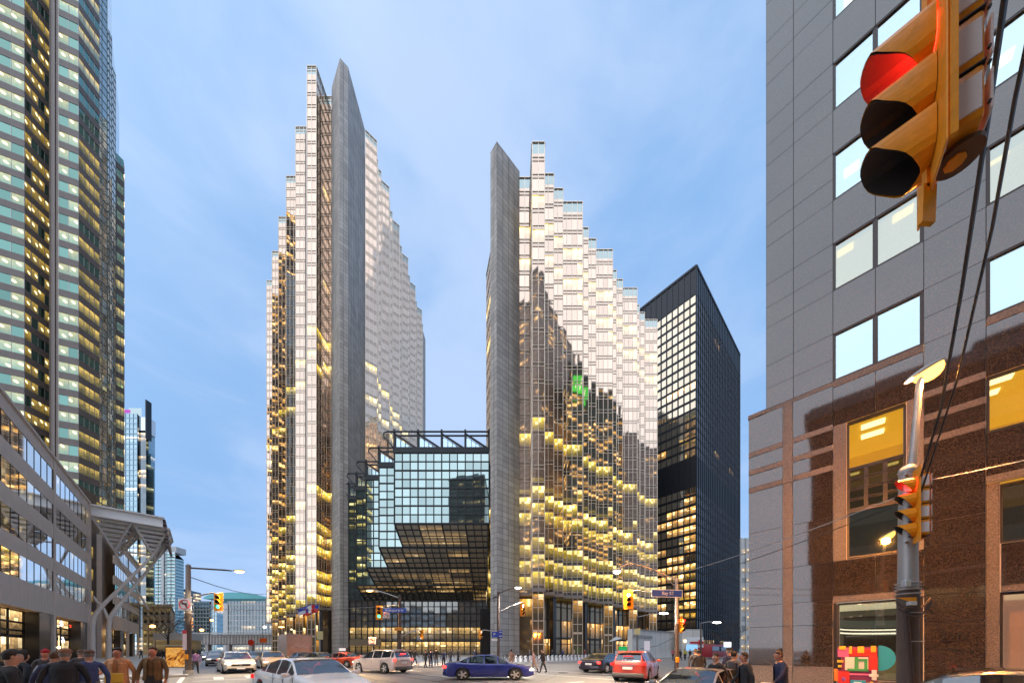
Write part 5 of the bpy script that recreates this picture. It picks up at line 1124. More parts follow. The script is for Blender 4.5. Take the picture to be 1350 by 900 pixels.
def wire(pts, r, lab, mt=black, group=None):
    m = MB(); a = [Vector(p) for p in pts]; sm = []
    for i in range(len(a) - 1):
        for k in range(6): sm.append(a[i].lerp(a[i + 1], k / 6))
    sm.append(a[-1]); n_ = len(sm)
    if len(a) == 2:
        sag = (a[1] - a[0]).length * .012
        for k in range(n_): sm[k].z -= sag * 4 * (k / (n_ - 1)) * (1 - k / (n_ - 1))
    m.tube(sm, r, 5); tag(m.build('cable', mt, None, 60), lab, 'cable', group)
def V(px, py, Y): return (gx(px, Y), Y, gz(py, Y))
wire([V(1328, -30, 2.6), V(1300, 170, 3.4), V(1268, 380, 4.8), V(1240, 540, 6.4), V(1206, 655, 7.7)], .022, 'thick black cable sweeping down from top right to the near pole, the left one')
wire([V(1362, 20, 2.6), V(1338, 130, 3.0), V(1308, 300, 4.0), V(1262, 500, 5.8), V(1208, 668, 7.7)], .017, 'thinner black cable of the pair at top right, nearer the picture edge')
wire([V(1190, 652, 7.7), V(893, 756, 17)], .016, 'span wire from the near right pole to the blue sign pole', galv)
wire([V(1185, 665, 7.7), V(893, 768, 17)], .012, 'lower dark span wire between the near right pole and the blue sign pole')
wire([V(1205, 636, 7.8), V(1420, 590, 5.5)], .008, 'fine pale wire running right from the near pole across the granite', galv)
wire([V(247, 759, 22), V(352, 782, 60)], .03, 'wire from the left lamp pole toward the left gold tower', black)
wire([V(247, 802, 22), V(527, 800, 33)], .015, 'thin low span wire from the left pole over the street', black)
wire([V(527, 797, 33), V(350, 797, 60)], .02, 'pale span wire crossing in front of the left concrete fin', galv)
# -- distant lamps, signs and small street things
def small_lamp(px, py, Y, hx, hy, lab, bright=ledw, base=.13):
    t = thing('street_lamp', lab, 'street lamp', (gx(px, Y), Y, base)); X = gx(px, Y)
    m = MB(); m.tube([(X, Y, base), (X, Y, gz(py, Y))], [.13, .09], 8); m.build('pole', polebrown, t, 50); m = MB(); m.tube([(X, Y, base), (X, Y, .6)], .2, 8); m.build('base_collar', polebrown, t)
    e = (gx(hx, Y), Y, gz(hy, Y)); m = MB(); m.tube([(X, Y, gz(py + 1, Y)), ((X + e[0]) / 2, Y, gz((py + hy) / 2 - 1, Y)), e], .05, 6); m.build('lamp_arm', galv, t)
    m = MB(); m.ball(e, (.55, .22, .12), 10, 6); m.build('lamp_head', bright, t)
small_lamp(840, 812, 40, 875, 808, 'grey lamp post with a yellow notice, beyond the red car')
small_lamp(924, 820, 44, 945, 820, 'dark lamp post with a bright head, left of the bare tree')
small_lamp(375, 842, 62, 371, 826, 'lamp post with a round orange glow, before the left gold tower lobby', sod)
for (px, py, Y, c) in ((262, 830, 90, sod), (276, 817, 110, sod), (196, 825, 70, sod), (346, 826, 120, ledw)):
    t = thing('street_lamp', {262: 'tiny orange lamp just right of the left signal pole', 276: 'tiny orange lamp above the cars, under the green signal', 196: 'warm lantern in front of the beige stone building', 346: 'pale lamp left of the box truck'}[px], 'street lamp', (gx(px, Y), Y, .13))
    X = gx(px, Y); m = MB(); m.tube([(X, Y, .13), (X, Y, gz(py - 4, Y))], .08, 6); m.tube([(X, Y, gz(py - 4, Y)), (X + .8, Y, gz(py - 3, Y))], .05, 5); m.build('pole', polebrown, t); m = MB(); m.ball((X + .8, Y, gz(py, Y)), (.5, .4, .32), 8, 6); m.build('lamp_head', c, t)
def sign_post(name, lab, px, py, Y, wd, hg, mt, txt=None, tm=None, rz=0.0, base=.13, disc=False):
    X = gx(px, Y); t = thing(name, lab, 'sign', (X, Y, base)); m = MB(); m.tube([(X, Y + .03, base), (X, Y + .03, gz(py, Y) + hg / 2)], .035, 6); m.build('post', galv, t)
    if disc: m = MB(); m.tube([(X, Y - .01, gz(py, Y)), (X, Y - .05, gz(py, Y))], wd / 2, 20); m.build('sign_plate', mt, t, 40)
    else: plate(t, X, Y - .03, gz(py, Y), wd, hg, rz, mt)
    if txt: lettering(txt, hg * .7, tm or black, t, (X, Y - .055, gz(py, Y)), rz, .004)
    return t
m_violet = mat('pale_violet_plate', (.55, .48, .75), .5)
tsn = sign_post('turn_sign', 'small pale violet no turn sign on a post above the white car', 491, 844, 36, .8, .8, m_violet); no_turn(tsn, gx(491, 35.9), 35.9, gz(844, 35.9), .7, 0)
sign_post('notice_sign', 'pale yellow notice plate on the lamp post beyond the red car', 843 - 3, 832, 39.6, .7, .7, mat('pale_yellow_plate', (.75, .68, .35), .5)); 
sign_post('banner', 'yellow parking notice on a post beside the truck', 422, 837, 45, .8, 1.1, mat('pale_yellow_plate', (.75, .68, .35), .5))
sign_post('round_sign', 'round red disc sign, left one of the pair before the rail bridge', 331, 846.5, 80, 1.5, 1.5, mat('sign_red_bright', (.6, .03, .01), .5), disc=True)
sign_post('round_sign', 'orange red sign, right one of the pair before the rail bridge', 347, 843.5, 80, 1.7, 1.0, mat('sign_orange', (.75, .11, .01), .5))
t = sign_post('arrow_sign', 'white and red arrow sign right of the red lit signal', 916, 846, 52, 2.6, 1.6, white); m = MB(); X = gx(918, 51.9); z = gz(846.5, 51.9); m.bar((X - 1.0, 51.85, z), (X + .4, 51.85, z), .03, .3); m.face([(X + 1.3, 51.83, z), (X + .3, 51.83, z + .45), (X + .3, 51.83, z - .45)]); m.build('arrow', mat('sign_red', (0.55, .02, .03), .5), t)
sign_post('led_screen', 'small glowing pale blue screen under the arrow sign', 912, 853, 51, 1.7, .9, emat('screen_blue', (.3, .6, 1.0), .8))
sign_post('led_screen', 'bluish white lit box sign under the bare tree at right', 959, 849, 60, 1.3, .9, emat('screen_white', (.7, .85, 1.0), 1.6))
sign_post('shop_board', 'small green lit board in front of the right gold tower lobby', 821, 855, 62, 1.5, 1.0, emat('screen_green', (.03, .5, .15), .6))
sign_post('poster_case', 'lit poster case with a white sheet beside the lamp post', 853, 851, 58, 1.0, 1.7, emat('poster_white', (.75, .7, .8), .5))
Y = 70.0; t = thing('umbrella', 'pale grey slanted parasol before the right gold tower lobby', 'umbrella', (gx(812, Y), Y, .13)); m = MB(); m.tube([(gx(812, Y), Y, .13), (gx(812, Y), Y, 3.3)], .05, 6); m.build('pole', galv, t); m = MB(); a = [(gx(804, Y), Y - 1.2, gz(845, Y)), (gx(818, Y), Y - 1.2, gz(841, Y)), (gx(818, Y), Y + 1.2, gz(841, Y)), (gx(804, Y), Y + 1.2, gz(845, Y))]; ap = (gx(812, Y), Y, gz(840.5, Y) + .3)
for k in range(4): m.face([a[k], a[(k + 1) % 4], ap]); m.face([ap, (a[(k + 1) % 4][0], a[(k + 1) % 4][1], a[(k + 1) % 4][2] - .03), (a[k][0], a[k][1], a[k][2] - .03)])
m.build('canopy', mat('parasol_cloth', (.5, .5, .5), .8), t)
# flags at the left tower
for i, (px, c1, c2, lab) in enumerate(((408, (.6, .02, .03), (.75, .72, .72), 'red and white flag on a pole, middle one before the left tower'), (413, (.03, .06, .35), (.6, .05, .05), 'blue and red flag on a pole before the left tower, right one'), (403, (.05, .08, .4), (.6, .6, .7), 'dark blue flag on a pole, left one before the left tower'))):
    Y = 92.0; X = gx(px + 8, Y); t = thing('flag_pole', lab, 'flag', (X, Y, .13), 0, None); m = MB(); m.tube([(X, Y, .13), (X, Y, gz(790 + i * 2, Y))], [.12, .07], 8); m.build('pole', alu, t, 50)
    m = MB(); z1 = gz(797, Y); nn = 8
    for k in range(nn):
        def fp(q, zz): return (X - .1 - q * 3.4, Y - .3 * math.sin(q * 6 + i), zz - q * q * 1.2)
        for b_ in range(2): m.face([fp(k / nn, z1 - b_ * 1.0), fp((k + 1) / nn, z1 - b_ * 1.0), fp((k + 1) / nn, z1 - 1.0 - b_ * 1.0), fp(k / nn, z1 - 1.0 - b_ * 1.0)], (1 if 2 <= k < 6 else 0) if i == 0 else b_)
    m.build('cloth', [mat('flag_cloth_%d_a' % i, c1, .8), mat('flag_cloth_%d_b' % i, c2, .8)], t, 60)
# advertising panel (generic golden print) by the left pole
Y = 30.0; X = gx(234.5, Y); t = thing('advert_panel', 'lit advertising panel with a golden abstract print, left of the left signal pole', 'billboard', (X, Y, .13), 0)
m = MB(); m.rbox((X, Y, 1.05), (2.1, .22, 1.9), .05); m.build('casing', steel, t); m = MB(); m.box((X, Y, 2.08), (2.16, .3, .14)); m.build('header', alu, t)
def blob_mat():
    m = bpy.data.materials.new('golden_print'); m.use_nodes = True; tt = m.node_tree; p = tt.nodes['Principled BSDF']; tcn = N(tt, 'ShaderNodeTexCoord')
    q = N(tt, 'ShaderNodeTexNoise'); link(tt, tcn.outputs['Generated'], q.inputs['Vector']); q.inputs['Scale'].default_value = 3.2; q.inputs['Detail'].default_value = 4; q.inputs['Distortion'].default_value = 1.6
    c = RAMP(tt, q.outputs[0], [(0.30, (.06, .015, .004)), (0.42, (.45, .15, .02)), (0.52, (.85, .45, .09)), (.60, (.50, .20, .04)), (.70, (1, .70, .30))])
    link(tt, c, p.inputs['Base Color']); link(tt, c, p.inputs['Emission Color']); p.inputs['Emission Strength'].default_value = .55; MATS['golden_print'] = m; return m
m = MB(); m.box((X, Y - .115, 1.05), (1.9, .02, 1.7)); m.build('print', blob_mat(), t)
# colourful cut-out board in front of the granite building (plain generic shapes)
t = thing('art_board', 'freestanding multicoloured cut-out board in front of the lit shop window of the granite building', 'artwork', (gx(1135, 12.2), 12.2, .13))
AX, AY = gx(1104, 12.4), 12.4; ad = GD; az = rzG; S = 1.46; SU = 1.0
cols_ = {'r': (.62, .03, .02), 'y': (.85, .50, .03), 'p': (.7, .12, .3), 'g': (.06, .30, .09), 'b': (.02, .28, .42), 'w': (.75, .68, .6), 'm': (.22, .03, .10), 'o': (.8, .2, .03), 'k': (.02, .01, .02), 'l': (.28, .45, .06), 'v': (.22, .08, .35)}
def art(u0, u1, z0, z1, c, lift=0.0):
    q = Vector((AX, AY)) + ad * ((u0 + u1) / 2 * SU) + GN * (.05 + lift); m = MB(); m.rbox((q.x, q.y, .13 + (z0 + z1) / 2 * S), ((u1 - u0) * SU, .1 + lift, (z1 - z0) * S), .008, az, seg=1); m.build('colour_block', mat('art_' + c, cols_[c], .5), t)
for a in ((0, 1, 0, 1.15, 'm', 0), (.02, .3, .9, 1.12, 'p', .02), (.3, .98, .92, 1.1, 'r', .02), (.3, .38, .98, 1.16, 'y', .04), (.52, .68, 1.0, 1.16, 'y', .04), (.84, .96, 1.02, 1.17, 'y', .04), (.05, .22, 1.08, 1.17, 'y', .05), (0, .1, .6, .9, 'k', .03), (.02, .12, .64, .7, 'y', .05), (0, .16, .76, .82, 'y', .05), (.2, .78, .58, .9, 'w', .02), (.26, .78, .56, .62, 'g', .04), (.44, .54, .6, .9, 'g', .04), (.54, .76, .8, .86, 'g', .04), (.68, .76, .6, .82, 'g', .04), (.8, 1, .58, .92, 'r', .03), (.3, .86, .46, .5, 'p', .03), (.86, .98, .36, .6, 'w', .04), (.8, 1.02, .44, .5, 'w', .05), (.02, .32, 0, .55, 'r', .03), (.12, .22, .32, .4, 'v', .05), (.12, .22, .12, .2, 'v', .05), (.34, .72, .02, .34, 'b', .03), (.42, .62, .06, .3, 'w', .05), (.74, .98, .02, .3, 'l', .03), (.82, .9, .04, .32, 'y', .05), (-.08, .02, .3, .6, 'o', .02)): art(*a)
q = Vector((AX, AY)) + ad * (1.02 * SU) + GN * .02; m = MB()
for k in range(16):
    a0, a1 = -math.pi / 2 + math.pi * k / 16, -math.pi / 2 + math.pi * (k + 1) / 16; p0 = q + ad * (.4 * SU * math.cos(a0)); p1 = q + ad * (.4 * SU * math.cos(a1)); zc = .13 + .88 * S
    m.face([(q.x, q.y, zc), (p0.x, p0.y, zc + .3 * S * math.sin(a0)), (p1.x, p1.y, zc + .3 * S * math.sin(a1))]); qq = q - GN * .08; m.face([(p0.x, p0.y, zc + .3 * S * math.sin(a0)), (p0.x - GN.x * .08, p0.y - GN.y * .08, zc + .3 * S * math.sin(a0)), (p1.x - GN.x * .08, p1.y - GN.y * .08, zc + .3 * S * math.sin(a1)), (p1.x, p1.y, zc + .3 * S * math.sin(a1))])
m.build('half_disc', mat('art_b', cols_['b'], .5), t)
# bike share docks and bikes along the plaza kerb
def dock():
    t = thing('bike_dock', 'white bike share dock post in the row along the plaza kerb', 'bike dock', (0, 0, 0), 0, 'bike dock posts along the kerb'); m = MB()
    m.rbox((0, 0, .42), (.32, .2, .8), .05); m.build('post', white, t, world=False); m = MB(); m.box((0, .1, .03), (.9, .5, .06)); m.build('foot', galv, t, world=False); m = MB(); m.box((0, -.105, .62), (.12, .02, .2)); m.build('lock', black, t, world=False); return t
def bike():
    t = thing('bicycle', 'dark share bicycle parked at a dock on the plaza kerb', 'bicycle', (0, 0, 0), 0, 'share bicycles at the docks'); 
    for x_ in (-.52, .52):
        m = MB(); m.tube([(x_ + .33 * math.cos(a), 0, .34 + .33 * math.sin(a)) for a in [2 * math.pi * k / 16 for k in range(17)]], .022, 5, cap=False)
        for k in range(4): a = math.pi * k / 4; m.tube([(x_ + .32 * math.cos(a), 0, .34 + .32 * math.sin(a)), (x_ - .32 * math.cos(a), 0, .34 - .32 * math.sin(a))], .005, 3)
        m.build('wheel', rubber, t, world=False)
    m = MB(); 
    for a, b in (((-.52, 0, .34), (-.12, 0, .32)), ((-.12, 0, .32), (.4, 0, .72)), ((-.12, 0, .32), (-.24, 0, .86)), ((-.52, 0, .34), (-.22, 0, .74)), ((.52, 0, .34), (.4, 0, .98))): m.tube([a, b], .025, 6)
    m.build('frame', mat('bike_frame', (.05, .06, .06), .4), t, world=False); m = MB(); m.rbox((-.26, 0, .9), (.26, .14, .06), .025); m.build('saddle', black, t, world=False); m = MB(); m.tube([(.34, -.27, 1.02), (.42, 0, 1.0), (.34, .27, 1.02)], .018, 6); m.build('handlebar', steel, t, world=False); m = MB(); m.rbox((.6, 0, .82), (.26, .3, .2), .03); m.build('basket', black, t, world=False); return t
d0 = bk = None
for k in range(26):
    x, y = st(30.6, 27.6 + k * .86)
    if d0 is None: d0 = dock(); d0.location = (x, y, .145); d0.rotation_euler = (0, 0, YW)
    else: dup(d0, (x, y, .145), YW, d0['label'])
    if k % 2 == 0 or k in (5, 11, 17):
        x, y = st(31.7, 27.6 + k * .86)
        if bk is None: bk = bike(); bk.location = (x, y, .145); bk.rotation_euler = (0, 0, YB + math.pi)
        else: dup(bk, (x, y, .145), YB + math.pi, bk['label'])
# bare trees
def tree(lab, px, Y, h, seed, spread=1.0):
    r_ = random.Random(seed); X = gx(px, Y); t = thing('bare_tree', lab, 'tree', (X, Y, .13)); tr = MB(); br = MB()
    tr.tube([(X, Y, .13), (X + r_.uniform(-.1, .1), Y, h * .18), (X + r_.uniform(-.2, .2), Y, h * .36)], [.2, .16, .12], 8); tr.build('trunk', mat('bark', (.06, .05, .045), .9), t, 50)
    def grow(p, d, l, r, lev):
        mid = p + d * l * .5 + Vector((r_.uniform(-1, 1), r_.uniform(-1, 1), r_.uniform(-.5, 1))) * l * .06; e = p + d * l + Vector((0, 0, l * .05))
        br.tube([p, mid, e], [r, r * .85, r * .65], 5 if lev < 2 else 3, cap=False)
        if lev >= 4: return
        for k in range(3 if lev < 2 else 2):
            dd = (d + Vector((r_.uniform(-1, 1), r_.uniform(-1, 1), r_.uniform(-.35, .7))) * .75 * spread).normalized(); grow(p.lerp(e, r_.uniform(.45, 1.0)), dd, l * r_.uniform(.6, .82), max(r * .6, .012), lev + 1)
    for k in range(6): grow(Vector((X, Y, h * (.22 + .03 * k))), Vector((r_.uniform(-1, 1), r_.uniform(-1, 1), r_.uniform(.4, 1.2))).normalized(), h * .26, .06, 0)
    br.build('crown', mat('bark', (.06, .05, .045), .9), t)
tree('bare branching street tree beside the left signal pole, in front of the beige stone building', 222, 62, 14, 3, 1.15); tree('bare street tree further down the left sidewalk, behind the canopy', 205, 92, 15, 5); tree('bare tree in the gap between the black tower and the granite building', 965, 66, 9.5, 8, 1.2)
tree('bare tree beyond the left signal pole above the traffic', 240, 95, 13, 12)
# ------------------------------------------------------------------ cars
def interp(x, tab):
    if x <= tab[0][0]: return tab[0][1]
    for (a, va), (b, vb) in zip(tab[:-1], tab[1:]):
        if x <= b:
            f = (x - a) / (b - a) if b > a else 0; f = f * f * (3 - 2 * f) * .35 + f * .65; return va + (vb - va) * f
    return tab[-1][1]
KIND = {  # x from tail (-) to nose (+), in halves of the length; z in metres for the height given
    'sedan': dict(L=4.6, W=1.76, H=1.46, belt=[(-1, .78), (-.96, .95), (-.72, 1.02), (-.5, .98), (0, .93), (.42, .93), (.46, .95), (.8, .80), (.94, .68), (1, .52)],
        roof=[(-.72, 1.0), (-.42, 1.34), (-.2, 1.45), (.02, 1.46), (.16, 1.40), (.46, .95)], gl=(-.72, .46), rear=(-.72, -.42), front=(.14, .46), wb=(.585, -.57), pill=(-.46, -.10, .20), tail=.86),
    'suv': dict(L=4.8, W=1.9, H=1.70, belt=[(-1, .95), (-.97, 1.12), (-.8, 1.16), (0, 1.08), (.42, 1.06), (.48, 1.08), (.82, .98), (.95, .84), (1, .62)],
        roof=[(-.97, 1.14), (-.86, 1.58), (-.7, 1.67), (-.2, 1.70), (.08, 1.66), (.2, 1.58), (.48, 1.08)], gl=(-.97, .48), rear=(-.97, -.86), front=(.18, .48), wb=(.60, -.58), pill=(-.80, -.42, -.02), tail=.96),
}
def carmesh(kind):
    K = KIND[kind]; L, Wd = K['L'], K['W']; hl = L / 2; hw = Wd / 2; wr = .33 if kind == 'sedan' else .37; ar = wr + .06; zc = wr
    xs = set([-1, -.985, -.96, -.9, .9, .96, .985, 1]); n = 46
    for k in range(n + 1): xs.add(-1 + 2 * k / n)
    for w_ in K['wb']:
        for k in range(-6, 7): xs.add(w_ + k / 6 * ar / hl)
    for t_ in (K['rear'], K['front'], K['gl']): xs.update(t_)
    for p_ in K['pill']: xs.update((p_ - .014, p_ + .014))
    xs = sorted(x for x in xs if -1 <= x <= 1); xs = [x for i, x in enumerate(xs) if i == 0 or x - xs[i - 1] > .004]
    parts = {k: MB() for k in ('body', 'windscreen', 'rear_window', 'side_window', 'side_window_b', 'underbody')}
    rows = []
    for x in xs:
        X = x * hl; w_ = hw * (1 - .16 * abs(x) ** 5 - (.10 * max(0, abs(x) - .93) / .07)); sill = .20 + .10 * max(0, abs(x) - .86) / .14; zl = sill
        for wb in K['wb']:
            d = abs(X - wb * hl)
            if d < ar: zl = max(zl, zc + math.sqrt(ar * ar - d * d))
        zb = interp(x, K['belt']); ing = K['gl'][0] < x < K['gl'][1]; zr = interp(x, K['roof']) if ing else zb
        zr = max(zr, zb); g = min(1, (zr - zb) / .45); z2 = max(.34, zl + .015); z3 = min(max(.62, z2 + .02), zb - .1); z3 = max(z3, z2 + .005); crown = .035 if not ing else 0
        row = [(X, w_ * .95, zl), (X, w_ * .99, z2), (X, w_, z3), (X, w_ * .985, z3 + (zb - z3) * .6), (X, w_ * .94, zb - .015), (X, w_ * (.90 - .0 * g) if ing else w_ * .88, zb + .012),
               (X, w_ * (.90 - .17 * g) if ing else w_ * .74, zb + (zr - zb) * .9 + (.012 if not ing else 0) + .001), (X, w_ * (.84 - .17 * g) if ing else w_ * .6, zb + (zr - zb) * .97 + crown * .7), (X, w_ * (.5) if ing else w_ * .4, zr + crown * .9 + .004), (X, 0, zr + crown + .01)]
        rows.append((x, row))
    for (xa, ra), (xb, rb) in zip(rows[:-1], rows[1:]):
        xm = (xa + xb) / 2
        for i in range(9):
            k = 'body'
            if i == 5 and K['gl'][0] + .05 < xm < K['gl'][1] - .06 and min(ra[6][2] - ra[5][2], rb[6][2] - rb[5][2]) > .05:
                if not any(abs(xm - p_) < .016 for p_ in K['pill']): k = 'side_window'
            if i >= 7:
                if K['front'][0] < xm < K['front'][1] - .01: k = 'windscreen'
                elif K['rear'][0] + .005 < xm < K['rear'][1]: k = 'rear_window'
            for s_ in (1, -1):
                q = [(p[0], p[1] * s_, p[2]) for p in (ra[i], rb[i], rb[i + 1], ra[i + 1])]
                parts[k if k != 'side_window' or s_ > 0 else 'side_window_b'].face(q[::-1] if s_ > 0 else q)
        if not any(abs(xm * hl - wb * hl) < ar for wb in K['wb']):
            parts['underbody'].face([(ra[0][0], ra[0][1], ra[0][2]), (ra[0][0], -ra[0][1], ra[0][2]), (rb[0][0], -rb[0][1], rb[0][2]), (rb[0][0], rb[0][1], rb[0][2])])
    for (xx, r), f in ((rows[0], 1), (rows[-1], 0)):
        pts = [p for p in r] + [(p[0], -p[1], p[2]) for p in reversed(r[:-1])]; parts['body'].face(pts if f else pts[::-1])
    parts['underbody'].box((0, 0, .42), (L * .86, Wd * .66, .42))
    out = {}
    for k, m in parts.items():
        me = m.mesh('car_' + k, cartint if k not in ('body', 'underbody') else black)
        bm = bmesh.new(); bm.from_mesh(me); bmesh.ops.remove_doubles(bm, verts=bm.verts, dist=.0005); bmesh.ops.recalc_face_normals(bm, faces=bm.faces) if k == 'underbody' else None; bm.to_mesh(me); bm.free()
        me.polygons.foreach_set('use_smooth', [True] * len(me.polygons)); me.set_sharp_from_angle(angle=R(38)); out[k] = me
    m = MB(); m.tube([(0, -.105, 0), (0, -.09, 0), (0, .09, 0), (0, .105, 0)], [wr * .9, wr, wr, wr * .9], 22); out['tyre'] = m.mesh('car_tyre', rubber, 40)
    m = MB(); m.tube([(0, .10, 0), (0, .116, 0)], [wr * .70, wr * .67], 20, cap=False); m.tube([(0, .10, 0), (0, .107, 0)], wr * .66, 20, 1); m.tube([(0, .107, 0), (0, .122, 0)], wr * .18, 10)
    for k in range(5): a = 2 * math.pi * k / 5; m.bar((0, .113, 0), (wr * .67 * math.cos(a), .111, wr * .67 * math.sin(a)), wr * .26, .016, 0, (0, 1, 0))
    out['rim'] = m.mesh('car_rim', [mat('alloy', (.6, .6, .6), .35, .6), black], 40); out['wr'] = wr
    return out
CARM = {k: carmesh(k) for k in KIND}
def paint(name, col, metal=.0):
    return mat('paint_' + name, col, .28, metal, 1.5, coat=1.0, noise=.04, nscale=3)
def car(kind, colr, lab, x, y, rz, sx=1.0, sz=1.0, lights=None, brake=False, name='parked_car', cat='car', taxi=None, plate_c=white, sy=None, group=None, metal=.3):
    K = KIND[kind]; M_ = CARM[kind]; hl, hw = K['L'] / 2, K['W'] / 2; pm = paint(*colr) if isinstance(colr[1], tuple) else colr
    t = thing(name, lab, cat, (x, y, 0.0), rz, group, (sx, sy or sx, sz))
    for k in ('body', 'windscreen', 'rear_window', 'side_window', 'side_window_b', 'underbody'):
        o = put(k.replace('_b', ''), M_[k], t, False)
        if k == 'body': o.material_slots[0].link = 'OBJECT'; o.material_slots[0].material = pm
    def add(nm, m, mt, sm=40): return m.build(nm, mt, t, sm, world=False)
    for wx in K['wb']:
        for s_ in (1, -1):
            w_ = put('wheel', M_['tyre'], t, False); w_.location = (wx * hl, s_ * (hw - .12), M_['wr']); w_.rotation_euler = (0, 0, 0 if s_ > 0 else math.pi); put('rim', M_['rim'], w_, False)
    zb = interp(.92, K['belt']); zt = interp(-.97, K['belt'])
    for s_ in (1, -1):
        m = MB(); m.rbox((hl * .925, s_ * hw * .66, zb - .10), (.30, .42, .15), .05, s_ * -.35); add('headlight', m, headon if lights else headlens)
        if kind == 'suv': m = MB(); m.rbox((-hl * .955, s_ * hw * .74, zt - .13), (.16, .42, .17), .05, s_ * .25)
        else: m = MB(); m.rbox((-hl * .955, s_ * hw * .68, zt - .14), (.18, .46, .17), .05, s_ * .3)
        add('tail_light', m, brakeon if brake else redlens)
        m = MB(); m.rbox((hl * .40, s_ * (hw + .10), zb + .28 if kind == 'sedan' else zb + .26), (.12, .2, .14), .04); m.bar((hl * .40, s_ * hw * .9, zb + .25), (hl * .40, s_ * (hw + .06), zb + .26), .05, .04); add('mirror', m, pm)
        m = MB()
        for px in K['pill'][1:]:
            m.box((px * hl, s_ * (hw * .993), .70), (.012, .012, .52))
        m.box((K['pill'][2] * hl + .62 * (hl / 2.3), s_ * hw * .99, .66), (.012, .012, .46)); m.box((-.05 * hl, s_ * hw * .985, .33), (hl * .98, .016, .012)); add('door_gap', m, black)
        m = MB()
        for px in (K['pill'][1] - .07, K['pill'][2] + .02 - .09): m.rbox((px * hl + .1, s_ * hw * 1.0, .84 if kind == 'sedan' else .95), (.18, .03, .035), .012)
        add('door_handle', m, pm)
        m = MB(); m.bar((-.7 * hl if kind == 'suv' else -.5 * hl, s_ * hw * .7, K['H'] + .015 if kind == 'suv' else K['H'] - .02), (.0 * hl, s_ * hw * .7, K['H'] + .02 if kind == 'suv' else K['H'] + .0), .04, .03)
        if kind == 'suv': add('roof_rail', m, alu)
    m = MB(); m.rbox((hl * .985, 0, zb - .22), (.10, hw * 1.1, .16), .03); m.rbox((hl * .985, 0, .36), (.10, hw * 1.5, .14), .04); add('grille', m, black)
    m = MB(); m.rbox((hl * .998, 0, zb - .22), (.07, .2, .1), .03); m.bar((hl * 1.0, -hw * .5, zb - .14), (hl * 1.0, hw * .5, zb - .14), .03, .025); add('grille_trim', m, chrome)
    m = MB(); m.rbox((-hl * .995, 0, .40), (.10, hw * 1.72, .24), .05); add('rear_bumper', m, mat('bumper_grey', (.10, .10, .10), .6) if kind == 'suv' else pm)
    m = MB(); m.rbox((-hl * 1.0 - .02, 0, .66 if kind == 'sedan' else .78), (.03, .5, .15), .008, seg=1); add('licence_plate', m, plate_c); m = MB(); m.rbox((hl + .045, 0, .40), (.03, .46, .13), .008, seg=1); add('licence_plate', m, white)
    if kind == 'suv': m = MB(); m.rbox((-hl * .955, 0, zt + .30), (.03, .5, .06), .01); add('high_brake_light', m, brakeon if brake else redlens); m = MB(); m.bar((-hl * 1.0, -hw * .4, .92), (-hl * 1.0, hw * .4, .92), .03, .03); add('tailgate_trim', m, chrome); m = MB(); m.rbox((-hl * .86, 0, K['H'] - .02), (.3, hw * 1.25, .04), .015); add('spoiler', m, pm)
    m = MB()
    for a_, b_ in ((.42, .0), (.42, .0)): m.bar((hl * .465, -.5, zb + .24 if kind == 'sedan' else zb + .2), (hl * .44, .1, zb + .30 if kind == 'sedan' else zb + .26), .02, .02)
    add('wiper', m, black); m = MB()
    for s_ in (1, -1): m.rbox((hl * .05, s_ * .36, .80), (.5, .46, .62), .1); m.rbox((-hl * .05, s_ * .36, 1.08), (.16, .3, .24), .06)
    add('seats', m, mat('seat_cloth', (.05, .045, .04), .9))
    if taxi:
        m = MB(); m.rbox((-.1, 0, K['H'] + .28), (.9, .3, .36), .04); add('taxi_board', m, steel); m = MB(); m.box((-.1, -.155, K['H'] + .28), (.8, .02, .28)); m.box((-.1, .155, K['H'] + .28), (.8, .02, .28)); add('advert_face', m, emat('taxi_board_glow', (.8, .7, .65), .8))
    return t
hB = YB; hBn = YB + math.pi; hW = YW; hWn = YW + math.pi
car('sedan', ('deep_blue', (.014, .024, .20)), 'dark blue saloon car turning in the junction, seen from its right side', gx(645, 19.6), 19.6, .02, 1.10, .98, brake=True, name='saloon_car', sy=1.0)
car('suv', ('pearl', (.62, .50, .45)), 'pearl white sport utility car seen from behind, waiting before the atrium', gx(503, 25.6), 25.6, hB + .32, 1.0, 1.0, brake=True, name='sport_utility_car')
car('suv', ('bright_red', (.50, .045, .02)), 'red sport utility car seen from behind, in the junction below the blue street sign', gx(840, 19.6), 19.6, hW + .28, 1.0, .96, name='sport_utility_car', brake=False)
car('sedan', ('black_plum', (.02, .015, .03)), 'dark saloon car with lit tail lights just left of the red car', gx(797, 26.5), 26.5, hW + .1, 1.08, 1.0, brake=True, name='saloon_car')
car('sedan', ('bright_white', (.82, .82, .83)), 'white saloon car closest to the viewer at the lower left, cut by the picture edge', gx(408, 11.4), 11.4, hBn + .2, 1.12, .98, name='saloon_car')
car('sedan', ('silver_grey', (.22, .22, .23)), 'grey saloon car with lit headlight behind the pedestrians at lower right', gx(925, 9.3), 9.3, hWn - .12, .95, .83, lights=True, name='saloon_car')
car('sedan', ('black', (.012, .012, .014)), 'black car roof in the lower right corner in front of the granite building', 6.35, 4.35, hB - .14, 1.05, 1.0, name='saloon_car')
car('suv', ('cream_white', (.66, .60, .54)), 'white sport utility car facing the viewer, first in its lane beside the left signal pole', gx(311, 26), 26.0, hBn + .06, 1.05, .93, name='sport_utility_car')
car('sedan', ('taxi_gold', (.60, .42, .24)), 'pale gold and white car facing the viewer, behind the nearest white saloon', gx(358, 31), 31.0, hBn, 1.1, 1.08, name='saloon_car')
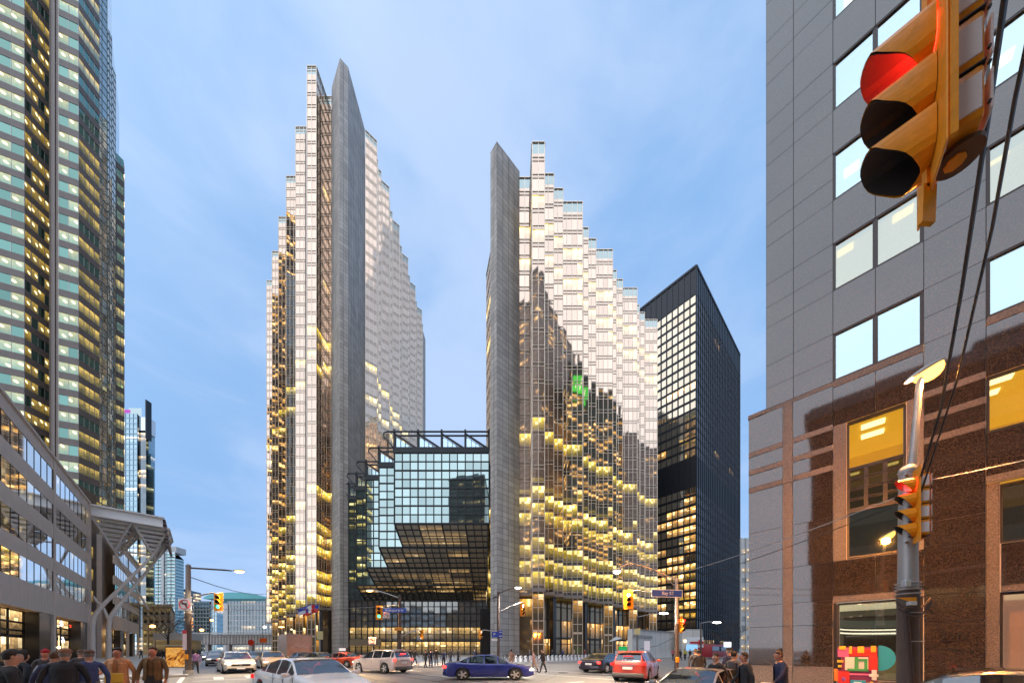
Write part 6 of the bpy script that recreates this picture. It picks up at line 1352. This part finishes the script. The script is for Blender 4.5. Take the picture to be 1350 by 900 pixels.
car('suv', ('graphite', (.13, .14, .16)), 'grey sport utility car behind the front white one, close to the left kerb', gx(286, 37), 37.0, hBn, 1.0, .95, name='sport_utility_car', lights=False)
car('sedan', ('taxi_red', (.50, .06, .02)), 'red and orange taxi with a lit roof board, in front of the left concrete fin', gx(452, 33.5), 33.5, hB + .5, 1.05, 1.0, name='taxi_cab', cat='taxi', taxi=True, brake=True)
car('sedan', ('dark_grey', (.05, .055, .06)), 'dark grey car left of the red taxi', gx(420, 35), 35.0, hB + .25, 1.0, 1.0, name='saloon_car')
car('sedan', ('mid_grey', (.09, .09, .10)), 'grey car in front of the box truck', gx(397, 38), 38.0, hB + .1, 1.0, 1.0, name='saloon_car')
car('sedan', ('green_grey', (.18, .24, .22)), 'pale green grey car between the two white cars of the left lanes', gx(334, 44), 44.0, hBn, 1.0, 1.0, name='saloon_car')
car('suv', ('black', (.012, .012, .014)), 'black car far down the side street below the round red sign', gx(323, 58), 58.0, hBn, 1.0, 1.0, name='sport_utility_car')
car('sedan', ('bright_red', (.50, .045, .02)), 'small red car far down the side street above the front white one', gx(297, 66), 66.0, hB, 1.0, 1.0, name='saloon_car', brake=True)
car('sedan', ('white', (.70, .70, .72)), 'white car far down the side street near the kerb', gx(276, 56), 56.0, hBn, 1.0, 1.0, name='saloon_car', lights=True)
car('sedan', ('silver_grey', (.22, .22, .23)), 'grey car far down the street with lit headlights, beside the truck', gx(349, 62), 62.0, hBn, 1.0, 1.0, name='saloon_car', lights=True)
# box truck
x, y = gx(389, 42), 42.0; t = thing('box_truck', 'box truck with a pinkish white cargo body seen from behind, stopped in the side street', 'truck', (x, y, 0), hB + .02)
m_box = mat('truck_box_white', (.75, .60, .55), .5, noise=.1); m_door = mat('truck_rear_orange', (.70, .38, .27), .55, noise=.3, nscale=2)
m = MB(); m.rbox((0.4, 0, 2.25), (5.6, 2.6, 2.6), .04); m.build('cargo_body', m_box, t, 40, world=False); m = MB(); m.rbox((-2.42, 0, 2.2), (.06, 2.3, 2.3), .02)
m.build('rear_door', m_door, t, 40, world=False); m = MB()
for z in (1.0, 3.5): m.bar((-2.47, -1.3, z), (-2.47, 1.3, z), .08, .12)
for yy in (-1.26, 1.26): m.bar((-2.47, yy, 1.0), (-2.47, yy, 3.5), .12, .08)
for k in range(5): m.bar((-2.46, -1.15, 1.4 + .42 * k), (-2.46, 1.15, 1.4 + .42 * k), .02, .02)
m.build('door_frame', mat('truck_trim', (.62, .36, .26), .5), t, world=False)
m = MB(); rr_ = random.Random(5); pp = [(-2.47, -.8, 1.9), (-2.47, -.4, 2.25), (-2.47, -.1, 2.05), (-2.47, .3, 2.3), (-2.47, .8, 1.95)]
for a, b in zip(pp[:-1], pp[1:]): m.bar(a, b, .02, .09)
m.build('door_mark', m_box, t, world=False); m = MB(); m.rbox((4.1, 0, 1.55), (1.7, 2.2, 1.9), .15); m.build('cab', white, t, 40, world=False); m = MB(); m.rbox((.8, 0, .75), (7.6, 1.0, .3), .03); m.rbox((-2.4, 0, .6), (.15, 2.2, .2), .03); m.build('chassis', black, t, world=False)
for wx in (-1.4, 3.9):
    for s_ in (1, -1): w_ = put('wheel', CARM['suv']['tyre'], t, False); w_.location = (wx, s_ * 1.05, .46); w_.scale = (1.25, 1.6, 1.25); put('rim', CARM['suv']['rim'], w_, False)
for s_ in (1, -1): m = MB(); m.rbox((-2.47, s_ * 1.0, .72), (.06, .26, .12), .02); m.build('tail_light', redlens, t, world=False)
# bus far right
x, y = gx(942, 66), 66.0; t = thing('city_bus', 'red and dark bus partly hidden behind the pedestrians at right, under the bare tree', 'bus', (x, y, 0), hW)
m = MB(); m.rbox((0, 0, 1.5), (11, 2.5, 2.4), .15); m.build('body', mat('bus_red', (.32, .02, .03), .4), t, 40, world=False); m = MB(); m.rbox((0, 0, 1.9), (10.6, 2.54, .9), .05); m.build('window_band', carglass, t, world=False)
for wx in (-3.4, 3.6):
    for s_ in (1, -1): w_ = put('wheel', CARM['suv']['tyre'], t, False); w_.location = (wx, s_ * 1.1, .46); w_.scale = (1.25, 1.6, 1.25)
m = MB(); m.rbox((0, 0, .45), (10.4, 2.2, .3), .03); m.build('chassis', black, t, world=False)
# ------------------------------------------------------------------ people
def bodymesh(name, stride=0.0, arms=(0.1, -0.1), bend=0.0, elbow=(.15, .15), girth=1.0):
    """one skinned body, facing +Y, 1.75 m; returns a mesh with slots skin, top, legs, shoes"""
    V_ = []; E_ = []; Rr = []; reg = []
    def v(p, r, g, par=None):
        V_.append(Vector(p)); Rr.append(r); reg.append(g); i = len(V_) - 1
        if par is not None: E_.append((par, i))
        return i
    sp = math.sin(stride); by = lambda z: math.sin(bend) * (z - .95)
    pel = v((0, 0, .95), (.155 * girth, .115), 'legs'); ab = v((0, by(1.1), 1.10), (.155 * girth, .115), 'top', pel); ch = v((0, by(1.3), 1.30), (.175 * girth, .125), 'top', ab); up = v((0, by(1.42), 1.42), (.12, .09), 'top', ch)
    nk = v((0, by(1.5) + .01, 1.50), (.055, .055), 'skin', up); h0 = v((0, by(1.56) + .025, 1.56), (.080, .092), 'skin', nk); h1 = v((0, by(1.64) + .03, 1.64), (.094, .114), 'skin', h0); v((0, by(1.71) + .02, 1.71), (.078, .094), 'skin', h1)
    nz = v((0, by(1.63) + .130, 1.62), (.014, .012), 'skin', h1)
    for s_, am, el in ((1, arms[0], elbow[0]), (-1, arms[1], elbow[1])):
        sh = v((s_ * .185 * girth, by(1.40), 1.40), (.068, .068), 'top', up); a = Vector((s_ * .10, math.sin(am) * .29, -math.cos(am) * .29)); eb = v(V_[sh] + a, (.05, .05), 'top', sh); b2 = am + el
        f = Vector((-s_ * .01, math.sin(b2) * .25, -math.cos(b2) * .25)); wr_ = v(V_[eb] + f, (.036, .036), 'top', eb); d = f.normalized(); pm = v(V_[wr_] + d * .07, (.034, .022), 'skin', wr_)
        for k, (ox, ln) in enumerate(((-.027, .075), (-.009, .085), (.009, .08), (.027, .062))):
            f1 = v(V_[pm] + d * .045 + Vector((0, ox, 0)), (.0095, .0095), 'skin', pm); f2 = v(V_[f1] + d * ln * .5 + Vector((-s_ * .012, 0, 0)), (.0085, .0085), 'skin', f1); v(V_[f2] + d * ln * .45 + Vector((-s_ * .022, 0, 0)), (.007, .007), 'skin', f2)
        t1 = v(V_[wr_] + d * .04 + Vector((-s_ * .01, .036, 0)), (.011, .011), 'skin', wr_); v(V_[t1] + d * .05 + Vector((-s_ * .012, .018, 0)), (.008, .008), 'skin', t1)
    for s_ in (1, -1):
        ph = stride * s_; hp = v((s_ * .095, 0, .88), (.098 * girth, .10), 'legs', pel); th = Vector((0, math.sin(ph) * .42, -math.cos(ph) * .42)); kn = v(V_[hp] + th, (.066, .066), 'legs', hp); p2 = ph * .6 - (.35 * abs(sp) if ph < 0 else 0.0)
        sk = Vector((0, math.sin(p2) * .41, -math.cos(p2) * .41)); cf = v(V_[kn] + sk * .35, (.058, .06), 'legs', kn); an = v(V_[kn] + sk, (.04, .042), 'shoes', cf); v(V_[an] + Vector((s_ * .02, .16, -.03)), (.042, .03), 'shoes', an)
    zmin = min(p.z for p in V_) - .035
    me = bpy.data.meshes.new(name); me.from_pydata([p - Vector((0, 0, zmin)) for p in V_], E_, []); o = bpy.data.objects.new(name, me); C.objects.link(o)
    o.modifiers.new('s', 'SKIN'); me.skin_vertices
    for i, r in enumerate(Rr): me.skin_vertices[0].data[i].radius = r; me.skin_vertices[0].data[i].use_root = (i == pel)
    sb = o.modifiers.new('b', 'SUBSURF'); sb.levels = 2; sb.render_levels = 2
    dg = bpy.context.evaluated_depsgraph_get(); out = bpy.data.meshes.new_from_object(o.evaluated_get(dg)); bpy.data.objects.remove(o)
    out.materials.clear(); idx = {'skin': 0, 'top': 1, 'legs': 2, 'shoes': 3}
    for k in ('skin_tone', 'coat_cloth', 'trouser_cloth', 'shoe_leather'): out.materials.append(mat('default_' + k, (.1, .1, .1), .8))
    segs = [(V_[a] - Vector((0, 0, zmin)), V_[b] - Vector((0, 0, zmin)), reg[b]) for a, b in E_]
    mi = []
    for p in out.polygons:
        c = p.center; best = 9; g = 'top'
        for a, b, r in segs:
            ab_ = b - a; t_ = max(0, min(1, (c - a).dot(ab_) / max(ab_.dot(ab_), 1e-6))); d = (c - a - ab_ * t_).length
            if d < best: best = d; g = r
        mi.append(idx[g])
    out.polygons.foreach_set('material_index', mi); out.polygons.foreach_set('use_smooth', [True] * len(mi)); out.update()
    return out, zmin, by
BODY = {'stand': bodymesh('body_stand', .06, (.08, .02)), 'walk': bodymesh('body_walk', .42, (-.35, .4), .06, (.3, .35)), 'walk2': bodymesh('body_walk2', -.36, (.35, -.3), .05, (.35, .3)), 'hold': bodymesh('body_hold', .25, (.2, -.25), .03, (1.2, .35)), 'stout': bodymesh('body_stout', .2, (.15, -.12), .05, (.3, .25), 1.18)}
def cl(n, c): return mat('cloth_' + n, c, .85, noise=.3, nscale=9, bump=.8, bscale=11)
skin = mat('skin', (.50, .27, .18), .55); skin2 = mat('skin_ruddy', (.55, .22, .13), .55); hair_m = {'dark': mat('hair_dark', (.02, .014, .01), .7), 'brown': mat('hair_brown', (.10, .05, .025), .7), 'grey': mat('hair_grey', (.20, .18, .16), .7), 'red': mat('cap_red', (.35, .015, .02), .8), 'tan': mat('cap_tan', (.28, .13, .07), .85)}
eye_m = mat('eye_dark', (.01, .01, .01), .2)
HM = {}
def hairfn(p, d):
    k = 1.0
    if d.z < 0: k = min(1 / max(math.sqrt(max(1 - d.z * d.z, 0)), .35), 1.6) * (1 - .10 * -d.z)
    x, y = p.x * k, p.y * k
    if d.y > .1: y *= .84 - .14 * max(0, .5 - d.z)
    return Vector((x, y, max(p.z, -.092 if d.y < -.2 else (-.035 if d.y < .3 else .05))))
def headpiece(kind):
    if kind not in HM:
        m = MB()
        if kind == 'hair': m.ball((0, -.004, -.012), (.084, .104, .098), 16, 10, 0, hairfn)
        elif kind == 'long': m.ball((0, -.01, -.03), (.096, .112, .15), 14, 9, 0, lambda p, d: Vector((p.x, min(p.y, .04 + .04 * max(0, d.z)), p.z)))
        elif kind == 'cap': m.ball((0, 0, .01), (.098, .118, .075), 16, 8, 0, lambda p, d: Vector((p.x, p.y, max(p.z, -.02)))); m.ball((0, .09, .0), (.075, .07, .014), 12, 5)
        else: m.ball((0, 0, .01), (.094, .112, .10), 14, 8, 0, lambda p, d: Vector((p.x, p.y, max(p.z, -.045)))); m.ball((0, 0, .12), (.03, .03, .03), 8, 6)
        HM[kind] = m.mesh('head_' + kind, hair_m['dark'], 60)
    return HM[kind]
CM = {}
def coatmesh(kind):
    if kind in CM: return CM[kind]
    m = MB(); n = 22; lv = {'jacket': [(1.47, .10, .085), (1.43, .17, .115), (1.34, .205, .145), (1.2, .195, .145), (1.06, .19, .145), (.92, .205, .15), (.86, .205, .15)], 'coat': [(1.47, .10, .085), (1.43, .17, .115), (1.34, .205, .145), (1.2, .19, .14), (1.06, .19, .145), (.9, .21, .155), (.72, .225, .17), (.60, .235, .18)]}[kind]
    gap = .22 if kind == 'coat' else .30
    for i in range(len(lv) - 1):
        for k in range(n):
            a0 = math.pi / 2 + gap * (1 + .7 * (i / len(lv))) + (2 * math.pi - 2 * gap * (1 + .7 * (i / len(lv)))) * k / n; a1 = a0 + (2 * math.pi - 2 * gap * (1 + .7 * (i / len(lv)))) / n; wob_ = lambda a, i_: 1 + .035 * math.sin(a * 5 + i_ * 1.3) * (i_ / len(lv))
            q = []
            for (ii, aa) in ((i, a0), (i, a1), (i + 1, a1), (i + 1, a0)): z, rx, ry = lv[ii]; q.append((math.cos(aa) * rx * wob_(aa, ii), math.sin(aa) * ry * wob_(aa, ii) + .005, z))
            m.face(q[::-1])
            q2 = [(p[0] * .96, p[1] * .96, p[2]) for p in q]; m.face(q2)
    m.ball((0, -.0, 1.475), (.085, .085, .04), 12, 6)
    CM[kind] = m.mesh('garment_' + kind, black, 60); return CM[kind]
def person(lab, px, Y, pose, face, top, legs, hd='hair', hc='dark', garment=None, gcol=None, h=1.75, sk=skin, z=0.0, group=None, bag=None, x=None):
    me, zm, by = BODY[pose]; X = gx(px, Y) if x is None else x
    t = thing('person', lab, 'person', (X, Y, z), face - math.pi / 2, group, h / 1.78)
    b = put('body', me, t, False)
    for i, mm in enumerate((sk, top, legs, black)): b.material_slots[i].link = 'OBJECT'; b.material_slots[i].material = mm
    o = put('hat' if hd in ('cap', 'toque') else 'hair', headpiece(hd), t, False); o.location = (0, by(1.7) + .022, 1.69 - zm); o.material_slots[0].link = 'OBJECT'; o.material_slots[0].material = hair_m[hc]
    if hd in ('cap', 'toque'):
        o = put('hair', headpiece('hair'), t, False); o.location = (0, by(1.7) + .022, 1.685 - zm); o.material_slots[0].link = 'OBJECT'; o.material_slots[0].material = hair_m['dark' if hc == 'red' else 'grey']; o.scale = (.98, .98, .98)
    for s_ in (1, -1):
        m = MB(); m.ball((s_ * .031, by(1.65) + .112, 1.655 - zm), (.012, .008, .008), 8, 5); m.build('eye', eye_m, t, 60, world=False)
        m = MB(); m.ball((s_ * .079, by(1.64) + .02, 1.635 - zm), (.012, .022, .032), 8, 6); m.build('ear', sk, t, 60, world=False)
    m = MB(); m.ball((0, by(1.58) + .104, 1.578 - zm), (.024, .009, .006), 8, 5); m.build('mouth', mat('lip', (.30, .08, .07), .6), t, 60, world=False)
    if garment: o = put('coat', coatmesh(garment), t, False); o.location = (0, by(1.3) * .6, -zm); o.material_slots[0].link = 'OBJECT'; o.material_slots[0].material = gcol or top
    if bag:
        bx, mt_ = bag; tb = thing('handbag', 'small dark bag carried at the side of the man in the camel coat', 'bag', (X, Y, z), face - math.pi / 2, None, h / 1.78); m = MB(); m.rbox((bx, .05, .50), (.13, .3, .26), .05); m.build('pouch', mt_, tb, 40, world=False); m = MB(); m.tube([(bx, -.06, .62), (bx, .0, .80), (bx, .1, .80), (bx, .16, .62)], .011, 5); m.build('strap', mt_, tb, world=False)
    return t
toC = R(-90)   # facing the viewer
navy = cl('navy', (.03, .036, .085)); blk = cl('black', (.026, .026, .03)); char = cl('charcoal', (.07, .066, .07)); camel = cl('camel', (.62, .30, .14)); olive = cl('olive_brown', (.20, .11, .045)); jean = cl('denim', (.05, .06, .14)); slate = cl('slate_blue', (.05, .07, .17)); grey = cl('grey', (.14, .14, .15)); tan = cl('tan', (.42, .27, .20)); pale = cl('pale', (.60, .52, .48)); plum = cl('plum', (.16, .08, .2)); pinkc = cl('pink', (.5, .1, .13)); rose = cl('rose', (.55, .35, .33))
person('man in an open camel coat walking toward the viewer with a yellow folder', 156, 8.9, 'hold', R(-62), cl('light_shirt', (.5, .36, .30)), jean, 'hair', 'dark', 'coat', camel, 1.78, skin2, bag=(-.33, cl('dark_bag', (.05, .035, .02)))).children[0].material_slots[1].material = camel
t = thing('folder', 'yellow folder held in front by the man in the camel coat', 'folder', (gx(149, 8.6), 8.62, .98), R(28)); m = MB(); m.rbox((0, 0, 0), (.34, .02, .24), .008, seg=1); m.build('cover', mat('folder_yellow', (.85, .5, .06), .6), t, world=False)
person('man in an olive brown jacket walking toward the viewer beside the advertising panel', 202, 9.2, 'stand', R(-66), olive, char, 'hair', 'brown', 'jacket', olive, 1.79, skin2)
person('person in a dark coat with a red knit hat facing the viewer, at the left', 60, 10.6, 'stand', R(-50), char, grey, 'toque', 'red', None, None, 1.70, skin2)
person('stout man in a black coat and tan flat cap seen from behind, left foreground', 84, 7.0, 'stout', R(125), blk, char, 'cap', 'tan', 'coat', blk, 1.74)
person('person in slate blue jacket seen from behind beside the man with the flat cap', 118, 8.0, 'walk', R(150), slate, grey, 'cap', 'brown', None, None, 1.75)
person('person in dark blue coat, half hidden left of the man with the flat cap', 70, 7.6, 'walk2', R(120), navy, char, 'hair', 'brown', None, None, 1.70)
person('person in black glossy jacket at the far lower left corner', 8, 5.2, 'stout', R(60), cl('black_glossy', (.02, .018, .018)), blk, 'hair', 'dark', 'jacket', blk, 1.72)
person('person in black behind the one in the glossy jacket at the left edge', 24, 7.6, 'walk', R(90), blk, blk, 'long', 'dark', None, None, 1.72)
person('person in a dark hat and jacket further back, right of the flat cap', 106, 11.8, 'walk2', R(130), char, char, 'cap', 'brown', None, None, 1.74)
person('woman in a plum jacket walking away beside the left signal pole', 257.5, 23.8, 'walk', R(120), plum, blk, 'long', 'dark', None, None, 1.72, z=.0)
person('man in a navy jacket walking alone in front of the granite building', 1030, 8.6, 'walk', R(170), navy, blk, 'hair', 'brown', 'jacket', navy, 1.72, skin2)
person('person in black jacket and pale trousers, rightmost of the lower right group', 984, 8.2, 'walk2', R(160), blk, pale, 'hair', 'brown', 'jacket', blk, 1.68, skin2)
person('person in dark jacket and tan trousers in the middle of the lower right group', 966, 9.6, 'walk', R(20), char, tan, 'hair', 'dark', None, None, 1.72)
person('short person in black leftmost of the lower right group, reaching forward', 945, 9.0, 'hold', R(200), blk, blk, 'hair', 'brown', None, None, 1.63)
person('person in a dark cap behind the lower right group', 962, 12.4, 'stand', R(100), navy, char, 'cap', 'dark', None, None, 1.78)
person('person in a bulky dark coat waiting right of the slim pole', 922, 14.5, 'stout', R(90), blk, blk, 'hair', 'dark', 'coat', blk, 1.72, z=.0)
person('person in dark coat left of the bulky coat, beside the slim pole', 917, 15.6, 'stand', R(80), char, blk, 'hair', 'brown', None, None, 1.76)
person('woman in a rose top and tan trousers crossing right of the blue car', 704, 25.5, 'walk', R(175), rose, tan, 'hair', 'brown', None, None, 1.74)
person('person in a dark coat crossing beside the woman in rose, right of the blue car', 716, 25.0, 'walk2', R(185), cl('brown_black', (.04, .025, .02)), char, 'hair', 'brown', 'jacket', cl('brown_black', (.04, .025, .02)), 1.80)
person('person in a tan jacket standing behind the bonnet of the blue car', 674, 29.0, 'stand', R(90), tan, tan, 'hair', 'dark', None, None, 1.74, z=.0)
for i, (px, Y, p, f, tc_, lc, lab) in enumerate(((541, 32.5, 'stand', 90, blk, char, 'person in black at the left end of the group before the atrium'), (547, 34, 'walk', 0, char, char, 'person in charcoal second from the left in the group before the atrium'), (561, 31.5, 'walk2', 60, blk, blk, 'person in black coat apart in the middle of the group before the atrium'), (568, 31.8, 'stand', 80, navy, navy, 'person in navy suit facing away in the middle of the group before the atrium'), (575, 34, 'walk', 100, blk, char, 'dark clad person stepping out behind the navy suit'), (585, 32, 'stand', 100, navy, blk, 'person in navy standing left above the blue car boot'), (594, 33.5, 'walk2', 40, char, navy, 'person in charcoal walking above the blue car boot'), (604, 33, 'stout', 10, blk, blk, 'person in a broad black coat rightmost of the group before the atrium'), (533, 38, 'walk', 90, grey, char, 'person in grey further back by the atrium doors'), (626, 42, 'walk', 180, navy, blk, 'person in navy by the atrium wall, behind the blue car roof'))):
    person(lab, px, Y, p, R(f), tc_, lc, 'hair', 'dark' if i % 2 else 'brown', None, None, 1.70 + .02 * (i % 5), z=.13 if Y > 32.4 else 0.0)
for i, (px, Y, p, f, tc_, lab) in enumerate(((906, 47, 'walk', 0, pinkc, 'person in pink at the hoarding, left of the slim pole'), (901.5, 48, 'stand', 60, pinkc, 'second person in pink just left of the slim pole'), (911, 47.5, 'walk2', 180, blk, 'person in black between the pink pair and the yellow vest'), (917, 49, 'stand', 90, cl('vest_yellow', (.6, .5, .08)), 'person in a yellow vest by the low white wall'), (924, 48, 'walk', 200, blk, 'person in black right of the yellow vest'))):
    person(lab, px - 14, Y, p, R(f), tc_, blk, 'hair', 'dark', None, None, 1.72, z=.13)
for i in range(6):
    person(['person in grey sitting out by the bicycles, left one', 'person in black near the bicycles', 'person in blue near the bicycles', 'person in tan before the lobby doors', 'person in dark red before the glazed pier', 'person in charcoal at the end of the bicycles'][i], [698, 728, 742, 757, 771, 790][i], [47, 50, 52, 56, 58, 60][i], ['stand', 'walk', 'walk2'][i % 3], R(60 * i), [grey, blk, slate, tan, cl('dark_red', (.2, .03, .03)), char][i], blk, 'hair', 'dark', None, None, 1.72, z=.13)
for px, Y, lab, c in ((186, 58, 'person in dark clothes far down the left sidewalk, near the shops', char), (216, 50, 'person in black beside the advertising panel, further down the sidewalk', blk)):
    person(lab, px, Y, 'walk', R(-60), c, blk, 'hair', 'dark', None, None, 1.74, z=.13)
